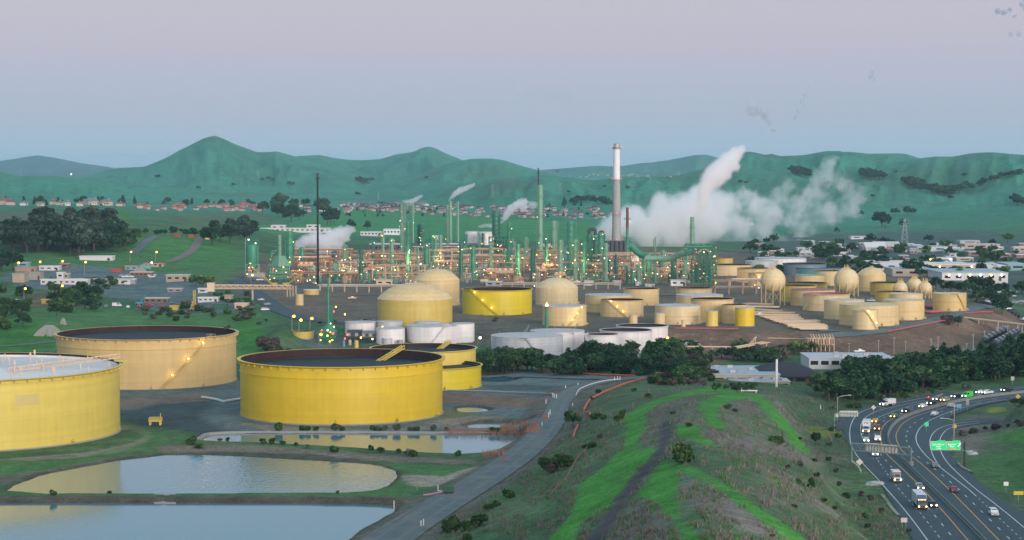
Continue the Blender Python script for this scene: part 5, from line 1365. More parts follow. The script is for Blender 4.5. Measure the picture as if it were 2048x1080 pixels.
for i, (cx, yb, w, h, mm, lb) in enumerate([(768,570,32,9, CREAM2, 'long cream shed behind the tall cream domed tank'),(815,568,8,7, WPOST, 'small white box shed at the foot of the broad lamp-lit column'),(988,572,33,8, STEEL, 'long grey shelter in front of the red-lit tower'),
     (1153,570,12,6, WPOST, 'white box shed below the fat reactor'),(1178,571,17,8, WPOST, 'white panelled shed right of the fat reactor'),(1235,571,14,8, STEEL, 'grey panelled shed by the short steaming column'),(1276,571,9,6, WPOST, 'tiny white shed at the foot of the short fat green column'),
     (1357,572,30,11, WPOST, 'white framed open shed near the lattice structure'),(1300,573,18,3, SNOW, 'low white trailer at the foot of the pale vent stack'),(1410,562,22,7, PINK3, 'pink shed under the lattice structure'),
     (1218,548,10,12, PINK, 'tan pump house left of the tall chimney'),(1240,548,13,11, PINK3, 'light tan pump house right of the tall chimney'),(1340,556,24,9, PINK3, 'tan building in front of the pale green duct'),
     (770,503,62,14, mat('purple grey cladding', (.13,.10,.12), .6,.1,.1), 'large dark clad plant building with pale roof behind the columns'),(890,500,66,11, mat('grey brown cladding', (.12,.10,.10), .6,.1,.1), 'long dark windowed plant building behind the tall stacks'),
     (790,470,46,11, WPOST, 'white plant building above the dark clad hall'),(875,480,16,7, WPOST, 'small white building in front of the green bank')]):
    shed(cx, yb, w, h, 9 if yb > 540 else 30, mm, lb, roofm=SNOW if yb < 510 else None, win=7 if w > 40 else 2)
# floodlights on masts among the racks, with the warm light they throw
for i, (px, py) in enumerate([(600,560),(655,545),(700,560),(765,555),(815,560),(880,548),(945,562),(985,545),(1045,560),(1100,552),(1150,566),(1210,558),(1275,566),(1330,558),(1385,568)]):
    g = place(px, py - 4); t = thing('flood_light', f'mast floodlight {SIDE[i % 4]} {near(px)}' + (' in the front row' if py > 558 else ''), 'floodlight', g, group='floodlights of the works')
    b = MB(); b.cyl((0,0,-.5),(0,0,17), .2,.12,6); b.obj('mast', STEELD, t); lamp_part(t, (0,-.4,17.2), L_YEL, .45, 'lamp_head'); glow_lamp(t,(0,-9,15),9000,(1.0,.60,.30), .8)
# free standing work lights scattered through the works
wl = 0
for k in range(78):
    px = random.uniform(520,1420); py = random.uniform(524,569)
    g = place(px, py); h = random.uniform(3.5,10)
    c = random.choice(['yellow', 'red', 'orange', 'white', 'yellow', 'orange', 'green'])
    lm = {'yellow': L_YEL, 'red': L_RED, 'orange': L_ORG, 'white': L_WHT, 'green': L_GRN}[c]
    t = thing('work_light', f'small {c} work light on a thin post {SIDE[k % 4]} {near(px)}', 'work light', g, group=f'{c} work lights among the pipe racks {near(px)}')
    b = MB(); b.cyl((0,0,-.5),(0,0, h), .12, n=5); b.obj('post', STEELD, t)
    lamp_part(t, (0,-.3, h + .3), lm, random.choice((.2,.25,.3,.35,.6)), 'lamp_head')

# ---------------------------------------------------------------- trees and shrubs
def leafmat(name, c, rand=.22):
    m = mat(name, c, .85,.25,3.0, attr='tint', spec=.12, rand=rand)
    return m
LEAF = {'oak': (.040,.088,.034), 'pine': (.020,.064,.028), 'euc': (.040,.066,.046), 'bush': (.045,.095,.026), 'bare': (.105,.080,.074), 'willow': (.095,.160,.048), 'sage': (.095,.120,.082), 'dark': (.022,.056,.028)}
LM = {k: leafmat(k + ' leaves', v) for k, v in LEAF.items()}
def crown_mesh(kind, seed, nl):
    g = np.random.default_rng(seed)
    C = []
    if kind in ('pine',):
        for k in range(26):
            z = .14 + .84 * (k / 26) ** .9; r = .26 * (1 - z) ** .75 + .015
            a = g.random() * 6.28; C.append((r * .6 * math.cos(a), r * .6 * math.sin(a), z, r * .62, r * .5))
    elif kind == 'euc':
        for k in range(16):
            z = .38 + .56 * g.random(); r = .26 * math.sin(min(1,(1.04 - z) / .5) * 1.5)
            a = g.random() * 6.28; q = r * g.random() ** .5; C.append((q * math.cos(a), q * math.sin(a), z, .10 + .06 * g.random(), .09 + .05 * g.random()))
    elif kind in ('bush', 'bare', 'sage'):
        for k in range(11):
            a = g.random() * 6.28; q = .34 * g.random() ** .6; C.append((q * math.cos(a), q * math.sin(a), .26 + .50 * g.random() * (1 - q), .20 + .1 * g.random(), .18 + .10 * g.random()))
    else:
        for k in range(19):
            a = g.random() * 6.28; q = .40 * g.random() ** .55; z = .40 + .44 * g.random() * (1 - (q / .55) ** 2)
            C.append((q * math.cos(a), q * math.sin(a), z + .02,.12 + .07 * g.random(), .10 + .05 * g.random()))
    C = np.array(C); w = C[:, 3] ** 2; pick = g.choice(len(C), nl, p=w / w.sum())
    d = g.normal(size=(nl, 3)); d /= np.linalg.norm(d, axis=1)[:, None]
    rad = g.random(nl) ** .28
    P = C[pick, :3] + d * rad[:, None] * np.column_stack([C[pick, 3], C[pick, 3], C[pick, 4]])
    P[:, 2] = np.maximum(P[:, 2], .02)
    nrm = d + g.normal(size=(nl, 3)) * .8; nrm /= np.linalg.norm(nrm, axis=1)[:, None]
    t = np.cross(nrm, g.normal(size=(nl, 3))); t /= np.linalg.norm(t, axis=1)[:, None]; b = np.cross(nrm, t)
    s = {'pine': .030, 'euc': .030, 'bush': .058, 'bare': .040, 'sage': .05}.get(kind, .034) * (.6 + .9 * g.random(nl))
    if nl < 600: s *= 1.7
    el = 1.9 if kind in ('euc', 'pine', 'bare') else 1.3
    V = np.stack([P - t * s[:, None] * el, P + b * s[:, None] * .8, P + t * s[:, None] * el, P - b * s[:, None] * .8], 1).reshape(-1,3)
    tint = np.clip(g.normal(1,.30, len(C)), .45,1.7)[pick] * np.clip(g.normal(1,.22, nl), .4,1.8)
    return V, np.repeat(tint, 4), C
def crown_obj(kind, leaf, seed, nl, m, parent=None, trunk=False):
    V, tint, C = crown_mesh(kind, seed, nl)
    n = len(V); F = [(i, i + 1, i + 2, i + 3) for i in range(0, n, 4)]
    V = [tuple(v) for v in V]; mi = [0] * len(F)
    if trunk:
        b = MB(); b.cyl((0,0,-.06),(0,0,.55), .03,.015,6); o = len(V)
        V += b.v; F += [tuple(o + i for i in f) for f in b.f]; mi += [1] * len(b.f); tint = np.r_[tint, np.ones(len(b.v))]
    me = bpy.data.meshes.new('crown'); me.from_pydata(V, [], F)
    me.materials.append(m)
    if trunk: me.materials.append(TRUNK); me.polygons.foreach_set('material_index', mi)
    c = np.array(LEAF[leaf])[None, :] * tint[:, None]
    c[:, 0] *= (1 + .25 * (tint - 1)); c = np.column_stack([np.clip(c, 0,1), np.ones(len(c))]).astype(np.float32)
    me.color_attributes.new('tint', 'FLOAT_COLOR', 'POINT').data.foreach_set('color', c.ravel())
    return me, C
PROTO = {}
KN = {'oak': 'broadleaf_tree', 'pine': 'conifer_tree', 'euc': 'eucalyptus_tree', 'bush': 'bush', 'bare': 'bare_shrub', 'willow': 'willow_tree', 'sage': 'sage_bush', 'dark': 'evergreen_tree'}
CATN = {'bush': 'bush', 'bare': 'shrub', 'sage': 'bush'}
SHAPE = {'oak': 'oak', 'willow': 'oak', 'dark': 'oak'}
def proto(kind, v, small):
    key = (kind, v, small)
    if key in PROTO: return PROTO[key]
    sh = SHAPE.get(kind, kind); seed = 100 * v + len(kind) * 7 + ord(kind[0])
    if small:
        me, C = crown_obj(sh, kind, seed, 420, LM[kind], trunk=True); PROTO[key] = me
    else:
        me, C = crown_obj(sh, kind, seed, 1700, LM[kind])
        b = MB(); g = random.Random(seed); low = kind in ('bush', 'bare', 'sage')
        b.cyl((0,0,-.08),(0,0,.30 if low else .5), .030,.018,7)
        if not low: b.cyl((0,0,.48),(.02,.01,.78), .018,.006,6)
        for c in C[:: (2 if low else 3)]:
            z0 = c[2] * (.25 if low else .6); b.cyl((0,0, z0),(c[0] * .9, c[1] * .9, c[2]), .011,.004,5)
        tm = bpy.data.meshes.new('trunk'); tm.from_pydata(b.v, [], b.f); tm.materials.append(TRUNK)
        PROTO[key] = (me, tm)
    return PROTO[key]
def plant(kind, px, py, hpx, label, group, small=None, wide=1.0, f=None):
    x, y, z = ground(px, py, f); k = mpp(y); s = hpx * k
    small = hpx < 26 if small is None else small
    v = random.randrange(4 if kind in ('pine', 'oak', 'euc', 'bush', 'dark') else 2)
    P = proto(kind, v, small); cat = CATN.get(kind, 'tree')
    if small:
        o = bpy.data.objects.new('small_evergreen_tree' if kind == 'dark' else KN[kind], P); COL.objects.link(o)  # small dark copies are the same evergreen trees as the large ones
    else:
        o = bpy.data.objects.new(KN[kind], None); COL.objects.link(o)
        for nm, me in zip(('crown', 'trunk'), P):
            c = bpy.data.objects.new(nm, me); COL.objects.link(c); c.parent = o
    o.location = (x, y, z - .02 * s); o.rotation_euler.z = random.random() * 6.28
    q = wide * random.uniform(.85,1.15); o.scale = (s * q, s * q, s)
    tag(o, label, cat, group); return o
def scatter(kinds, n, area, hr, label, group, wide=1.0, small=None):
    """n plants with their feet inside a photograph quadrilateral or box (x0, x1, y0, y1)"""
    for i in range(n):
        if len(area) == 4 and not hasattr(area[0], '__len__'):
            px, py = random.uniform(area[0], area[1]), random.uniform(area[2], area[3])
        else:                                        # along a polyline with spread
            P = resample(np.array([a[:2] for a in area], float), 60); j = random.randrange(60); sp = area[0][2]
            px, py = P[j][0] + random.uniform(-6,6), P[j][1] - abs(random.random()) * sp
        kd = random.choice(kinds); h = random.uniform(*hr)
        lab = label.replace('KIND', {'oak': 'round leafy tree', 'pine': 'pointed conifer', 'euc': 'tall ragged eucalyptus', 'bush': 'round green bush', 'bare': 'bare brownish shrub', 'willow': 'light green leafy tree', 'sage': 'grey green bush', 'dark': 'dark evergreen tree'}[kd])
        plant(kd, px, py, h, lab, group + ' ' + KN[kd], small, wide)
random.seed(21)
scatter(['euc', 'dark', 'euc'], 34,(-10,222,486,512),(52,80), 'KIND in the dense dark grove above the cabins', 'dark grove above the cabins,', 1.25)
scatter(['dark', 'euc'], 5,(-10,30,530,552),(36,52), 'KIND at the picture edge above the tan wall', 'trees by the tan wall,')
scatter(['dark', 'oak'], 14,(165,268,484,506),(24,42), 'KIND around the small sheds below the dense grove', 'trees round the small sheds,')
scatter(['dark', 'oak'], 10,(150,228,462,470),(18,28), 'KIND along the back edge of the dense grove', 'back edge of the grove,')
scatter(['dark'], 14,(290,405,466,474),(10,18), 'KIND in the low dark hedge row on the hillside', 'low dark hedge row,')
scatter(['dark', 'euc'], 12,(405,510,470,492),(30,48), 'KIND in the dark clump behind the drum silo', 'dark clump behind the silo,', 1.2)
scatter(['dark', 'pine'], 20,(0,270,407,411),(10,19), 'KIND between the ridge top houses', 'trees among the ridge top houses,')
scatter(['dark', 'pine'], 22,(270,520,406,412),(8,15), 'KIND behind the red roofed house row', 'trees behind the red roofed houses,')
scatter(['dark', 'oak'], 22,(520,660,412,446),(18,36), 'KIND on the slope between the houses and the flare stack', 'trees on the slope by the flare stack,')
for px, py, h in ((662,450,38),(655,449,34),(700,456,20),(706,458,18),(735,461,22),(668,449,36)):
    plant('dark', px, py, h, 'dark evergreen tree at the foot of the bright green field', 'evergreens at the foot of the field', wide=.8)
scatter(['dark', 'pine'], 60,(690,1200,409,436),(5,10), 'tiny KIND scattered among the far suburb houses', 'tiny trees of the far suburb,')
scatter(['dark', 'pine'], 34, [(1125,414,4),(1150,408,6),(1185,405,8),(1225,412,6)], (9,16), 'KIND in the dark wood on the low hill left of the chimney', 'dark wood on the low hill,')
scatter(['dark'], 7,(716,741,366,371),(12,17), 'KIND in the square copse on the far green hill', 'square copse on the hill,', 1.1)
for px, py, h in ((525,363,9),(537,362,11),(546,363,8)): plant('dark', px, py, h, 'lone dark tree of three on the flank of the far peak', 'three trees on the flank of the peak')
scatter(['dark', 'oak'], 22,(250,2040,345,400),(6,11), 'lone dark KIND dotted over the open far hills', 'lone oaks of the far hills,', 1.3)
scatter(['dark'], 16, [(1585,352,8),(1620,357,8)], (12,18), 'KIND on the far hill behind the drifting smoke', 'far trees behind the smoke,', 1.3)
scatter(['dark'], 14, [(1725,358,8),(1765,362,6)], (14,20), 'KIND in the gully left of the big wood', 'gully left of the big wood,', 1.3)
scatter(['dark', 'oak'], 46, [(1815,372,8),(1850,385,16),(1885,395,22),(1930,384,16)], (14,22), 'KIND in the big dark wood filling the hill gully', 'big dark wood in the gully,', 1.3)
scatter(['dark'], 22, [(1938,382,4),(1965,370,4),(2010,356,3),(2060,350,3)], (9,14), 'KIND in the line of trees climbing the grassy spur', 'line of trees on the spur,', 1.3)
scatter(['dark'], 6,(2025,2060,405,416),(14,22), 'KIND at the picture edge on the grassy spur', 'edge trees on the spur,', 1.2)
for px, py, h in ((1764,453,36),(1770,456,30),(1805,455,20),(1790,431,18),(1815,430,20),(1825,431,17),(1722,432,12),(1674,466,12)):
    plant('dark', px, py, h, 'lone dark tree standing in the pale green pasture below the hills', 'lone trees of the pasture', wide=1.0)
scatter(['oak', 'dark', 'dark', 'bush'], 100,(1480,2060,486,560),(12,26), 'KIND among the warehouses and yards beyond the tank farm', 'trees among the warehouses,', 1.15)
scatter(['dark', 'oak'], 18,(1640,1780,515,548),(18,30), 'KIND in the belt behind the teal tank and spheres', 'belt behind the spheres,', 1.1)
for px, py, h in ((1825,552,38),(1840,557,24),(1872,578,26),(1902,584,26)): plant('dark', px, py, h, 'flat topped dark tree between the small spheres and the lit warehouse', 'flat topped trees by the lit warehouse', wide=1.35)
scatter(['dark', 'oak'], 20,(1925,2060,578,606),(22,34), 'KIND shading the car park right of the lone tank', 'trees shading the car park,', 1.3)
plant('dark', 2004,628,42, 'dark broad tree overhanging the parked cars on the bluff', None, wide=1.1)
plant('oak', 1916,652,24, 'green tree on the bluff edge below the lone tank', None, wide=1.1)
plant('bare', 1896,650,26, 'leafless purple tree on the bluff edge below the lone tank', None)
# belts in front of the bluff
scatter(['oak', 'dark', 'oak'], 36,(965,1085,728,746),(30,46), 'KIND in the dark belt in front of the silver tank', 'belt before the silver tank,', 1.35)
scatter(['dark', 'oak', 'pine'], 16,(1110,1205,732,752),(26,44), 'KIND in the gap between the white tank rows', 'gap between white tanks,', 1.35)
scatter(['pine', 'dark', 'oak'], 30,(1185,1345,724,752),(36,62), 'KIND in the tall belt before the open white tanks', 'tall belt before the open white tanks,', 1.3)
scatter(['oak', 'bare', 'dark', 'oak'], 30,(1320,1418,722,768),(26,42), 'KIND between the white tanks and the flat roofed office', 'belt beside the office,', 1.35)
scatter(['oak', 'dark'], 16,(1420,1560,716,726),(20,32), 'KIND behind the flat blue roofed office', 'belt behind the office,', 1.4)
scatter(['bush', 'oak'], 12,(1420,1545,776,788),(14,24), 'KIND hugging the front wall of the office', 'bushes before the office,')
scatter(['sage', 'bare'], 8,(1505,1580,708,728),(22,34), 'KIND below the tan pipe bridge', 'scrub below the pipe bridge,', 1.2)
scatter(['willow'], 5,(1570,1625,704,712),(22,30), 'KIND in front of the stacked tan pipes', 'pale trees before the pipes,', 1.2)
scatter(['willow', 'bush'], 4,(1450,1490,690,700),(14,20), 'KIND on the bluff foot above the pipe bridge', 'bluff foot trees,', 1.2)
scatter(['oak'], 3,(1355,1390,692,700),(14,20), 'KIND on the bluff foot behind the pale shelter', 'bluff foot behind the shelter,', 1.2)
# freeway grove
scatter(['pine', 'dark', 'oak', 'pine', 'pine'], 84, [(1640,806,30),(1700,806,52),(1760,794,50),(1830,782,48),(1900,772,44),(1980,764,40),(2060,756,36)], (42,68), 'KIND in the dark grove between the office and the on-ramp', 'grove beside the on-ramp,', 1.45)
scatter(['dark', 'oak'], 22, [(1700,752,14),(1800,748,16),(1900,744,16),(2060,738,14)], (26,42), 'KIND at the back of the grove near the rail yard', 'back of the on-ramp grove,', 1.5)
scatter(['bush', 'sage'], 14, [(1670,822,8),(1720,816,6),(1780,802,6),(1860,790,5),(1960,778,4)], (8,16), 'KIND on the verge at the foot of the on-ramp grove', 'verge of the on-ramp grove,', 1.2)
# foreground shrubs
for px, py, h, kd, lab, wd in [
 (1364,926,48, 'bush', 'big round dark green bush beside the bare track on the hill', .95),(1146,856,42, 'oak', 'dense grey green tree at the edge of the gravel road', 1.0),
 (1092,940,34, 'bush', 'dark bush on the bank below the bright mown strip', .9),(1126,938,40, 'bush', 'larger dark bush on the bank below the bright mown strip', .9),(1104,946,30, 'bare', 'brown bare shrub between two dark bushes on the road bank', 1),
 (1190,838,16, 'bush', 'low wide bush behind the red pipe', 1.4),(1206,840,14, 'bush', 'low bush right beside the wide one behind the red pipe', 1.3),(1238,842,18, 'bush', 'green bush by the wire fence post', 1),(1246,830,14, 'bush', 'small bush above the wire fence post', 1),
 (1296,796,13, 'bush', 'small round bush between pipe and mown strip', 1.2),(1268,783,10, 'bush', 'tiny bush on the slope over the red pipe', 1.2),(1196,790,14, 'dark', 'dark bush leaning over the red pipe', 1.1),(1182,802,10, 'dark', 'small dark bush where the red pipe bends', 1.2),
 (1185,895,14, 'bush', 'bush in the green slope below the road tree', 1.5),(1172,898,12, 'bush', 'smaller bush in the green slope below the road tree', 1.5),(1200,876,11, 'bare', 'brown shrub on the slope below the fence', 1),
 (904,1064,40, 'bush', 'big round bush at the lower road edge', 1.0),(934,1062,26, 'bush', 'bush right beside the big round one at the road edge', 1.0),(958,1052,30, 'bush', 'third bush along the lower road edge', 1.1),(975,1020,16, 'bush', 'small bush on the bank above the road edge bushes', 1.2),(1018,996,22, 'bush', 'bush on the bank below the bright strip', 1.1),(992,1012,14, 'bush', 'small bush near the bank bush', 1.2),(935,1085,24, 'bush', 'bush cut by the lower picture edge', 1),
 (1632,892,34, 'dark', 'upright dark shrub beside the yellow flowers', .6),(1600,880,8, 'bush', 'low shrub at the end of the mown ring', 1.4),(1556,888,20, 'bush', 'dark bush below the mown ring', 1.2),(1544,884,16, 'bush', 'smaller dark bush below the mown ring', 1.2),(1456,818,12, 'bush', 'small bush inside the mown ring', 1.4),(1470,824,9, 'bush', 'tiny bush inside the mown ring', 1.3),
 (1346,828,8, 'bush', 'tiny dark bush on the bare track', 1.3),(1378,853,10, 'bush', 'low dark bush above the round bush', 1.6),(1665,862,13, 'bush', 'bush at the cut bank by the highway sign', 1.2),(1676,876,12, 'bush', 'second bush at the cut bank by the highway sign', 1.1),(1658,892,10, 'bush', 'low bush over the cut bank', 1.3),
 (1628,924,10, 'bush', 'small round bush on the slope above the highway', 1.3),(1658,922,11, 'bush', 'small bush near the crest above the highway', 1.1),(1622,984,32, 'dark', 'tallest dark shrub on the slope above the highway', .65),(1634,958,16, 'dark', 'dark shrub above the tallest one', .8),(1597,967,12, 'bush', 'flat shrub left of the tallest dark one', 1.3),
 (1678,972,13, 'bush', 'small conical shrub on the slope over the white edge line', .9),(1694,996,14, 'bush', 'green shrub lower on the slope over the highway', 1.1),(1722,992,13, 'bare', 'thin brown shrub on the slope over the highway', 1),(1740,1000,13, 'bare', 'brown shrub nearest the rock on the verge', 1.2),(1648,1005,11, 'bush', 'shrub in the middle of the lower slope', 1.3),(1668,1020,11, 'bush', 'low shrub in the lower slope', 1.3),
 (1730,1036,14, 'bush', 'round shrub low on the slope above the grey sign', 1),(1736,1056,12, 'bush', 'flat dark shrub low on the slope', 1.2),(1762,1026,14, 'bare', 'bare tuft near the concrete gutter', 1),(1818,1064,9, 'bush', 'bush right at the foot of the grey sign', 1.3),(1575,940,14, 'bare', 'thin leafless shrub on the upper slope', .8),(1602,934,16, 'bare', 'taller leafless shrub on the upper slope', .7),(1672,945,12, 'bare', 'sparse leafless shrub right of the dark ones', .8),
 (1545,1075,9, 'bare', 'brown tuft on the hill at the lower edge', 1.3),(1590,1015,9, 'bare', 'brown tuft on the brown patch of the slope', 1.3)]:
    plant(kd, px, py, h, lab, None, small=False, wide=wd)
i = 0
for px, h in ((558,22),(605,14),(616,13),(632,12),(672,18),(684,12),(747,14),(757,12),(768,13),(793,17),(822,13),(834,12),(868,15),(894,10),(986,13),(997,12)):
    i += 1; plant(random.choice(['bush', 'sage', 'bush']), px, 862 + (px > 960) * 2, h, f'bush on the far bank of the narrow pond below the yellow tank', 'bushes on the far bank of the narrow pond', small=False, wide=1.0)
for px, py, h in ((525,888,14),(544,888,16),(565,890,12),(592,892,10),(616,896,9),(668,905,18),(742,900,13),(762,905,14),(797,906,12),(818,912,20),(828,913,16),(916,912,14),(455,882,10),(440,882,9)):
    plant(random.choice(['bush', 'bush', 'sage']), px, py, h, 'bush on the brown bank between the two upper ponds', 'bushes on the bank between the ponds', small=False)
plant('bush', 106,991,15, 'round bush on the straight berm near the yellow reflection', None, small=False); plant('bush', 219,988,9, 'tiny bush on the straight berm before the spillway', None, small=False); plant('bush', 675,987,8, 'tiny bush at the shore end of the berm', None, small=False)
plant('bush', 383,890,22, 'dark bush behind the spiky plant at the pond corner', None, small=False)
_p = ground(398,896); t = thing('spiky_plant', 'spiky green plant at the corner of the narrow pond', 'plant', _p)
b = MB()
for k in range(46):
    a = random.random() * 6.28; e = random.uniform(.15,1.3); L = random.uniform(2.2,3.8); d = Vector((math.cos(a) * math.cos(e), math.sin(a) * math.cos(e), math.sin(e)))
    s = d.cross(Vector((0,0,1))).normalized() * .16
    b.add([-s, s, d * L * .6 + s * 1.3, d * L - Vector((0,0,.5)), d * L * .6 - s * 1.3], [(0,1,2,3,4)])
b.obj('foliage', mat('spiky leaf', (.055,.13,.03), .6,.2,2), t)
scatter(['dark', 'oak', 'bush'], 22,(-10,60,585,660),(16,34), 'KIND on the overgrown slope at the picture edge', 'overgrown slope at the edge,', 1.2)
scatter(['oak', 'bush', 'dark'], 24,(105,195,586,632),(18,32), 'KIND in the thicket below the long white shed', 'thicket below the white shed,', 1.2)
scatter(['dark', 'bush'], 14,(100,230,562,586),(10,18), 'KIND along the bank under the long white shed', 'bank under the white shed,', 1.3)
scatter(['bush', 'sage', 'bare'], 40,(290,510,612,642),(8,16), 'KIND on the scrubby slope under the container yard', 'scrub under the container yard,', 1.3)
for px, py, h in ((392,572,24),(405,576,28),(420,572,22)): plant('willow', px, py, h, 'light green rounded tree at the end of the pipe bridge', 'light green trees by the bridge', wide=1.3)
scatter(['bush', 'sage'], 12,(430,500,586,606),(8,14), 'KIND on the bank under the pipe bridge', 'bank under the pipe bridge,', 1.2)
for px, py, h, kd in ((530,700,34, 'bare'),(545,703,30, 'bare'),(560,706,14, 'bush'),(575,706,12, 'bush'),(552,690,20, 'bare')): plant(kd, px, py, h, 'shrub on the dry knoll behind the biggest yellow tank' if kd == 'bush' else 'bare brown shrub on the dry knoll behind the biggest yellow tank', 'shrubs on the dry knoll ' + kd, wide=1.0)
scatter(['bush', 'dark', 'sage'], 14,(500,1000,640,652),(5,9), 'KIND at the back of the tank dyke', 'shrubs of the tank dyke,', 1.3)
scatter(['bare', 'bush'], 16, [(1290,770,8),(1360,775,12),(1420,770,8)], (12,22), 'KIND at the end of the service road', 'scrub at the road end,', 1.2)
scatter(['dark', 'bush', 'bare'], 12, [(1905,880,3),(1930,870,6),(1990,860,10),(2050,850,12)], (8,16), 'KIND on the scrubby bank beside the off-ramp', 'scrub beside the off-ramp,', 1.2)
scatter(['dark'], 4,(2025,2060,806,812),(12,16), 'KIND by the yellow warning sign', 'hedge by the yellow sign,', 1.4)
# dry weeds: nobody could count these
b = MB(); g = np.random.default_rng(5)
def weeds(n, x0, x1, y0, y1, hm, cond):
    vs, fs, tint = [], [], []
    for _ in range(n):
        px, py = g.uniform(x0, x1), g.uniform(y0, y1)
        if not cond(px, py): continue
        x, y, z = QG(px, py); h = hm * g.uniform(.5,1.4)
        for q in range(4):
            a = g.uniform(0,6.28); w = h * .13; lx, ly = g.normal(0,.35 * h), g.normal(0,.35 * h); ox, oy = g.normal(0,.3 * h), g.normal(0,.3 * h); o = len(vs)
            vs += [(x + ox - w * math.cos(a), y + oy - w * math.sin(a), z - .1),(x + ox + w * math.cos(a), y + oy + w * math.sin(a), z - .1),(x + ox + lx, y + oy + ly, z + h)]
            fs.append((o, o + 1, o + 2)); tint += [g.uniform(.6,1.5)] * 3
    return vs, fs, tint
# fast lookup of sight lines on the ground
_qx = np.arange(-20,2080,25); _qy = np.arange(745,1100,8.0)
_Q = np.array([[ground(a, c) for a in _qx] for c in _qy])
def QG(px, py):
    i = min(int((px + 20) / 25), len(_qx) - 2); j = min(max(int((py - 745) / 8), 0), len(_qy) - 2); u, v = (px + 20) / 25 - i, (py - 745) / 8 - j
    q = (_Q[j, i] * (1 - u) + _Q[j, i + 1] * u) * (1 - v) + (_Q[j + 1, i] * (1 - u) + _Q[j + 1, i + 1] * u) * v
    return q[0], q[1], hz(q[0], q[1])
_polys = [np.array(catmull(s, 4, True)) for s in STRIPS]
_trk = np.array(z1([(945,330),(1020,335),(1018,440),(975,530),(900,610),(820,720),(740,830),(650,980),(560,1110),(440,1110),(560,960),(640,850),(720,740),(800,650),(890,560),(925,480),(932,400)]))
_pvl = np.array([(a, c) for a, c in PAVE_L] + [(3000,760),(3000,1130)])
def _ok(px, py):
    X, Y = np.array([px]), np.array([py])
    if polysd(X, Y, _pvl)[0] > -6: return False
    if polysd(X, Y, _trk)[0] > 1: return False
    if any(polysd(X, Y, p)[0] > 0 for p in _polys): return False
    d, _ = segdist(X, Y, _sr); lim = 34 if py > 960 else 24
    if d[0] < lim: return False
    return px > np.interp(py, [757,800,900,1000,1080], [1290,1130,1060,930,830]) and fbm(px / 60, py / 30,3) > -.25
for n, hm, m, nm, lb in ((7000,1.0, mat('dry weed stalks', (.19,.15,.135), .9,.3,.2), 'dry_weeds', 'dry brown weeds covering the unmown parts of the hill'),(6500,.85, mat('green weed blades', (.07,.16,.04), .9,.3,.2), 'green_weeds', 'green weeds between the dry patches of the hill')):
    vs, fs, _t = weeds(n, 830,1860,765,1085, hm, _ok)
    b = MB(); b.add(vs, fs); tag(b.obj(nm, m), lb, 'weeds', kind='stuff')
# reeds beside the pond
b = MB()
for k in range(900):
    px, py = (g.uniform(890,1075), g.uniform(862,868)) if k % 2 else (g.uniform(1000,1078), g.uniform(852,868))
    if k % 7 == 0: px, py = g.uniform(965,1010), g.uniform(908,914)
    x, y, z = QG(px, py); h = g.uniform(1.2,2.6); w = .14
    b.add([(x - w, y, z - .2),(x + w, y, z - .2),(x + g.normal(0,.3), y, z + h)], [(0,1,2)])
tag(b.obj('reeds', mat('dry reed stalks', (.32,.17,.12), .9,.3,.3)), 'pinkish brown reeds along the end of the narrow pond', 'reeds', kind='stuff')

# ---------------------------------------------------------------- houses of the suburb
random.seed(5)
HW_ = [mat('pinkish house wall', (.52,.36,.33), .8,.1,.3), mat('cream house wall', (.55,.46,.38), .8,.1,.3), mat('grey house wall', (.36,.34,.36), .8,.1,.3), mat('white house wall', (.66,.62,.60), .8,.08,.3)]
HR_ = [mat('dark shingle roof', (.075,.066,.075), .9,.2,.5), mat('brown shingle roof', (.15,.10,.09), .9,.2,.5), mat('red tile roof', (.30,.105,.08), .9,.2,.5), mat('grey shingle roof', (.19,.18,.20), .9,.2,.5)]
HOUSE = {}
def house_mesh(wi, ri, big):
    key = (wi, ri, big)
    if key in HOUSE: return HOUSE[key]
    g = random.Random(wi * 7 + ri); W, Dp, Hh = 1.0,.75,.30 + .14 * g.random()
    b = MB(); b.box((0,0, Hh / 2 - .03),(W, Dp, Hh + .06)); b.box((-.28,-.40, Hh * .35),(.36,.25, Hh * .7))
    w = b
    r = MB(); e = .05; zr = Hh + .24
    r.add([(-W / 2 - e, -Dp / 2 - e, Hh - .02),(W / 2 + e, -Dp / 2 - e, Hh - .02),(W / 2 + e, Dp / 2 + e, Hh - .02),(-W / 2 - e, Dp / 2 + e, Hh - .02),(-W / 2 + .12,0, zr),(W / 2 - .12,0, zr)], [(0,1,5,4),(2,3,4,5),(1,2,5),(3,0,4),(3,2,1,0)])
    r.add([(-.48,-.55, Hh * .72),(-.08,-.55, Hh * .72),(-.08,-.2, Hh * .72),(-.48,-.2, Hh * .72),(-.28,-.55, Hh * .72 + .14),(-.28,-.1, Hh * .72 + .14)], [(0,1,4),(1,2,5,4),(3,0,4,5)])
    n = MB()
    for x in (.0,.2,.38): n.box((x, -Dp / 2 - .004, Hh * .55),(.10,.01, Hh * .34))
    n.box((-.28,-.527, Hh * .3),(.24,.01, Hh * .5))
    c = MB(); c.box((.25,.1, zr - .02),(.07,.07,.2))
    if big: out = [(w, HW_[wi], 'wall'),(r, HR_[ri], 'roof'),(n, GLASS, 'window'),(c, HW_[wi], 'chimney')]
    else:
        m = MB(); 
        for q, k in ((w, 0),(r, 1),(n, 2),(c, 0)): m.add(q.v, q.f, k)
        out = [(m, [HW_[wi], HR_[ri], GLASS], 'house')]
    res = []
    for q, mm, nm in out:
        o = q.obj(nm, mm); res.append((nm, o.data)); bpy.data.objects.remove(o)
    HOUSE[key] = res; return res
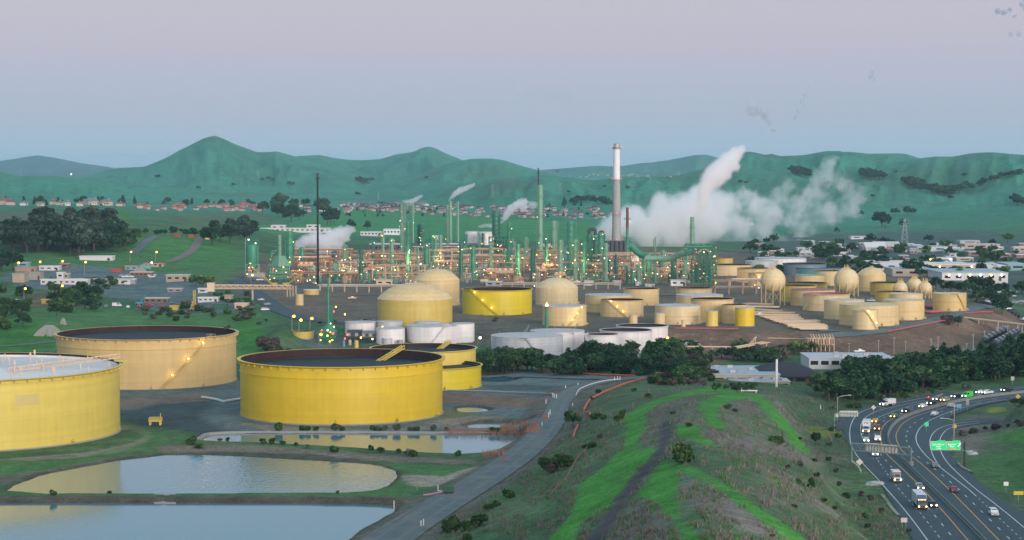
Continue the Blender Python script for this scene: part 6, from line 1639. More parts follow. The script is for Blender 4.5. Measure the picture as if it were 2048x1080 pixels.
def house(px, py, w, label, group, ws=(0,1,2,3), rs=(0,1,2,3), big=False, f=None):
    x, y, z = ground(px, py, f); s = w * mpp(y); P = house_mesh(random.choice(ws), random.choice(rs), big)
    if big:
        o = thing('house', label, 'house', (x, y, z), group=group)
        for nm, me in P:
            c = bpy.data.objects.new(nm, me); COL.objects.link(c); c.parent = o
    else:
        o = bpy.data.objects.new('house', P[0][1]); COL.objects.link(o); o.location = (x, y, z); tag(o, label, 'house', group)
    o.rotation_euler.z = random.choice((0,.3,-.35,.15,1.57,1.3)); o.scale = (s, s, s)
_rl = ['with its back to the dark trees', 'nearest the picture edge', 'behind a hedge', 'with a wide pale front', 'next to the tall conifers', 'with a low garage', 'standing apart', 'above the bare slope', 'close to the bright grass strip', 'at the end of the row']
for i, px in enumerate((10,22,48,80,108,120,133,160,174,186,213,241)):
    house(px, 409 + (i * 5) % 4, random.uniform(14,21), f'pale ridge top house {_rl[i % 10]}' + (', the smaller one' if i > 9 else ''), 'ridge top houses', (1,3,0),(3,2,1), True)
for i in range(44): house(random.uniform(272,522), random.uniform(411,422), random.uniform(9,14), 'small pinkish house with a reddish roof in the row above the meadow', 'red roofed houses above the meadow', (0,1,0),(2,1,2))
for i in range(26): house(random.uniform(524,700), random.uniform(410,426), random.uniform(9,13), 'small pale house among dark trees on the slope beyond the flare stack', 'houses on the slope beyond the flare stack', (0,1,3),(0,1,3))
for i in range(188):
    px = random.uniform(690,1205)
    if 1226 < px < 1242: continue
    y0, y1 = np.interp(px, [690,900,1000,1205], [410,411,416,418]), np.interp(px, [690,900,1000,1205], [419,431,436,441])
    house(px, random.uniform(y0, y1), random.uniform(8,12.5), 'tiny house in the dense far suburb under the green hills', 'houses of the dense far suburb', (0,1,2,3,0),(0,1,0,3))
for i in range(26): house(random.uniform(1130,1420), random.uniform(349,356), random.uniform(3,5), 'pale speck of a house in the hazy suburb between the far hills', 'houses of the hazy hill suburb', (3,1),(3,0))
house(1472,449,20, 'long pinkish farm building seen through the steam', None, (0,),(1,), True); house(1500,450,12, 'white farm house seen through the steam', None, (3,),(3,), True)

# ---------------------------------------------------------------- sheds and yards left of the works
def lampost(px, py, h, lm, label, group=None, name='street_lamp', arm=1.2, lr=.8):
    g = place(px, py); t = thing(name, label, 'street lamp', g, group=group)
    b = MB(); b.cyl((0,0,-.5),(0,0, h), .18,.11,7); b.bar((0,0, h),(arm, -.4, h + .3), .14); b.obj('pole', STEEL, t)
    b = MB(); b.box((arm, -.4, h + .3),(1.3,.5,.3)); b.obj('lamp_hood', STEEL, t)
    if lm: lamp_part(t, (arm, -.6, h - .1), lm, lr, 'lamp')
    return t
TANB = mat('tan wall paint', (.42,.33,.24), .8,.12,.2, streak=.1); BRWN = mat('brown wood cladding', (.20,.115,.08), .8,.15,.3); REDB = mat('red wall paint', (.34,.08,.07), .7,.12,.3); WSH = mat('white shed cladding', (.62,.58,.58), .6,.08,.25, streak=.06)
TEALW = mat('teal wall paint', (.20,.36,.36), .6,.1,.3); GRNC = mat('green container paint', (.03,.12,.06), .6,.15,.4)
for cx, yb, w, hp, d, m, lb, rf, win in [
 (37,565,24,17,14, TANB, 'tall tan block building with blank walls at the end of the white shed', CONC, 0),(65,560,32,14,12, CONC, 'grey blank wall building behind the tan block', CONC, 0),
 (128,569,94,9,10, WSH, 'long white shed with open bays below the orange street lamps', SNOW, 8),(120,558,13,12,8, WSH, 'white cube shed standing over the long white shed', SNOW, 1),(132,558,9,10,8, TANB, 'small tan hut behind the long white shed', LIDW, 1),(200,567,120,8,10, WSH, 'long pale shed continuing the white shed to the silver box', LIDW, 6),(264,568,13,9,6, STEEL, 'silver box trailer at the end of the long sheds', SNOW, 0),
 (282,553,44,8,8, BRWN, 'brown timber office trailer on the grey yard', LIDW, 5),(354,563,44,12,12, TANB, 'tan workshop with a stepped roof at the yard edge', LIDW, 3),(192,521,66,8,12, WSH, 'long white roofed shed on the grass above the yard', SNOW, 0),(306,534,38,8,10, TANB, 'low tan shed with open front and red roof by the bunker', mat('red shed roof', (.24,.07,.07), .8,.15,.3), 4),
 (46,534,22,8,8, TEALW, 'teal shed with dark open front near the tan block', LIDW, 1),(50,543,40,8,9, mat('pinkish block wall', (.40,.24,.2), .85,.1,.3), 'pink block building behind the tan block', CONC, 0),(98,541,40,8,9, WSH, 'whitewashed building under the second orange lamp', SNOW, 3),(128,536,18,8,7, BRWN, 'brown hut at the end of the whitewashed building', CONC, 1),
 (262,540,24,7,8, mat('grey machine', (.3,.33,.33), .6), 'grey machine shed on the hill road', STEEL, 2),(290,537,20,6,6, TEALW, 'small teal container beside the grey machine shed', TEALW, 0),(232,544,22,6,6, REDB, 'dark red container row on the hill road', REDB, 0),
 (312,606,48,9,7, BRWN, 'brown office trailer with small windows above the car row', LIDW, 4),(438,618,32,9,6, GRNC, 'dark green shipping container in the lower yard', GRNC, 0),(347,621,16,8,7, mat('yellow tarpaulin', (.55,.38,.07), .7), 'yellow hut with curved top in the lower yard', mat('yellow tarpaulin', (.5,.3,.1)), 0),(482,617,26,9,8, PINK3, 'tan skip like tank unit at the end of the lower yard', PINK3,0),
 (416,604,40,8,7, WSH, 'white trailer row behind the green container', SNOW, 4),(349,584,28,6,6, mat('pinkish cabin', (.36,.24,.24), .8), 'pinkish cabin with one white window on the grass', LIDW, 2),(405,586,18,8,6, WSH, 'white pitched trailer below the light green trees', SNOW, 1),(377,613,14,7,6, CREAM2, 'cream tank hut next to the yellow crane', CREAM2,0),(456,604,14,12,8, TANB, 'tan tower hut beside the pipe bridge end', TANB, 0),
 (90,608,14,8,6, mat('yellow shed paint', (.5,.36,.08), .7), 'small yellow shed in front of the thicket', mat('yellow shed paint', (.5,.36,.08)), 0),(28,620,34,5,5, mat('yellow trailer', (.50,.34,.12), .7), 'row of yellow flatbed trailers at the picture edge', mat('rusty deck', (.3,.12,.08)), 0),(30,606,8,5,5, WSH, 'little white van hut at the picture edge', SNOW, 1),
 (105,474 + 14,6,4,5, WSH, 'tiny white cabin under the dark grove', SNOW, 1),(205,492,20,8,10, WSH, 'white cabin with a round dish among the trees', SNOW, 1),(354,473,14,5,6, REDB, 'red container on top of the knoll', REDB, 0),(383,475,14,4,5, ORNG, 'orange container on top of the knoll', ORNG, 0),(414,479,8,6,5, CREAM2, 'small cream hut at the end of the knoll', CREAM2,0),
 (590,464,140,7,22, WSH, 'long white plant hall with lamps along its eaves behind the drum silo', SNOW, 14),(556,458,28,7,14, WSH, 'white upper storey on the long plant hall', SNOW, 2),(626,457,26,7,14, WSH, 'second white upper storey on the long plant hall near the flare stack', SNOW, 2),(742,472,42,8,14, WSH, 'white flat roofed hall with a row of yellow lamps', SNOW, 6)]:
    shed(cx, yb, w, hp, d, m, lb, 'plant_building' if w > 60 else 'shed', rf, win, cat='building', door=w > 30)
for px, py, h, nm in ((35,550,10, 'first'),(78,548,10, 'second'),(123,549,11, 'third'),(169,551,11, 'fourth')): lampost(px, py, h, L_ORG, f'{nm} orange street lamp of the row behind the long white shed')
for px, py, h, lb in ((260,524,9, 'orange lamp on a tall post over the white roofed shed'),(311,524,9, 'orange lamp on a tall post above the bunker'),(48,600,8, 'orange lamp on the scrubby slope at the edge'),(122,600,10, 'orange lamp on a thin post over the thicket'),(584,664,9, 'brightest orange lamp over the small low yellow tank'),(598,668,8, 'middle orange lamp over the small low yellow tank'),(620,668,9, 'orange lamp near the near furnace'),(301,560,14, 'pale lamp on a tall mast in the grey yard'),(1331,690,4, 'orange lamp at the foot of the last open white tank'),(956,708,9, 'orange lamp touching the pale yellow tank rim'),(638,690,6, 'glaring orange lamp in front of the near furnace'),(502,568,7, 'orange lamp above the yellow crane arm')):
    lampost(px, py, h, L_WHT if 'pale' in lb else L_ORG, lb, lr=.75)
def bunker(cx, yb, w, hp, label):
    g = place(cx, yb); t = thing('bunker', label, 'bunker', g); k = mpp(g[1]); W, Hh = w * k, hp * k
    prof = [(-W / 2,0),(-W * .30, Hh * .62),(-W * .10, Hh),(W * .12, Hh),(W * .32, Hh * .62),(W / 2,0)]
    b = MB(); n = len(prof); b.add([(x, 0, z - .3) for x, z in prof] + [(x, 1.6, z - .3) for x, z in prof], [tuple(range(n)), tuple(reversed(range(n, 2 * n)))] + [(i, n + i, n + (i + 1) % n, (i + 1) % n) for i in range(n)]); b.obj('front_wall', CONC, t)
    b = MB(); b.lathe([(W * .46,0),(W * .40, Hh * .5),(W * .2, Hh * .85),(0, Hh * .9)], 20, c=(0, W * .42,-.5)); b.obj('earth_mound', MATS['grass mound'], t)
    b = MB(); b.box((W * .04,-.2, Hh * .42),(W * .16,.5, Hh * .8)); b.obj('door_frame', CONC, t)
    b = MB(); b.box((W * .04,-.5, Hh * .36),(W * .09,.15, Hh * .5)); b.obj('door', STEEL, t)
mat('grass mound', (.06,.16,.04), .95,.3,.3)
bunker(97,673,66,24, 'grey concrete bunker with a steel door set in the grassy bank'); bunker(126,649,14,14, 'small pale concrete vent block above the bunker'); bunker(280,545,30,12, 'grassed over bunker hump below the tall lamps')
# pipe bridge over the plant road
t, Y, k = base_thing(505,600, 'pipe_bridge', 'tan lattice pipe bridge spanning the plant road', 'bridge')
o = t.location; A, Bq = Vector(yp(428,577, Y)) - o, Vector(yp(583,578, Y)) - o; hh = 7 * k
b = MB()
for y in (-1.5,1.5):
    for z in (0, hh): b.bar(A + Vector((0, y, z)), Bq + Vector((0, y, z)), .5)
    for i in range(24):
        p, q = A.lerp(Bq, i / 24), A.lerp(Bq, (i + 1) / 24); up = Vector((0,0, hh)); yy = Vector((0, y, 0))
        b.bar(p + yy + (up if i % 2 else Vector()), q + yy + (Vector() if i % 2 else up), .3)
b.obj('truss', PINK3, t)
b = MB(); b.bar((0,0,-1),(0,0, A.z), .9); b.bar((0,2,-1),(0,0, A.z), .6); b.obj('pier', PINK3, t)
b = MB()
for x in (-6,-2,2,6): b.bar((Bq.x + x * .5,0, Bq.z - 15 * k),(Bq.x + x * .5,0, Bq.z + hh), .5)
b.box((A.x - 2,0, A.z + 1),(5,4,6)); b.obj('abutment', PINK3, t)
for i in range(3):
    b = MB(); b.tube([A + Vector((0,-1 + i, hh * .4)), Bq + Vector((0,-1 + i, hh * .4))], .35,6); b.obj('pipe', PINK, t)
def crane(px, py, h, label, m, lean=0.0):
    g = place(px, py); t = thing('crane', label, 'crane', g)
    b = MB(); b.box((0,0,1.2),(5,3,1.8)); b.obj('chassis', m, t)
    b = MB(); lattice(b, 1.3,1.3, h, 1,8,.28,(0,0,1)); b.v = [(v[0] + v[2] * lean, v[1], v[2]) for v in b.v]; b.obj('boom', m, t)
    b = MB(); b.bar((h * lean, 0, h),(h * lean + 1.5,0, h * .6), .12); b.obj('hook_line', STEELD, t)
    for x in (-1.6,1.6):
        b = MB(); b.cyl((x, -1.7,.6),(x, 1.7,.6), .6, n=12); b.obj('wheel', RUBBER, t)
crane(389,621,12, 'yellow crane mast in the lower yard', mat('crane yellow', (.58,.40,.06), .5)); crane(279,610,6, 'blue crane leaning beside the brown office trailer', mat('crane blue', (.08,.24,.34), .5), .5)
crane(548,571,14, 'yellow boom crane folded in front of the big furnace', MATS['crane yellow'], -1.2); crane(572,571,10, 'second yellow boom leaning the other way before the furnace', MATS['crane yellow'], 1.3)
# pylons on the hills
def pylon(px, py, hp, label):
    g = place(px, py); t = thing('pylon', label, 'pylon', g, group='power pylons on the hills'); h = hp * mpp(g[1]); b = MB()
    w = h * .13; r = max(.25, h * .006)
    for x, y in ((-1,-1),(1,-1),(1,1),(-1,1)): b.bar((x * w, y * w, 0),(x * w * .15, y * w * .15, h), r)
    for i in range(6):
        a, c = i / 6,(i + 1) / 6; p, q = w * (1 - .85 * a), w * (1 - .85 * c)
        for y in (-1,1): b.bar((-p, y * p, h * a),(q, y * q, h * c), r * .7); b.bar((p, y * p, h * a),(-q, y * q, h * c), r * .7)
    b.obj('tower', STEEL, t); b = MB()
    for z in (.72,.84,.95): b.bar((-w * 1.4,0, h * z),(w * 1.4,0, h * z), r)
    b.obj('cross_arm', STEEL, t)
for px, py, hp, lb in ((1809,492,54, 'steel pylon standing in the warehouse town'),(985,397,28, 'faint pylon on the hill beside the small plume'),(757,400,14, 'faint pylon behind the far suburb'),(516,355,14, 'faint pylon on the flank of the peak'),(1121,392,26, 'faint pylon behind the thin flare mast'),(337,316,13, 'tiny mast on the shoulder of the peak'),(427,275,8, 'tiny mast on top of the pointed peak'),(433,275,6, 'second tiny mast on top of the pointed peak'),(42,352,16, 'thin mast on the left skyline hill')): pylon(px, py, hp, lb)
lampost(142,353,10, L_WHT, 'single bright lamp on the far hill crest', lr=2.6)
# ---------------------------------------------------------------- warehouse town beyond the tank farm
BLUR = mat('blue grey metal roof', (.36,.42,.46), .45,.08,.1); TANW = mat('tan warehouse wall', (.46,.37,.29), .8,.08,.1); WHW = mat('white warehouse wall', (.60,.58,.58), .75,.08,.1); PNKW = mat('pink brown warehouse wall', (.32,.20,.19), .8,.1,.1)
for cx, yb, w, hp, d, m, rf, lb in [
 (1808,542,125,15,60, WHW, SNOW, 'long white warehouse behind the dark flat topped trees'),(1826,553,82,14,40, TANW, BLUR, 'tan warehouse with dark doors in front of the long white one'),(1911,543,80,13,60, TANW, SNOW, 'tan warehouse with two yellow wall lamps'),(1982,543,62,11,60, WHW, SNOW, 'white warehouse with big roller doors'),(1950,564,132,18,70, WHW, BLUR, 'biggest pale blue roofed warehouse with a row of lamps'),(2036,541,40,12,50, TEALW, BLUR, 'teal warehouse at the picture edge'),
 (1690,505,24,6,20, WHW, SNOW, 'low white shed under the pasture'),(1752,503,40,8,25, WHW, SNOW, 'white pitched warehouse left of the pylon'),(1775,499,50,6,25, PNKW, LIDW, 'long pink roofed row behind the white pitched warehouse'),(1865,503,60,9,40, WHW, BLUR, 'white and blue trailer depot right of the pylon'),(1965,497,70,8,30, TANW, LIDW, 'long tan works with rooftop tanks under the hills'),(1940,487,40,5,20, STEEL, LIDW, 'grey works with pipes on the roof under the hills'),(1960,512,46,8,24, PNKW, LIDW, 'reddish brown block building behind the tan warehouse'),(2000,515,46,7,24, PNKW, LIDW, 'second reddish brown block building next to the first'),
 (1618,488,22,6,14, WHW, SNOW, 'white house like shed behind the smoke'),(1650,490,18,6,14, PNKW, SNOW, 'small pink shed behind the smoke'),(1725,478,46,5,20, WHW, BLUR, 'long thin white shed at the foot of the pasture'),(1612,508,20,7,14, WHW, BLUR, 'white flat shed among the trees behind the white tank'),(1548,508,18,6,14, PNKW, SNOW, 'pale shed behind the silver tank'),(1680,512,24,6,16, WHW, SNOW, 'long white shed in the trees above the teal tank'),(1715,520,26,6,16, STEEL, LIDW, 'grey carport shed above the spheres'),(2010,590,46,6,20, STEEL, BLUR, 'blue roofed shed by the car park trees'),(1960,583,30,7,20, WHW, SNOW, 'white shed in front of the scaffolded yard'),(1790,524,60,6,20, PNKW, STEEL, 'brown low building behind the long white warehouse'),(1880,524,50,7,24, WHW, SNOW, 'pale building behind the two lamp warehouse'),(1930,522,34,6,20, TANW, SNOW, 'tan hut row behind the roller door warehouse')]:
    t = shed(cx, yb, w, hp, d, m, lb, 'warehouse', rf, max(0, int(w / 22)), cat='warehouse', pitched='pitched' in lb)
    if 'lamp' in lb:
        kk = mpp(t.location.y)
        for i in range(6 if 'row' in lb else 2): lamp_part(t, ((-w * .4 + w * .8 * i / (5 if 'row' in lb else 1)) * kk, -1.0, hp * kk * .75), L_YEL if i % 2 == 0 else L_WHT, .8)
for i in range(34):
    px, py = random.uniform(1800,1945), random.uniform(490,504); c = random.choice([WHW, WHW, STEEL, BLUR, TEALW])
    shed(px, py, random.uniform(6,12), 4,3, c, 'white or blue trailer parked in the depot right of the pylon', 'trailer', SNOW, 0, cat='trailer', door=False)['group'] = 'trailers of the depot'
for i in range(52):
    px, py = random.uniform(1470, 2050), random.uniform(488, 534); c = random.choice([WHW, WHW, TANW, PNKW])
    shed(px, py, random.uniform(10, 26), random.uniform(4, 7), 14, c, 'small pale building among the trees beyond the tank farm', 'outbuilding', random.choice((SNOW, BLUR, LIDW)), 2, cat='building', door=False)['group'] = 'small buildings beyond the tank farm'
t, Y, k = base_thing(1968,572, 'scaffold_yard', 'white scaffold frame with a yellow top beam before the blue roofed warehouse', 'scaffold'); b = MB(); lattice(b, 86 * k, 8,9 * k, 22,1,.4, brace=False); b.obj('frame', WPOST, t); b = MB(); b.box((0,0,9.6 * k),(60 * k, 3,.8)); b.obj('top_beam', YEL, t)
# ---------------------------------------------------------------- below the bluff
def office():
    g = place(1490,762,2.0); Y = g[1]; k = mpp(Y)
    def bx(name, x0, x1, yt, yb, d, m, rf, label, pit=0):
        p = zp((x0 + x1) / 2, yb, 1.0); t = thing(name, label, 'building', p); kk = mpp(p[1]); W, Hh = (x1 - x0) * kk, (yb - yt) * kk
        b = MB(); b.box((0, d / 2, Hh / 2 - .5),(W, d, Hh + 1)); b.obj('wall', m, t)
        b = MB()
        if pit: b.add([(-W * .56,-2, Hh),(W * .56,-2, Hh),(W * .56, d + 2, Hh),(-W * .56, d + 2, Hh),(-W * .2, d / 2, Hh + pit),(W * .2, d / 2, Hh + pit)], [(0,1,5,4),(2,3,4,5),(1,2,5),(3,0,4),(3,2,1,0)]); b.box((0, d / 2, Hh - .4),(W * 1.1, d + 3.6,.7))
        else:
            b.box((0, d / 2, Hh + .2),(W + .8, d + .8,.4))
        r_ = b.obj('roof', rf, t)
        if not pit:
            for i in range(7):
                b = MB(); b.box((random.uniform(-.42,.42) * W, random.uniform(.15,.85) * d, Hh + .9),(2.4,1.8,1.2)); b.obj('roof_unit', LIDW if i % 2 else STEEL, r_)
        n = max(4, int(W / 5))
        for i in range(n):
            b = MB(); b.box((-W / 2 + W * (i + .5) / n, -.05, Hh * .55),(W / n * .72,.1, Hh * .42)); b.obj('window', GLASS if (i * 7) % 5 or not pit else L_WIN, t)
        return t
    bx('office_building', 1428,1560,750,772,42, TANW, BLUR, 'long flat office with pale blue roof and rooftop units')
    bx('office_building', 1512,1640,752,768,30, BRWN, mat('dark shingle roof sheet', (.035,.034,.045), .8,.15,.4), 'office with a wide dark hipped roof and lit windows', 5.0)
    bx('office_building', 1462,1580,764,778,13, TANW, BLUR, 'lower flat wing with pale blue roof in front of the offices')
    bx('industrial_building', 1618,1786,717,736,30, WHW, mat('pale metal roof', (.52,.53,.57), .5,.08,.15), 'long white building with purple windows behind the dark grove')
    bx('industrial_building', 1775,1812,722,735,20, WHW, SNOW, 'small white annex poking out of the grove')
    bx('shelter', 1405,1442,683,694,8, CONC, STEEL, 'pale open shelter at the foot of the bluff')
    bx('shelter', 1352,1400,690,700,12, CONC, BLUR, 'low flat roofed shelter left of the pale open one')
    for x0, x1, y0, y1, lb in ((1080,1140,713,724, 'pale blue roof showing between the dark trees'),(1270,1330,713,724, 'white roof showing through the tall dark belt'),(1165,1185,716,728, 'white gable showing between the trees')): bx('hidden_building', x0, x1, y0, y1,20, WHW, BLUR, lb)
L_WIN = mat('lit window glass', (1.0,.72,.30), .3,0,1, emit=1.2)
office()
p = zp(1553,783,2); t = thing('pole', 'tall thick white pole in front of the office wing', 'pole', p); kk = mpp(p[1]); b = MB(); b.cyl((0,0,-1),(0,0,65 * kk), .55,.5,12); b.obj('shaft', WPOST, t); b = MB(); b.cyl((0,0,65 * kk),(0,0,67 * kk), .4, n=8); b.obj('cap', STEELD, t)
# pipe bridges and stacked pipes at the bluff foot
def pipes(Pa, Pb, n, gap, r, label, name='pipe_run', m=None, post=0, grp=None):
    A = Vector(Pa); Bv = Vector(Pb); t = thing(name, label, 'pipes', (A.x, A.y, hz(A.x, A.y)), group=grp); o = t.location
    d = (Bv - A); s = d.cross(Vector((0,0,1))).normalized()
    for i in range(n):
        off = s * gap * (i - (n - 1) / 2); b = MB(); j = random.uniform(0,.08)
        b.tube([A - o + off + d * j, Bv - o + off - d * random.uniform(0,.08)], r * random.uniform(.7,1.2), 6); b.obj('pipe', m or random.choice((PINK3, PINK, PINK3, CREAM)), t)
    if post:
        b = MB(); w = s * gap * n / 2
        for i in range(post):
            q = A.lerp(Bv, (i + .5) / post) - o; gz = hz(q.x + o.x, q.y + o.y) - o.z
            for ww in (w, -w): b.bar((q.x + ww.x, q.y + ww.y, gz - .5),(q.x + ww.x, q.y + ww.y, q.z), .4)
            b.bar(q + w, q - w, .4)
        b.obj('support', PINK3, t)
    return t
def q3(px, py, z): return zp(px, py, z)
pipes(q3(1362,693,6), q3(1462,694,6), 5,.7,.35, 'tan pipe bridge on tall trestles at the bluff foot', 'pipe_bridge', post=4)
pipes(q3(1445,700,4), q3(1534,684,6), 6,.9,.4, 'pale pipe bundle sloping up to the stacked pipes', 'pipe_bridge', post=5)
pipes(q3(1500,688,5), q3(1512,674,9), 4,.9,.4, 'short pipe bundle climbing the bluff', post=2)
pipes(q3(1530,676,7), q3(1640,678,7), 5,.8,.4, 'tan pipe bundle along the bluff to the stacked pipes', 'pipe_bridge', post=9)
t, Y, k = base_thing(1640,700, 'pipe_stack_frame', 'tan frame of hooped pipes stacked at the corner of the bluff', 'pipe rack'); b = MB(); lattice(b, 52 * k, 7,24 * k, 6,2,.4, brace=False); b.obj('frame', PINK3, t)
for i in range(9):
    b = MB(); x = (-22 + i * 5.4) * k; b.tube([(x, -4,12 * k),(x, -4,23 * k),(x + 1,-3,26 * k),(x + 2,8,29 * k)], .45,6); b.obj('pipe', PINK3 if i % 2 else PINK, t)
for i, (xa, ya, xb, yb2) in enumerate([(1500,618,1560,622),(1500,624,1590,626),(1510,629,1600,630),(1520,634,1600,633),(1534,638,1605,637),(1545,642,1640,641),(1560,646,1640,645),(1570,650,1652,649),(1580,654,1655,653),(1596,657,1655,657),(1468,612,1560,614),(1490,607,1545,609)]):
    pipes(q3(xa, ya, 11.2), q3(xb, yb2,11.2), 8,1.3,.45, f'run of parallel tan pipes in the pipe yard, row {["nearest the spheres", "beside the deep yellow tank", "behind the yard road", "with loose ends", "of long pipes", "of mixed lengths", "with darker pipes", "close to the bluff edge", "above the bluff wall", "at the very bluff edge", "under the first sphere", "next to the tan rack"][i]}', grp='pipe runs of the pipe yard')
pipes(q3(1905,632,9), q3(2060,650,7), 5,.8,.4, 'pink pipe bridge striding from the bluff over the rail yard', 'pipe_bridge', post=4)
REDP = mat('red pipe paint', (.50,.10,.13), .6,.15,.4)
pipes(q3(1848,611,11.5), q3(1880,614,11.5), 7,1.2,.6, 'pile of red pipes beside the white lidded tank', m=REDP); pipes(q3(1850,624,11.3), q3(1882,622,11.3), 8,1.1,.5, 'flat pile of pink red pipes in front of the lone tank', m=REDP)
pipes(q3(1770,664,11.3), q3(1890,640,11.3), 2,.9,.3, 'long red pipe along the bluff perimeter road', m=REDP); pipes(q3(1345,656,11.5), q3(1480,657,11.5), 2,.7,.3, 'red and white pipe along the bluff crest', m=REDP); pipes(q3(1900,628,10.5), q3(1990,622,8), 2,.8,.3, 'red pipe crossing to the pipe bridge head', m=REDP)
pipes(yp(905,625,1400), yp(1065,641,1330), 3,.8,.3, 'tan pipe handrail run along the dyke in front of the yellow tank', m=PINK3, post=16)
pipes(q3(505,640,7), q3(636,655,7), 2,.7,.3, 'thin tan pipe line on posts crossing the slope', m=PINK3, post=9)
# dark cooler boxes by the near furnace and small plant around it
for cx, yb, w, h, m, lb in ((710,684,30,26, STEELD, 'dark louvred cooler box on legs beside the near furnace'),(738,684,28,24, mat('grey louvre panels', (.16,.16,.175), .5), 'grey louvred cooler box right of the dark one')):
    t, Y, k = base_thing(cx, yb, 'cooler_box', lb, 'cooler'); W, Hh = w * k, h * k
    b = MB(); lattice(b, W, W * .6, Hh * .4,3,1,.3); b.obj('frame', STEELD, t); b = MB(); b.box((0,0, Hh * .68),(W, W * .6, Hh * .52)); b.obj('housing', m, t)
    for i in range(4):
        b = MB(); b.box((-W * .37 + W * .25 * i, -W * .3 - .06, Hh * .6),(W * .2,.12, Hh * .25)); b.obj('louvre', STEELD if i % 2 else STEEL, t)
for cx, yb, w, hh, m, lb in ((688,693,5,12, TEALW, 'small pale teal drum before the dark cooler box'),(713,695,8,14, YELF, 'small yellow drum before the grey cooler box'),(700,690,6,10, CREAM2, 'small cream drum before the dark cooler box'),(775,690,20,14, SILV, 'small silver tank below the cream white tank'),(800,692,12,12, STEEL, 'grey hopper tank below the big white tank'),(895,692,12,10, SILV, 'small blue silver tank pair below the narrow white tank'),(795,686,7,16, CONC, 'pale square silo between two white tanks')):
    tower(cx - w / 2, cx + w / 2, yb - hh, yb, m, lb, 0,0, 'flat', name='drum_tank', ladder=False, group='small drums of the near plant', cat='drum')
pipes(yp(660,688,1180), yp(760,690,1180), 5,.7,.25, 'low pipework in front of the near furnace', m=STEEL, post=10)
for i, (px, py) in enumerate([(648,683),(655,690),(668,672),(690,696),(722,694),(745,697),(668,640),(672,630),(690,646),(694,688),(765,672),(783,675),(862,690)]):
    g_ = place(px, py); t = thing('work_light', f'{["red", "orange", "yellow"][i % 3]} work light on a short post {["by the near furnace", "before the cooler boxes", "by the white tanks"][0 if px < 680 else 1 if px < 760 else 2]}', 'work light', g_, group=f'work lights {i % 3} of the near plant {int(px < 680) + int(px < 760)}')
    b = MB(); b.cyl((0,0,-.5),(0,0,5), .1, n=5); b.obj('post', STEELD, t); lamp_part(t, (0,-.3,5.2), [L_RED, L_ORG, L_YEL][i % 3], .5, 'lamp_head')
# green flare pole with its flame
t, Y, k = base_thing(1093.5,655, 'flare_pole', 'slim green flare pole with a small orange flame', 'flare'); h = 46 * k; b = MB(); b.cyl((0,0,-1),(0,0, h * .86), 1.1,.95,12); b.obj('riser', GRN, t); b = MB(); b.cyl((0,0, h * .86),(0,0, h * .93), .9, n=10); b.obj('tip', STEELD, t)
b = MB(); b.lathe([(.5, h * .93),(.9, h * .95),(.7, h * 1.0),(.25, h * 1.06),(0, h * 1.1)], 10); b.obj('flame', mat('flame', (1.0,.34,.10), .5,0,1, emit=9), t)
# ---------------------------------------------------------------- rail tank wagons
def wagon(P, d, L, label):
    t = thing('tank_wagon', label, 'tank wagon', P, math.atan2(d.y, d.x), 'black tank wagons')
    b = MB(); r = 1.75; zc = 2.9
    b.lathe([(0, -L / 2),(r * .7, -L / 2 + .15),(r, -L / 2 + .8),(r, L / 2 - .8),(r * .7, L / 2 - .15),(0, L / 2)], 16); b.v = [(v[2], v[0], v[1] + zc) for v in b.v]; b.obj('barrel', BLKW, t)
    b = MB(); b.box((0,0,1.05),(L + .6,2.2,.35)); b.obj('underframe', STEELD, t)
    b = MB(); b.lathe([(.7, zc + r - .1),(.7, zc + r + .6),(0, zc + r + .65)], 10); b.box((0,0, zc + r + .2),(3.5,1.6,.1)); b.obj('dome', STEEL, t)
    for x in (-L * .34, L * .34):
        b = MB()
        for q in (-.9,.9): b.cyl((x + q, -.85,.48),(x + q, .85,.48), .46, n=12)
        b.obj('bogie', STEELD, t)
BLKW = mat('black wagon paint', (.020,.023,.027), .30,.2,.5, spec=.7)
for a0, a1, n, nm in (((1966,692),(2012,671), 6, 'back'),((1988,698),(2036,674), 7, 'front')):
    A, Bv = Vector(zp(*a0,0)), Vector(zp(*a1,0)); d = (Bv - A); st = d / n
    for i in range(n):
        P = A + st * (i + .5); P.z = hz(P.x, P.y) + .1; wagon(P, d, st.length * .9, f'black rail tank wagon in the {nm} string, {["first from the near end", "second from the near end", "third from the near end", "fourth in the string", "fifth in the string", "sixth in the string", "last at the far end"][i]}')
    A2 = A - st * 3; B2 = Bv + st * 5
    for s_ in (-.75,.75):
        nn = d.cross(Vector((0,0,1))).normalized() * s_; P = np.array([(A2 + nn).lerp(B2 + nn, i / 40)[:] for i in range(41)]); P[:, 2] = HM(P[:, 0], P[:, 1]) + .12
        sweep(P, [(-.06,0),(-.06,.16),(.06,.16),(.06,0)], 'rail', STEEL, f'steel rail under the {nm} string of tank wagons, {"near" if s_ > 0 else "far"} side', 'rail', z=None)
for i, (px, py, hp) in enumerate([(1927,726,28),(1933,722,34),(1946,700,30),(1969,685,22),(1993,676,20),(2015,676,24),(1930,735,14),(1952,742,20),(1698,707,20),(1757,709,28),(1788,708,32),(1811,706,22),(1862,708,30),(1876,700,26)]):
    p = ground(px, py); t = thing('light_pole', f'thin pale light pole {["by the wagons", "beside the taller pole", "at the near wagon end", "behind the wagons", "behind the far wagons", "at the far wagon end", "in front of the rail yard", "before the dark trees", "behind the white roof", "on the bluff foot by the white roof", "tallest at the bluff foot", "short one at the bluff foot", "near the bluff path", "where the bluff path starts"][i]}', 'light pole', p); hh = hp * mpp(p[1])
    b = MB(); b.cyl((0,0,-.5),(0,0, hh), .22,.16,6); b.obj('pole', STEEL, t); b = MB(); b.box((0,0, hh + .1),(1.4,.5,.25)); b.obj('lamp_head', STEEL, t)

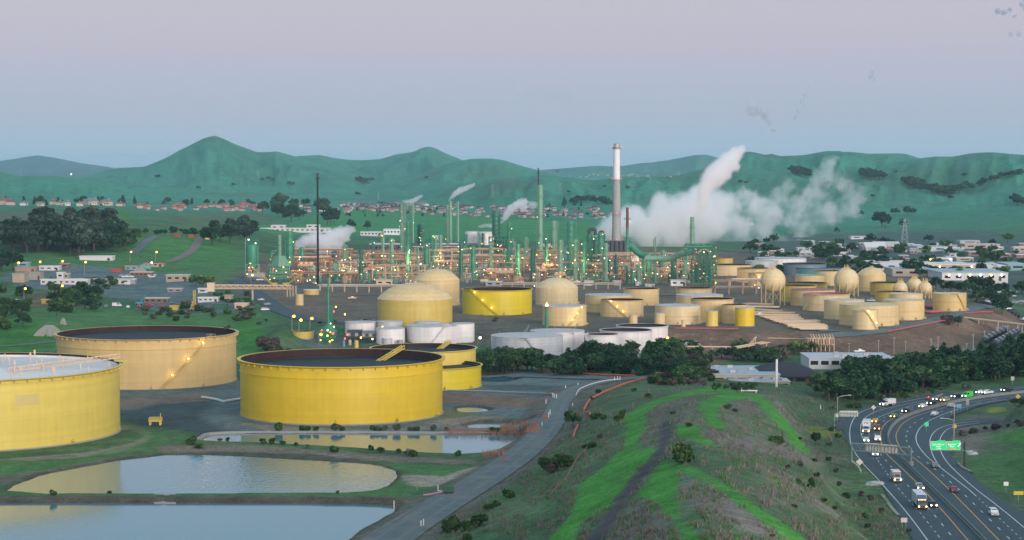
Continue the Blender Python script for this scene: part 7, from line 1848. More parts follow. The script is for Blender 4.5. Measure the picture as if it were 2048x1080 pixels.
# ---------------------------------------------------------------- vehicles
random.seed(9)
PAINT = {'white': (.70,.70,.70), 'black': (.012,.013,.015), 'grey': (.16,.17,.18), 'silver': (.42,.43,.45), 'red': (.30,.025,.03), 'orange': (.55,.22,.02), 'green': (.06,.62,.06), 'olive': (.16,.17,.04), 'blue': (.04,.09,.22), 'tan': (.40,.33,.24), 'maroon': (.16,.02,.04)}
VM = {k: mat(k + ' car paint', v, .28,.04,.6, spec=.6) for k, v in PAINT.items()}
def body_prof(b, prof, w, tuck=.86, mi=0):
    """closed side outline (y, z) extruded across the width with the upper part tucked in"""
    zs = [q[1] for q in prof]; zb = .95; vs = []
    for s in (-1,1):
        for y, z in prof: vs.append((s * w / 2 * (1 if z < zb else 1 - (1 - tuck) * min(1,(z - zb) / .55)), y, z))
    n = len(prof)
    b.add(vs, [tuple(range(n)), tuple(reversed(range(n, 2 * n)))] + [(i, n + i, n + (i + 1) % n, (i + 1) % n) for i in range(n)], mi)
CARP = {  # length, width, outline front (-y) to back, window quads are built below
 'sedan': (4.7,1.82, [(-2.35,.32),(-2.35,.72),(-1.25,.92),(-.55,1.42),(.75,1.45),(1.55,1.02),(2.3,.95),(2.35,.35)], (-1.15,-.52,.93,1.40),(.80,1.5,1.42,1.04)),
 'suv': (4.8,1.95, [(-2.4,.35),(-2.4,.88),(-1.25,1.08),(-.65,1.68),(2.1,1.72),(2.38,1.05),(2.4,.38)], (-1.18,-.66,1.1,1.65),(2.14,2.36,1.66,1.1)),
 'pickup': (5.6,2.0, [(-2.8,.40),(-2.8,1.0),(-1.4,1.12),(-.8,1.75),(.55,1.77),(.75,1.12),(2.75,1.12),(2.8,.45)], (-1.33,-.8,1.14,1.72),(.58,.75,1.72,1.16)),
 'van': (5.6,2.05, [(-2.8,.35),(-2.8,1.0),(-2.2,1.2),(-1.6,2.2),(2.7,2.3),(2.8,.4)], (-2.14,-1.64,1.24,2.1),(2.74,2.8,2.1,1.3))}
CACHE = {}
def wheel_into(t, x, y, r=.34, w=.24):
    b = MB(); b.cyl((x - w / 2, y, r),(x + w / 2, y, r), r, n=14); o = b.obj('wheel', RUBBER, t)
    b = MB(); b.cyl((x - w / 2 - .01, y, r),(x + w / 2 + .01, y, r), r * .6, n=10); b.obj('rim', STEEL, o)
def lights_into(t, w, L, zf, zr, head, tail, hm=None):
    for s in (-1,1):
        b = MB(); b.box((s * w * .38, -L / 2 - .02, zf),(.30,.12,.17)) if not head else b.ball((s * w * .38, -L / 2 - .03, zf), .19,8)
        b.obj('headlight', (hm or L_HEAD) if head else STEEL, t)
        b = MB(); b.box((s * w * .40, L / 2 + .02, zr),(.30,.1,.22)); b.obj('tail_light', L_TAIL if tail else REDP, t)
def car(kind, paint, label, P, yaw, head=True, tail=False, hm=None, cat='car', name=None, grp=None):
    L, w, prof, ws, rw = CARP[kind]
    P = tuple(P); t = thing(name or {'sedan': 'sedan_car', 'suv': 'suv_car', 'pickup': 'pickup_truck', 'van': 'panel_van'}[kind], label, cat, P, yaw, grp); t.scale = (1.12,1.12,1.12)
    b = MB(); body_prof(b, prof, w); b.obj('body', VM[paint], t)
    tk = w * .86
    b = MB(); y0, y1, z0, z1 = ws; b.add([(-tk * .46, y0 - .03, z0),(tk * .46, y0 - .03, z0),(tk * .43, y1 - .03, z1),(-tk * .43, y1 - .03, z1)], [(0,1,2,3)]); b.obj('windscreen', GLASS, t)
    b = MB(); y0, y1, z0, z1 = rw; b.add([(-tk * .43, y0 + .04, z0),(tk * .43, y0 + .04, z0),(tk * .46, y1 + .04, z1),(-tk * .46, y1 + .04, z1)], [(0,1,2,3)]); b.obj('rear_window', GLASS, t)
    ya, yb_ = ws[1] + .02,(rw[0] if kind != 'van' else -.2); za, zb = ws[2] + .08, ws[3] - .04
    for s in (-1,1):
        b = MB(); b.add([(s * (w / 2 - .01), ya - .25, za),(s * (w / 2 - .01), yb_, za),(s * (w * .435 + .02), yb_ - .1, zb),(s * (w * .435 + .02), ya + .12, zb)], [(0,1,2,3)]); b.obj('side_window', GLASS, t)
        b = MB(); b.box((s * (w / 2 + .1), ws[0] + .35, za),(.2,.12,.14)); b.obj('mirror', VM[paint], t)
        for y in (-L * .31, L * .30): wheel_into(t, s * (w / 2 - .14), y, .36 if kind != 'sedan' else .33)
    b = MB(); b.box((0, -L / 2 - .01,.62),(w * .5,.06,.2)); b.obj('grille', STEELD, t)
    lights_into(t, w, L, .70 if kind == 'sedan' else .85,.85 if kind == 'sedan' else 1.0, head, tail, hm)
    return t
def text_into(t, s, size, loc, rot, m, name='lettering'):
    c = bpy.data.curves.new(name, 'FONT'); c.body = s; c.size = size; c.align_x = 'CENTER'; c.align_y = 'CENTER'; c.extrude = .01; c.resolution_u = 2
    c.materials.append(m); q = bpy.data.objects.new(name, c); COL.objects.link(q)
    me = bpy.data.meshes.new_from_object(q.evaluated_get(bpy.context.evaluated_depsgraph_get())); bpy.data.objects.remove(q)
    o = bpy.data.objects.new(name, me); COL.objects.link(o); o.parent = t; o.location = loc; o.rotation_euler = rot; return o
def truck(label, P, yaw, L=8.5, w=2.5, h=3.7, cab='white', box='white', head=True, tail=False, hm=None, txt=None, visor=None, fairing=False):
    t = thing('box_truck', label, 'truck', P, yaw); t.scale = (1.15,1.15,1.15)
    b = MB(); b.box((0,.9,(h + .95) / 2),(w, L - 2.1, h - .95)); b.obj('cargo_box', VM[box], t)
    b = MB(); b.box((0,.9,.8),(w * .8, L - 2.2,.28)); b.obj('chassis', STEELD, t)
    yf = -L / 2; ct = 2.35
    b = MB(); body_prof(b, [(yf, .45),(yf, 1.25),(yf + .9,1.42),(yf + 1.25, ct),(yf + 2.3, ct + .05),(yf + 2.3,.5)], w * .93); b.obj('cab', VM[cab], t)
    b = MB(); b.add([(-w * .38, yf + .88,1.45),(w * .38, yf + .88,1.45),(w * .35, yf + 1.2, ct - .08),(-w * .35, yf + 1.2, ct - .08)], [(0,1,2,3)]); b.obj('windscreen', GLASS, t)
    for s in (-1,1):
        b = MB(); b.box((s * w * .462, yf + 1.65,1.85),(.06,.8,.6)); b.obj('side_window', GLASS, t)
        b = MB(); b.box((s * w * .56, yf + .9,1.7),(.18,.12,.5)); b.obj('mirror', STEELD, t)
        for y in (yf + 1.0, L * .22, L * .34): wheel_into(t, s * (w / 2 - .2), y, .48,.3)
    if fairing:
        b = MB(); b.add([(-w * .45, yf + 1.3, ct),(w * .45, yf + 1.3, ct),(w * .45, yf + 2.0, h),(-w * .45, yf + 2.0, h),(-w * .45, yf + 2.25, ct),(w * .45, yf + 2.25, ct)], [(0,1,2,3),(0,3,4),(1,5,2)]); b.obj('roof_fairing', VM['blue'], t)
        b = MB()
        for x in (-.8,-.2,.2,.8): b.box((x, yf + 1.28, ct + .05),(.3,.12,.14))
        b.obj('marker_light', L_ORG, t)
    if visor: b = MB(); b.box((0, yf + 1.32, h - .35),(w * .9,.12,.4)); b.obj('front_stripe', VM[visor], t)
    b = MB(); b.box((0, yf - .02,.85),(w * .5,.08,.5)); b.obj('grille', STEELD, t)
    lights_into(t, w, L, .85,1.1, head, tail, hm)
    if txt: text_into(t, txt, .85,(0, -L / 2 + 1.92, h - .75),(math.pi / 2,0,0), VM['blue'])
    return t
def lane(px, py, back=False):
    """a point of the highway and the heading of its lane there: yaw 0 looks toward -y"""
    x, y, _ = zp(px, py, 0); C = resample(B['BARR'], 300); j = int(np.argmin((C[:, 0] - x) ** 2 + (C[:, 1] - y) ** 2)); j = min(max(j, 2), 297)
    d = C[j + 2] - C[j - 2]                           # away from the camera along the road
    yaw = math.atan2(-d[0], d[1])
    return (x, y, .03), yaw + (math.pi if back else 0)
def onlane(px, py, back=False): return lane(px, py, back)
v = onlane
car('sedan', 'black', 'black sedan with lit headlights beside the big white truck', *v(1865,1013))
truck('big white box truck with blue cab roof fairing and amber lights', *v(1839,1013), L=10.5, cab='grey', fairing=True, hm=L_HEADY)
car('suv', 'grey', 'dark grey car half hidden behind the big white truck', *v(1839,979))
truck('white and red ambulance shaped van with lit headlights', *v(1792,962), L=6.6, w=2.3, h=2.9, visor='red', hm=L_HEADY)
car('suv', 'white', 'white car just past the sign gantry', *v(1749,911))
car('sedan', 'silver', 'pale green tinted car under the gantry', *v(1732,883), hm=mat('green white headlight', (.8,1.0,.5), .3,0,1, emit=12))
car('pickup', 'white', 'white pickup under the gantry beside the median', *v(1755,881), hm=L_HEADY)
truck('tall white box truck with dark letters above the cab', *v(1733,864), L=8.0, h=4.0, txt='FVE', hm=L_HEADY)
car('pickup', 'maroon', 'dark red pickup beside the tall white box truck', *v(1755,860), hm=L_HEADY)
car('sedan', 'orange', 'orange glowing car above the dark red pickup', *v(1750,845), hm=L_HEADY)
car('sedan', 'olive', 'olive car with amber headlights alone in its lane', *v(1788,835), hm=L_HEADY)
car('suv', 'black', 'black car with lit headlights below the white one', *v(1812,825))
car('sedan', 'white', 'white car in the middle of the far curve', *v(1846,815), hm=L_HEADY)
car('suv', 'black', 'black car behind the white one in the far curve', *v(1863,809))
car('pickup', 'grey', 'grey pickup beside the roadworks cones', *v(1876,801))
car('suv', 'tan', 'tan car with orange marker lights near the cones', *v(1890,803), hm=L_HEADY)
car('sedan', 'black', 'black sedan right of the cones', *v(1912,795))
car('van', 'green', 'bright green van in the far curve', *v(1935,795))
car('sedan', 'white', 'white sedan leading the white pickup', *v(1962,787))
car('pickup', 'white', 'white utility pickup behind the white sedan', *v(1975,788))
car('pickup', 'black', 'dark pickup with a white flag load farthest along the highway', *v(2014,783))
truck('white pickup truck with box body on the on-ramp', (*zp(1776,812,0)[:2], .03), R(-62), L=6.0, w=2.2, h=2.8)
car('suv', 'white', 'white car departing with red tail lights at the lower edge', *v(1987,1030), head=False, tail=True)
car('sedan', 'maroon', 'dark car with magenta tail lights in the departing lanes', *v(1907,983), head=False, tail=True)
car('sedan', 'grey', 'grey car with red tail lights entering the off-ramp gore', *v(1869,934), head=False, tail=True)
car('sedan', 'white', 'white car with pink tail lights departing round the curve', *v(1869,831), head=False, tail=True)
car('sedan', 'silver', 'silver car with pink tail lights farthest round the curve', *v(1902,814), head=False, tail=True)
# ---------------------------------------------------------------- gantries and signs
SIGNBK = mat('unpainted sign back', (.62,.55,.47), .6,.12,.5); GALV = mat('grey green gantry steel', (.16,.22,.225), .5,.12,.5)
def gz(px, py): return Vector(zp(px, py, 0))
PL, PR_ = gz(1703,921), gz(1822,931)
t = thing('sign_gantry', 'steel truss gantry over the oncoming lanes showing the backs of its signs', 'sign gantry', PL); k = mpp(PL.y); d = PR_ - PL
z0, z1_ = 20.5 * k, 35 * k
b = MB()
for y in (-.7,.7):
    for z in (z0, z1_): b.bar(Vector((0, y, z)), Vector((d.x, d.y + y, z)), .22)
    for i in range(12):
        p, q = d * (i / 12), d * ((i + 1) / 12); b.bar(Vector((p.x, p.y + y, z1_ if i % 2 else z0)), Vector((q.x, q.y + y, z0 if i % 2 else z1_)), .09) if y < 0 else None
b.obj('truss', GALV, t)
for p in (Vector(), d):
    b = MB(); b.cyl((p.x, p.y, -.3),(p.x, p.y, z1_), .38,.30,10); b.obj('post', GALV, t)
b = MB(); b.lathe([(1.0,0),(.9,1.3),(.5,1.5),(0,1.5)], 10, c=(d.x, d.y, 0)); b.obj('footing', CONCD, t)
for f0, f1 in ((.24,.48),(.49,.78)):
    b = MB(); p, q = d * f0, d * f1; a = math.atan2(d.y, d.x); m_ = (p + q) / 2; b.box((m_.x, m_.y + 1.0,(z0 + z1_) / 2 + .25),((q - p).length, .12,(z1_ - z0) * 1.12), a); s_ = b.obj('sign_panel', SIGNBK, t)
    b = MB()
    for i in range(5): c_ = p.lerp(q, (i + .3) / 5); b.box((c_.x, c_.y + .85,(z0 + z1_) / 2),(.2,.14,(z1_ - z0) * 1.1), a)
    b.obj('mounting_rib', GALV, s_)
# green exit signs on a cantilever
P0 = Vector(zp(1929,932,0)); k = mpp(P0.y); t = thing('exit_sign', 'pair of green exit signs on a cantilever over the off-ramp', 'road sign', P0)
Z = lambda py: yp(1929, py, P0.y)[2]
b = MB(); b.cyl((0,0,-.5),(0,0, Z(883)), .40,.34,10); b.obj('post', STEELD, t)
b = MB()
for z in (Z(898.5), Z(886)):
    b.bar((2 * k, 0, z),(-70 * k, 0, z), .24)
b.bar((-2 * k, .4, Z(886)),(-2 * k, .4, Z(900)), .2); b.box((-32 * k, -.9, Z(900.3)),(74 * k, 1.0,.1)); b.obj('arm', GALV, t)
for x0, x1, L1, L2, L3 in ((1859.5,1891.2, 'Lake Herman', 'Road', '1/2 MILE'),(1891.8,1919.8, 'Bayshore', 'Road', None)):
    xm, W = ((x0 + x1) / 2 - 1929) * k, (x1 - x0) * k; zt, zb = Z(882), Z(899.4)
    b = MB(); b.box((xm, -.45,(zt + zb) / 2),(W, .12, zt - zb)); p_ = b.obj('sign_panel', L_SIGN, t)
    b = MB(); e = .10
    for c_, dd in (((xm, -.52, zt - .09),(W - .16,.02, e)),((xm, -.52, zb + .09),(W - .16,.02, e)),((xm - W / 2 + .09,-.52,(zt + zb) / 2),(e, .02, zt - zb - .3)),((xm + W / 2 - .09,-.52,(zt + zb) / 2),(e, .02, zt - zb - .3)),((xm, -.52, zt - .72),(W - .2,.02, e * .7))): b.box(c_, dd)
    b.obj('border', L_LET if 0 else WPOST, p_)
    sh = 0 if L3 else -W * .10; sz = (zt - zb) * .25; mm = mat('white sign letters', (.85,.9,.86), .5,.02,1, emit=.35)
    text_into(p_, L1, sz, (xm + sh, -.53, zt - (zt - zb) * .40),(math.pi / 2,0,0), mm); text_into(p_, L2, sz, (xm + sh, -.53, zt - (zt - zb) * .62),(math.pi / 2,0,0), mm)
    if L3: text_into(p_, L3, sz * .72,(xm, -.53, zt - (zt - zb) * .85),(math.pi / 2,0,0), mm)
    else:
        b = MB(); b.box((xm - W * .05,-.53, zb + (zt - zb) * .13),(W * .42,.03,(zt - zb) * .16)); b.obj('yellow_plate', mat('yellow sign plate', (.62,.50,.02), .5,.04,1), p_)
        b = MB(); c0 = Vector((xm + W * .32,-.53, zb + (zt - zb) * .35)); c1 = c0 + Vector((.7,0,1.1)); b.bar(c0, c1,.2); b.add([c1 + Vector((.15,0,.35)), c1 + Vector((-.4,0,.15)), c1 + Vector((.3,0,-.35))], [(0,1,2)]); b.obj('arrow', mm, p_)
    b = MB(); b.box((xm + W * .18,-.5, zt + .03),(W * .5,.1,.55)); b.obj('exit_tab', L_SIGN, p_)
# cantilever sign seen from behind, and lamp columns
P0 = Vector(zp(1669,851,2)); P0.z = hz(P0.x, P0.y); k = mpp(P0.y); t = thing('cantilever_sign', 'white backed sign on a curved green arm beside the on-ramp', 'road sign', P0)
Z = lambda py: yp(1669, py, P0.y)[2] - P0.z
b = MB(); b.tube(catmull([(0,0,-.5),(0,0, Z(838)),(.6 * k, 0, Z(830)),(5 * k, 0, Z(827)),(46 * k, 0, Z(827.5))], 5), .26,8); b.obj('arm', GRNP, t)
b = MB(); b.box((29 * k, .5, Z(827.5)),(37 * k, .12,11 * k)); s_ = b.obj('sign_panel', mat('white sign back', (.75,.70,.69), .6,.08,.5), t)
b = MB()
for q in (-3.2,3.2): b.box((29 * k, .36, Z(827.5) + q * k),(36 * k, .14,.22))
for i in range(6): b.box(((13 + i * 6.2) * k, .38, Z(827.5)),(.14,.12,10 * k))
b.obj('mounting_rib', GALV, s_)
def lampcol(px, py, yt, arm, label):
    P = ground(px, py); t = thing('highway_lamp', label, 'street lamp', P); Zt = yp(px, yt, P[1])[2] - P[2]; k = mpp(P[1]); L = arm * k
    b = MB(); b.tube([(0,0,-.5),(0,0, Zt * .9),(L * .35,0, Zt * .96),(L, 0, Zt)], .17,7); b.obj('pole', STEEL, t); b = MB(); b.box((L, 0, Zt - .05),(1.3,.45,.22)); b.obj('lamp_head', LIDW, t)
lampcol(1675,840,790,24, 'grey highway lamp column beside the cantilever sign'); lampcol(1908,884,812,0.4, 'tall lamp column on the off-ramp bank'); lampcol(1907,884,836,-24, 'lamp column with an arm over the highway by the off-ramp')
def sign(px, py, hpole, w, h, m, label, diamond=False, txt=None, tm=None, two=False):
    P = ground(px, py); t = thing('road_sign', label, 'road sign', P)
    b = MB()
    for x in ((-w * .3, w * .3) if two else (0,)): b.cyl((x, .1,-.4),(x, .1, hpole + h), .07, n=6)
    b.obj('post', STEEL, t); b = MB(); z = hpole + h / 2
    if diamond: b.add([(0,0, z - h * .7),(w * .7,0, z),(0,0, z + h * .7),(-w * .7,0, z),(0,.06, z - h * .7),(w * .7,.06, z),(0,.06, z + h * .7),(-w * .7,.06, z)], [(0,1,2,3),(7,6,5,4),(0,4,5,1),(1,5,6,2),(2,6,7,3),(3,7,4,0)])
    else: b.box((0,0, z),(w, .06, h))
    b.obj('sign_panel', m, t)
    if txt: text_into(t, txt, h * .4,(0,-.045, z),(math.pi / 2,0,0), tm or WPOST)
YSIGN = mat('yellow sign face', (.66,.48,.02), .5,.04,.5); GSIGN = mat('small green sign face', (.02,.50,.20), .4,.04,.5, emit=.3); BSIGN = mat('pale blue sign face', (.20,.48,.60), .5,.04,.5)
sign(1747,830,2.4,1.5,1.5, SIGNBK, 'diamond sign seen from behind at the on-ramp nose', True); sign(1719,942,2.2,1.7,1.7, SIGNBK, 'diamond sign seen from behind at the highway edge below the gantry', True); sign(1853,864,2.2,1.6,1.6, GSIGN, 'small bright green sign at the gore'); sign(1918,826,2.2,2.0,1.6, BSIGN, 'pale blue sign behind the lamp column', two=True); sign(1909,872,3.0,1.4,1.4, YSIGN, 'yellow plate on the off-ramp bank'); sign(1935,822,2.5,1.4,2.6, STEEL, 'grey tall sign seen from behind on the far verge')
sign(2012,984,2.0,1.5,1.2, WPOST, 'blank white sign on the grassy mound'); sign(2037,1004,2.2,3.0,1.1, YSIGN, 'wide yellow sign below the grassy mound'); sign(1808,1056,1.6,1.8,1.3, SIGNBK, 'grey sign on two legs at the foot of the slope', two=True); sign(2036,806,2.0,1.6,1.6, YSIGN, 'yellow diamond warning sign by the far hedge', True); sign(2025,770,2.2,1.6,1.8, STEEL, 'grey box sign behind the highway at the far right'); sign(1903,833,1.4,.6,.6, YSIGN, 'tiny orange marker by the lamp column'); sign(1674,842,1.6,1.1,1.3, SIGNBK, 'small grey sign below the cantilever sign')
# roadworks cones and arrow board
for i in range(12):
    px = 1862 + i * 2.1; P = (*zp(px, 799 - i * .8,0)[:2], .02); t = thing('traffic_cone', 'orange traffic cone in the row by the grey pickup', 'cone', P, group='roadworks cones'); b = MB(); b.lathe([(.34,0),(.30,.05),(.16,.05),(.06,.95),(0,1.0)], 10); b.obj('cone', ORNG, t); b = MB(); b.lathe([(.125,.45),(.09,.7)], 10); b.obj('stripe', WPOST, t)
P = (*zp(1856,798,0)[:2], 0); t = thing('arrow_board', 'red roadworks board on a trailer beside the cones', 'road sign', P); b = MB(); b.box((0,0,.7),(2.2,1.4,.5)); b.obj('trailer', ORNG, t); b = MB(); b.box((0,0,2.6),(2.4,.2,1.4)); b.bar((0,0,.8),(0,0,2), .2); b.obj('board', STEELD, t); lamp_part(t, (0,-.9,1.0), L_RED, .25)
# guard rails
def rail(px, label, zf=None, h=.75, m=STEEL, step=3):
    P = np.array([ground(a, c) for a, c in catmull(px, 5)]); P = resample(P, max(6, int(plen(P) / step))); t = thing('guard_rail', label, 'guard rail', P[0]); o = np.array(P[0]); b = MB()
    for p in P: q = p - o; b.bar((q[0], q[1], q[2] - .3),(q[0], q[1], q[2] + h), .18)
    b.obj('posts' if 0 else 'post_row', m, t); b = MB(); b.tube([tuple(p - o + np.array([0,0, h - .1])) for p in P], .17,5); b.obj('beam', m, t)
rail([(1895,838),(1925,825),(1970,811),(2048,797),(2130,786)], 'dark guard rail along the departing lanes', m=STEELD)
rail([(1704,925),(1716,935),(1722,945)], 'short white railing at the gantry foot', m=WPOST)
rail([(1152,792),(1160,780),(1185,770),(1210,764),(1240,761)], 'white posted guard rail on the bend of the gravel road', m=WPOST, step=2.5)
sweep(np.array([ground(a, c) for a, c in catmull([(1764,990),(1775,1005),(1786,1020),(1798,1032)], 5)]), [(-.5,-.2),(-.5,.3),(.5,.3),(.5,-.2)], 'gutter_kerb', CONC, 'pale concrete gutter edge at the foot of the slope', 'kerb', z=None)
sweep(np.array([ground(a, c) for a, c in catmull([(1916,929),(1925,937),(1943,947)], 5)]), [(-.3,-.2),(-.3,.7),(.3,.7),(.3,-.2)], 'kerb_wall', CONC, 'short concrete kerb wall at the off-ramp edge', 'kerb', z=None)
def rock(px, py, r, label):
    P = ground(px, py); me = bmesh.new(); bmesh.ops.create_icosphere(me, subdivisions=2, radius=1)
    for q in me.verts: q.co *= random.uniform(.75,1.15); q.co.x *= r * 1.4; q.co.y *= r; q.co.z *= r * .5
    m = bpy.data.meshes.new('rock'); me.to_mesh(m); m.materials.append(mat('pale rock', (.40,.40,.39), .9,.2,.8)); o = bpy.data.objects.new('rock', m); COL.objects.link(o); o.location = P; tag(o, label, 'rock')
rock(1750,969,2.6, 'big pale rock on the verge by the white edge line'); rock(1945,908,1.8, 'pale rock at the foot of the grassy mound'); rock(1938,904,1.3, 'smaller pale rock at the foot of the mound')
# ---------------------------------------------------------------- the gravel road and ponds
def post(px, py, hpx, label, m=WPOST, grp=None, r=.16):
    P = ground(px, py); o = MB(); h = max(1.0, hpx * mpp(P[1])); o.cyl((0,0,-.2),(0,0, h), r, n=8); o.cyl((0,0, h),(0,0, h + .06), r * .6, n=8); o = o.obj('marker_post', m); o.location = P; tag(o, label, 'post', grp)
for i, (px, py, h, lb) in enumerate([(842,1054,13, 'white marker post at the lower road edge'),(847,1053,15, 'taller white marker post at the lower road edge'),(1084,853,9, 'white post at the road edge by the reeds'),(1097,837,13, 'white post beside the red hydrant'),(1100,831,12, 'second white post beside the red hydrant'),(1092,807,8, 'white post near the road junction'),(1145,812,6, 'short white post across the road'),(1109,797,9, 'white bollard at the pipe crossing'),(1113,798,10, 'second white bollard at the pipe crossing'),(1106,795,8, 'white bollard with red cap at the pipe crossing'),(1229,762,8, 'white bollard at the upper crossing'),(1235,761,9, 'tall white bollard at the upper crossing'),(1240,761,8, 'white bollard right at the upper crossing'),(1222,757,6, 'red and white bollard at the upper crossing'),(1131,776,5, 'thin white stake on the upper road'),(1156,771,5, 'thin white stake above the bend'),(1366,755,7, 'lone white stake past the road end'),(1005,926,14, 'orange topped stake by the road'),(1012,925,10, 'orange stake by the road'),(834,981,11, 'thin green stake on the salt flat'),(876,982,12, 'white stake beside the green pump'),(788,1016,15, 'pale gauge post in the pond corner'),(1641,818,8, 'small white marker on the cut bank')]):
    post(px, py, h, lb, ORNG if 'orange' in lb or 'red and' in lb else GRNP if 'green' in lb and 'pump' not in lb else WPOST)
# red pipe on the hill side
def tubeline(px, r, label, m, dz=1.0, step=None, name='pipeline'):
    P = np.array([ground(a, c) for a, c in px]); P[:, 2] += dz; t = thing(name, label, 'pipe', P[0]); o = P[0].copy(); b = MB(); b.tube([tuple(p - o) for p in P], r, 7); b.obj('pipe', m, t); b = MB(); Q = resample(P, max(4, int(plen(P) / 9)))
    for q in Q: d_ = q - o; b.bar((d_[0], d_[1], d_[2] - dz - .4),(d_[0], d_[1], d_[2]), .2)
    b.obj('support_row', m, t)
tubeline([(1290,760),(1250,771),(1208,788),(1180,803),(1172,815),(1168,824)], .42, 'orange red pipe running down the hill beside the gravel road', ORNG)
tubeline([(1156,853),(1150,865),(1147,876)], .35, 'short pink pipe piece below the road tree', ORNG, .6)
tubeline([(1075,745),(1120,746),(1170,749),(1215,752),(1268,753)], .40, 'red pipe along the far edge of the gravel yard', ORNG, .5)
tubeline([(895,783),(980,785),(1060,789),(1105,790)], .35, 'grey pipe along the brown bank beside the smaller yellow tank', STEEL, .6)
tubeline([(404,797),(430,801),(447,806),(482,800)], .55, 'white insulated pipe by the bank between the great tanks', WPOST, .7)
tubeline([(1168,830),(1180,830),(1180,838)], .3, 'short orange rail by the road tree', ORNG, 1.0)
# hydrant, platform, pump, valve set
P = ground(1090,838); t = thing('hydrant', 'red hydrant manifold with wheels beside white posts', 'hydrant', P); b = MB(); b.cyl((0,0,-.2),(0,0,1.4), .3, n=10); b.cyl((-1,0,.9),(1,0,.9), .2, n=8); b.obj('body', ORNG, t)
for x in (-1,1): b = MB(); b.lathe([(.35,-.05),(.42,0),(.35,.05)], 12, c=(x, -.3,1.3)); b.obj('hand_wheel', REDP, t)
P = ground(311,850); t = thing('valve_platform', 'small yellow railed platform on legs in the grass', 'platform', P); b = MB(); b.box((0,0,1.7),(5,3,.4)); b.obj('deck', YELF, t)
for x in (-2,2):
    for y in (-1.2,1.2): b = MB(); b.box((x, y, .7),(.5,.5,2.0)); b.obj('leg', YELF, t)
b = MB()
for z in (2.4,3.0): b.tube([(-2.4,-1.4, z),(2.4,-1.4, z),(2.4,1.4, z),(-2.4,1.4, z),(-2.4,-1.4, z)], .1,4)
for x in (-2.4,-.8,.8,2.4):
    for y in (-1.4,1.4): b.cyl((x, y, 1.8),(x, y, 3.0), .1, n=4)
b.obj('railing', YELF, t); b = MB(); b.cyl((1.8,1,1.8),(1.8,1,4.6), .12, n=6); b.obj('mast', YELF, t)
P = ground(897,988); t = thing('pump_trailer', 'dark green pump trailer parked at the road edge', 'pump', P, .2); b = MB(); b.box((0,0,1.5),(3.2,1.8,1.6)); b.box((.2,0,2.4),(2.6,1.6,.3)); b.obj('housing', GRNC, t)
for x in (-.9,.9):
    for y in (-.95,.95): wheel_into(t, y, x, .42)
b = MB(); b.tube([(-1.6,0,1.0),(-3,-.3,.6),(-6,-1,.25),(-8,-1.4,.2)], .28,7); b.obj('hose', mat('pink hose', (.45,.24,.26), .7), t); b = MB(); b.box((-2.6,.6,.5),(.8,.6,1.2)); b.obj('canister', LIDW, t)
tubeline([(905,977),(930,965),(935,956),(960,942),(990,926),(1010,920)], .14, 'thin yellow hose snaking along the road verge', YELF, .15, name='hose')
tubeline([(735,1075),(790,1046),(830,1020),(860,995)], .2, 'dark hose lying along the pond bank', STEELD, .2, name='hose')
P = ground(807,1035); t = thing('traffic_cone', 'lone red cone on the pond bank', 'cone', P); b = MB(); b.lathe([(.4,0),(.34,.06),(.18,.06),(.06,1.1),(0,1.15)], 10); b.obj('cone', REDP, t)
P = ground(1022,738); t = thing('valve_skid', 'small yellow valve skid with red lamps before the dark trees', 'valve skid', P); b = MB(); lattice(b, 5,2,1.6,3,1,.2); b.cyl((-2,0,1),(2,0,1), .4, n=8); b.obj('frame', YELF, t)
for x in (-4,3): b = MB(); b.cyl((x, 0,0),(x, 0,3.2), .08, n=5); b.obj('post', STEELD, t); lamp_part(t, (x, 0,3.3), L_RED, .4)
b = MB(); b.box((5.6,0,.9),(3,2,2)); b.obj('cabinet', WPOST, t)
P = ground(1321,751); t = thing('barrier_gate', 'white and yellow striped barrier at the end of the gravel road', 'gate', P); b = MB()
for x in (-2,0,2): b.cyl((x, 0,-.2),(x, 0,1.6), .14, n=6)
b.obj('post', WPOST, t); b = MB(); b.box((0,0,1.4),(5,.2,.4)); b.obj('rail', YELF, t)
P = ground(1498,785); t = thing('fence_panel', 'low white rail fence at the top of the hill', 'fence', P); b = MB(); b.box((0,0,.8),(7,.2,.4)); b.obj('rail', WPOST, t); b = MB(); b.cyl((-3,0,-.3),(-3,0,2.2), .14, n=6); b.cyl((3,0,-.3),(3,0,1), .14, n=6); b.obj('post', WPOST, t)
for i, (px, py) in enumerate([(1242,850),(1251,837),(1285,797),(1297,791),(1266,816)]): post(px, py, 12, f'rusty fence post {["at the strip edge", "by the small bush", "on the mown strip bend", "highest on the slope", "between two bushes"][i]}', PINK2, r=.12)
tubeline([(1104,990),(1130,965),(1155,920),(1180,895),(1215,888)], .08, 'thin brown fence line along the bank below the bright strip', PINK2,1.0, name='wire_fence')
# parked and moving vehicles elsewhere
def gcar(px, py, kind, paint, label, yaw, grp=None): P = ground(px, py); return car(kind, paint, label, (P[0], P[1], P[2] + .35), yaw, head=False, grp=grp)
gcar(522,602, 'sedan', 'white', 'white car climbing the plant road near the bridge pier', 2.6); gcar(535,611, 'sedan', 'silver', 'silver car lower on the plant road', 2.6); gcar(530,622, 'suv', 'white', 'white car at the verge of the plant road', 2.0)
for i in range(7): gcar(244 + i * 6 + (i > 3) * 30,554 + (i % 2) * 2, random.choice(['sedan', 'pickup', 'suv']), random.choice(['white', 'silver', 'white', 'tan']), 'car parked in the row before the brown timber trailer', random.choice((1.5,1.7,.1)), 'cars before the timber trailer')
for i in range(8): gcar(190 + i * 22,613 + (i * 3) % 5, random.choice(['sedan', 'pickup', 'suv', 'van']), random.choice(['white', 'red', 'white', 'black', 'grey']), 'vehicle parked along the lower yard by the brown trailer', random.choice((1.5,1.2,.2)), 'vehicles of the lower yard')
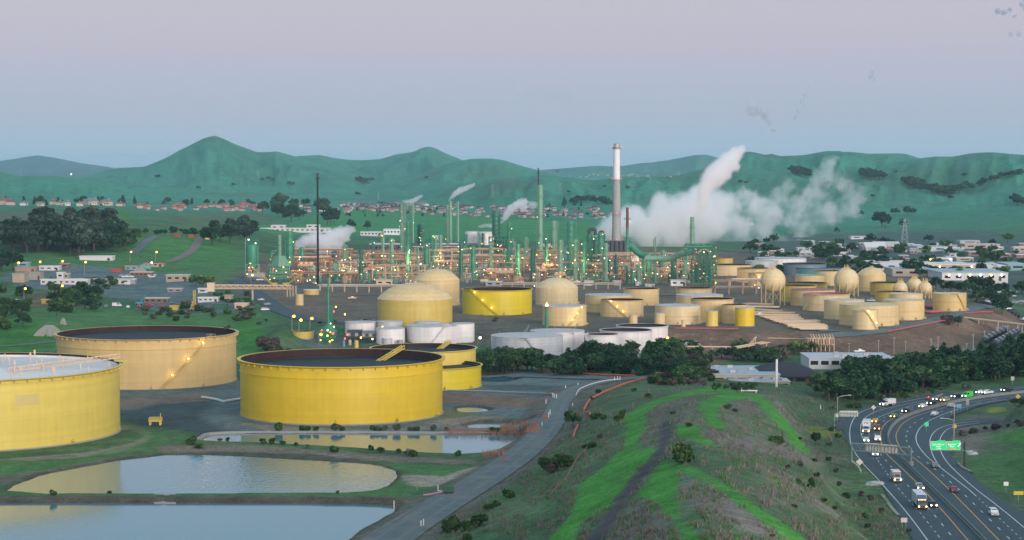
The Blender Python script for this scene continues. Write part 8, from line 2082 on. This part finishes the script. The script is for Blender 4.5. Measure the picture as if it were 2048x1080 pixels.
for i in range(16): gcar(605 + i * 11 + random.uniform(-3,3), 508 + random.uniform(-2,2), random.choice(['sedan', 'suv']), random.choice(['white', 'silver', 'black', 'grey']), 'car in the plant car park below the steam cloud', random.choice((0,3.1,1.5)), 'cars in the plant car park')
for i in range(9): gcar(2016 + i * 6.5,620 + i * 4.2, 'suv', random.choice(['black', 'grey', 'white', 'black']), 'dark car parked on the slope right of the bluff trees', 2.2, 'cars parked right of the bluff')
for i in range(8): gcar(1956 + i * 3.4,603 + i * 1.2, 'sedan', random.choice(['black', 'black', 'grey']), 'black car parked under the trees behind the lone tank', 1.0, 'cars behind the lone tank')
for i in range(14): gcar(1960 + i * 7,598 + (i % 3) * 3 + i * .6, 'sedan', random.choice(['white', 'white', 'silver', 'grey']), 'pale car in the shaded car park at the picture edge', 1.2, 'cars in the shaded car park')
for px, py, kd, pt, lb in ((1718,706, 'pickup', 'white', 'white pickup behind the long white building'),(1884,704, 'pickup', 'white', 'white pickup at the foot of the bluff path'),(1743,604, 'pickup', 'white', 'white pickup between the golden brown tanks'),(1896,641, 'suv', 'white', 'white car on the bluff perimeter road'),(1517,632, 'pickup', 'silver', 'silver pickup by the deep yellow tank'),(1035,545, 'suv', 'white', 'white car in the gap between the pipe racks'),(704,599, 'pickup', 'orange', 'orange loader in front of the tan racks'),(520,562, 'pickup', 'white', 'white pickup beside the silo frame')): gcar(px, py, kd, pt, lb, random.choice((1.4,1.8)))

# ---------------------------------------------------------------- packed process units between the racks
random.seed(33)
UC = [('tan', PINK),('light tan', PINK3),('rust brown', PINK2),('green', GRN),('pale green', GRNP),('dark green', GRND),('grey steel', STEEL)]
UD = ['with twin drums', 'with stacked exchangers', 'with tall vent', 'with open decks', 'with bent pipes', 'with roofed top', 'with vented deck', 'full of pipes']
seen_u = {}
def unit(px, yb, w, hp, ci, di):
    cn, m = UC[ci]
    sd = 'by' if len(near(px).split()) > 3 else SIDE[(ci + di) % 4]
    lb = f'{cn} process unit {UD[di]} {sd} {near(px)}' + (' by the road' if yb > 560 else ' at the back' if yb < 528 else '')
    t, Y, k = base_thing(px, yb, 'process_unit', lb, 'process unit', 'process units of the refinery'); W, Hh = w * k, hp * k; Dp = W * .6
    nx, nz = max(2, int(W / 5)), max(2, int(Hh / 4.5))
    b = MB(); lattice(b, W, Dp, Hh, nx, nz, .38, brace=ci % 2 == 0); b.obj('frame', m, t)
    for z in range(1, nz + 1):
        if random.random() < .6: b = MB(); b.box((0,0, Hh * z / nz + .1),(W, Dp, .2)); b.obj('deck', STEELD if random.random() < .5 else m, t)
    m2 = random.choice((PINK3, GRN, GRNP, STEEL, PINK, CREAM2))
    for i in range(random.randint(2,4)):
        r = W * random.uniform(.07,.14); x = W * random.uniform(-.38,.38); z = Hh * random.randint(0, nz - 1) / nz
        b = MB()
        if di % 2: b.cyl((x, -Dp * .2, z),(x, -Dp * .2, z + Hh * random.uniform(.35,.8)), r, n=12); b.obj('drum', m2, t)
        else: b.cyl((x - W * .25, -Dp * .3, z + r * 1.2),(x + W * .2, -Dp * .3, z + r * 1.2), r, n=12); b.obj('exchanger', m2, t)
    for i in range(4):
        x0, x1 = W * random.uniform(-.5,.5), W * random.uniform(-.7,.7); z0, z1 = Hh * random.random(), Hh * random.uniform(.2,1.1)
        b = MB(); b.tube([(x0, -Dp * .55, z0 * .3),(x0, -Dp * .55, z1),(x1, -Dp * .55, z1),(x1, -Dp * .55, z1 * .4)], random.uniform(.2,.5), 6); b.obj('pipe', random.choice((PINK3, PINK, GRNP, STEEL, GRN)), t)
    if di in (2,6): b = MB(); b.cyl((W * .3,0, Hh * .5),(W * .3,0, Hh * 1.5), .6,.4,8); b.obj('vent', m2, t)
    if di == 5: b = MB(); b.box((0,0, Hh + .6),(W * 1.05, Dp * 1.05,.4)); b.obj('roof', PINK3, t)
    lampies(t, random.choice((0,1,1,2)), W, Dp, Hh, None, .32)
i = 0
for yb, x0, x1, step, hr in ((566,596,1395,30,(11,20)),(556,590,1385,27,(13,24)),(544,600,1385,27,(13,26)),(533,640,1380,30,(13,26)),(523,690,1375,36,(10,22))):
    px = x0 + (i % 5) * 3
    while px < x1:
        i += 1
        if not (yb > 560 and (1000 < px < 1030 or 1075 < px < 1095)):
            ci = (i * 5 + i // 7) % 7 if px > 1090 else random.choice((0,1,2,0,1,3,4,6))
            if px > 1150 and random.random() < .55: ci = random.choice((3,4,5))
            unit(px, yb + random.uniform(-2,2), random.uniform(12,22), random.uniform(*hr), ci, (i * 3 + i // 8) % 8)
        px += step * random.uniform(.8,1.3)

# ---------------------------------------------------------------- steam and smoke
def plume(name, Y, pts, label, dens=.10, erode=.55, col=(.995,.985,.99), fine=1.15, cat='steam', slant=0.0, group=None, wob=1.05):
    """a volume of soft overlapping billows: photograph (px, py, radius px), all near the distance Y"""
    if name.startswith('steam') and name != 'steam_bank':
        q = []
        for i, (u, w) in enumerate(zip(pts, pts[1:] + pts[-1:])):
            q.append(u)
            if i < len(pts) - 1 and math.hypot(u[0] - w[0], u[1] - w[1]) < 2.6 * (u[2] + w[2]): q.append(tuple((x + y) / 2 for x, y in zip(u, w)))
        pts = q
    C = [(Vector(yp(a, b_, Y + slant * (a - pts[0][0]) * mpp(Y))), r * mpp(Y) * (1.16 if wob < 1.2 else 1.35)) for a, b_, r in pts]
    o0 = C[0][0].copy(); bm = bmesh.new()
    for c, r in C:
        m_ = Matrix.Translation(c - o0) @ Matrix.Diagonal((r * 1.16, r * 1.16, r * 1.16,1)); bmesh.ops.create_icosphere(bm, subdivisions=3, radius=1, matrix=m_)
    me = bpy.data.meshes.new(name); bm.to_mesh(me); bm.free()
    o = bpy.data.objects.new(name, me); COL.objects.link(o)
    md = o.modifiers.new('union', 'REMESH'); md.mode = 'VOXEL'; md.voxel_size = max(.5, min(r for _, r in C) * .30)
    dg = bpy.context.evaluated_depsgraph_get(); me2 = bpy.data.meshes.new_from_object(o.evaluated_get(dg)); o.modifiers.clear(); o.data = me2; bpy.data.meshes.remove(me)
    o.location = o0; tag(o, label, cat, group)
    m = bpy.data.materials.new(name + ' vapour'); m.use_nodes = True; n = m.node_tree.nodes; L = m.node_tree.links; n.clear()
    out = n.new('ShaderNodeOutputMaterial'); pv = n.new('ShaderNodeVolumePrincipled'); pv.inputs['Color'].default_value = (*col, 1); pv.inputs['Anisotropy'].default_value = .15
    L.new(pv.outputs[0], out.inputs['Volume']); tc = n.new('ShaderNodeTexCoord')
    R0 = float(np.median([r for _, r in C]))
    n1_ = n.new('ShaderNodeTexNoise'); n1_.inputs['Scale'].default_value = 1.0 / (R0 * 1.05) * fine; n1_.inputs['Detail'].default_value = 3.5; n1_.inputs['Roughness'].default_value = .6; L.new(tc.outputs['Object'], n1_.inputs['Vector'])
    s1 = n.new('ShaderNodeVectorMath'); s1.operation = 'SUBTRACT'; L.new(n1_.outputs['Color'], s1.inputs[0]); s1.inputs[1].default_value = (.5,.5,.5)
    s2 = n.new('ShaderNodeVectorMath'); s2.operation = 'MULTIPLY_ADD'; L.new(s1.outputs[0], s2.inputs[0]); s2.inputs[1].default_value = (R0 * wob,) * 3; L.new(tc.outputs['Object'], s2.inputs[2])
    prev = None
    for c, r in C:
        d_ = n.new('ShaderNodeVectorMath'); d_.operation = 'DISTANCE'; L.new(s2.outputs[0], d_.inputs[0]); d_.inputs[1].default_value = c - o0
        q = n.new('ShaderNodeMath'); q.operation = 'MULTIPLY_ADD'; L.new(d_.outputs['Value'], q.inputs[0]); q.inputs[1].default_value = -1 / r; q.inputs[2].default_value = 1.0
        if prev is None: prev = q.outputs[0]
        else:
            x = n.new('ShaderNodeMath'); x.operation = 'SMOOTH_MAX'; x.inputs[2].default_value = .5; L.new(prev, x.inputs[0]); L.new(q.outputs[0], x.inputs[1]); prev = x.outputs[0]
    n2_ = n.new('ShaderNodeTexNoise'); n2_.inputs['Scale'].default_value = 2.6 / R0 * fine; n2_.inputs['Detail'].default_value = 4; L.new(tc.outputs['Object'], n2_.inputs['Vector'])
    e = n.new('ShaderNodeMath'); e.operation = 'MULTIPLY_ADD'; L.new(n2_.outputs['Fac'], e.inputs[0]); e.inputs[1].default_value = -erode; L.new(prev, e.inputs[2])
    mr_ = n.new('ShaderNodeMapRange'); mr_.interpolation_type = 'SMOOTHSTEP'; mr_.inputs['From Min'].default_value = -.10 * erode; mr_.inputs['From Max'].default_value = .36; mr_.inputs['To Max'].default_value = dens
    L.new(e.outputs[0], mr_.inputs['Value']); L.new(mr_.outputs[0], pv.inputs['Density'])
    me2.materials.clear(); me2.materials.append(m)
    try: m.cycles.volume_step_rate = .25
    except Exception: pass
    return o
plume('steam_bank', 2480, [(1186,486,16),(1205,470,24),(1230,455,34),(1262,440,38),(1290,462,40),(1330,440,46),(1322,408,26),(1372,425,46),(1400,400,40),(1420,445,44),(1350,474,32),(1300,482,26),(1440,408,30),(1395,472,26)], 'wide bank of white steam drifting right behind the tall chimney', 0.0910,0.36)
plume('steam_plume', 1640, [(1387,431,5),(1392,425,8),(1400,414,11),(1407,402,14),(1408,386,17),(1414,368,20),(1426,352,23),(1442,338,24),(1458,322,22),(1472,308,17),(1482,297,11),(1438,360,18),(1470,332,12)], 'tall billowing plume leaving the short stack on the lattice structure', 0.3120,0.44, slant=.3)
plume('smoke_cloud', 2700, [(1465,405,26),(1490,392,22),(1506,388,14),(1450,440,30),(1480,452,30),(1515,412,28),(1540,425,28),(1525,450,26)], 'soft low smoke drifting right of the lattice structure', 0.0617,0.59, wob=1.5)
plume('smoke_cloud', 2850, [(1558,395,30),(1575,372,22),(1600,410,36),(1630,385,34),(1650,352,32),(1662,325,24),(1690,370,30),(1712,392,26),(1700,420,30),(1655,425,36),(1612,450,32),(1580,440,30),(1598,478,26),(1725,400,18)], 'large lavender smoke cloud dissolving over the hills', 0.0323,0.85, wob=1.5)
plume('smoke_cloud', 2750, [(1490,478,34),(1530,470,30),(1560,490,26),(1450,482,26),(1600,496,22)], 'thin low mist of smoke over the trees behind the tank farm', 0.0240,0.68, wob=1.5)
plume('steam_cloud', 1900, [(596,490,11),(612,482,16),(632,478,18),(650,488,20),(664,472,18),(682,468,16),(697,462,12),(706,458,7),(676,490,17),(640,500,12)], 'low white steam cloud behind the black flare stack', 0.2210,0.48)
plume('steam_plume', 2050, [(1003,445,4),(1008,437,7),(1015,426,10),(1024,416,11),(1038,408,11),(1050,404,9),(1046,418,9)], 'white plume blowing right from the red-lit tower', 0.2860,0.48)
plume('steam_puff', 2050, [(1062,408,8),(1072,410,9),(1080,409,6)], 'loose white puff beside the thin flare mast', 0.1820,0.56)
plume('steam_plume', 2000, [(1022,474,4),(1028,486,6),(1033,500,7),(1037,514,7),(1035,528,6)], 'pale steam falling along the rusted headed column', 0.1300,0.56)
plume('steam_plume', 2150, [(899,400,3),(904,394,5),(911,387,7),(920,381,8),(930,377,7),(940,373,6),(948,369,4)], 'small white plume slanting up from the tall pale chimney', 0.2600,0.44)
plume('steam_plume', 2100, [(806,402,3),(814,403,5),(822,403,6),(830,400,6),(837,395,5),(843,392,4)], 'small white plume on top of the steaming column trio', 0.2600,0.48)
plume('steam_puff', 2050, [(958,453,3),(965,452,5),(974,451,5),(983,452,6)], 'flat white puff left of the red-lit tower', 0.2340,0.48)
plume('steam_puff', 1750, [(945,548,4),(952,541,5),(968,533,6),(974,527,5),(949,555,5)], 'white steam puffs at the rusty coolers before the red-lit tower', 0.2600,0.48)
plume('steam_puff', 1780, [(925,522,5),(935,518,6),(942,512,5)], 'thin steam wisp over the racks left of the red-lit tower', 0.1300,0.64)
plume('steam_puff', 1650, [(1266,520,6),(1272,514,7),(1278,522,7),(1282,530,6),(1290,512,6)], 'steam curling around the short fat green column', 0.2080,0.56)
plume('steam_puff', 1650, [(640,584,4),(645,578,6),(641,590,4),(628,578,4)], 'thin steam rising from the small white lidded yellow tank', 0.1560,0.64)
plume('steam_puff', 1100, [(1046,672,3),(1050,666,5),(1054,658,5),(1058,650,3)], 'faint steam venting from the wide white tank', 0.1560,0.64)
plume('steam_puff', 1250, [(642,686,3),(650,682,4),(655,678,4)], 'pinkish steam puff at the foot of the near furnace', 0.2080,0.56,(.97,.9,.88))
plume('smoke_wisp', 2700, [(1500,215,11),(1516,220,14),(1530,232,13),(1540,246,10),(1548,260,7),(1504,228,9)], 'detached grey wisp of smoke in the sky above the hills', 0.1417,0.77,(.80,.80,.86), wob=1.5)
plume('smoke_wisp', 2800, [(1620,176,7),(1612,190,9),(1605,205,10),(1596,222,11),(1590,236,8)], 'long upright grey wisp of smoke in the sky', 0.0854,0.81,(.80,.80,.86), wob=1.5)
plume('smoke_wisp', 2850, [(1746,143,7),(1742,152,9),(1750,162,6)], 'small dark wisp high over the right hand hills', 0.1276,0.77,(.80,.80,.86), wob=1.5)
plume('cloud', 9500, [(1040,178,16),(1065,184,24),(1095,190,28),(1125,190,22),(1150,194,14)], 'faint grey cloud smudge in the middle of the sky', .0022,.80,(.72,.76,.84), cat='cloud')
plume('cloud', 9500, [(1996,22,9),(2008,25,9),(2020,20,8),(2030,32,6)], 'dark ragged cloud scrap near the top of the sky', 0.0780,0.61,(.70,.72,.80), cat='cloud')
plume('cloud', 9500, [(2044,8,8),(2052,16,8),(2062,22,10)], 'dark cloud scrap cut by the picture corner', 0.0780,0.61,(.70,.72,.80), cat='cloud')
plume('cloud', 9500, [(2022,68,8),(2038,68,9),(2055,69,9),(2072,70,9)], 'thin dark streak of cloud under the cloud scraps', 0.0360,0.61,(.70,.72,.80), cat='cloud')

# ---------------------------------------------------------------- haze
b = MB(); b.box((0,13300,150),(26000,28400,330))
hzo = b.obj('haze', None or bpy.data.materials.new('haze air'))
tag(hzo, 'thin blue evening haze filling the valley', 'haze', kind='stuff')
hm = hzo.data.materials[0]; hm.use_nodes = True; hm.node_tree.nodes.clear()
_o = hm.node_tree.nodes.new('ShaderNodeOutputMaterial'); _v = hm.node_tree.nodes.new('ShaderNodeVolumePrincipled')
_v.inputs['Color'].default_value = (.55,.86,1.0,1); _v.inputs['Density'].default_value = 3.1e-5; _v.inputs['Anisotropy'].default_value = .1
hm.node_tree.links.new(_v.outputs[0], _o.inputs['Volume'])
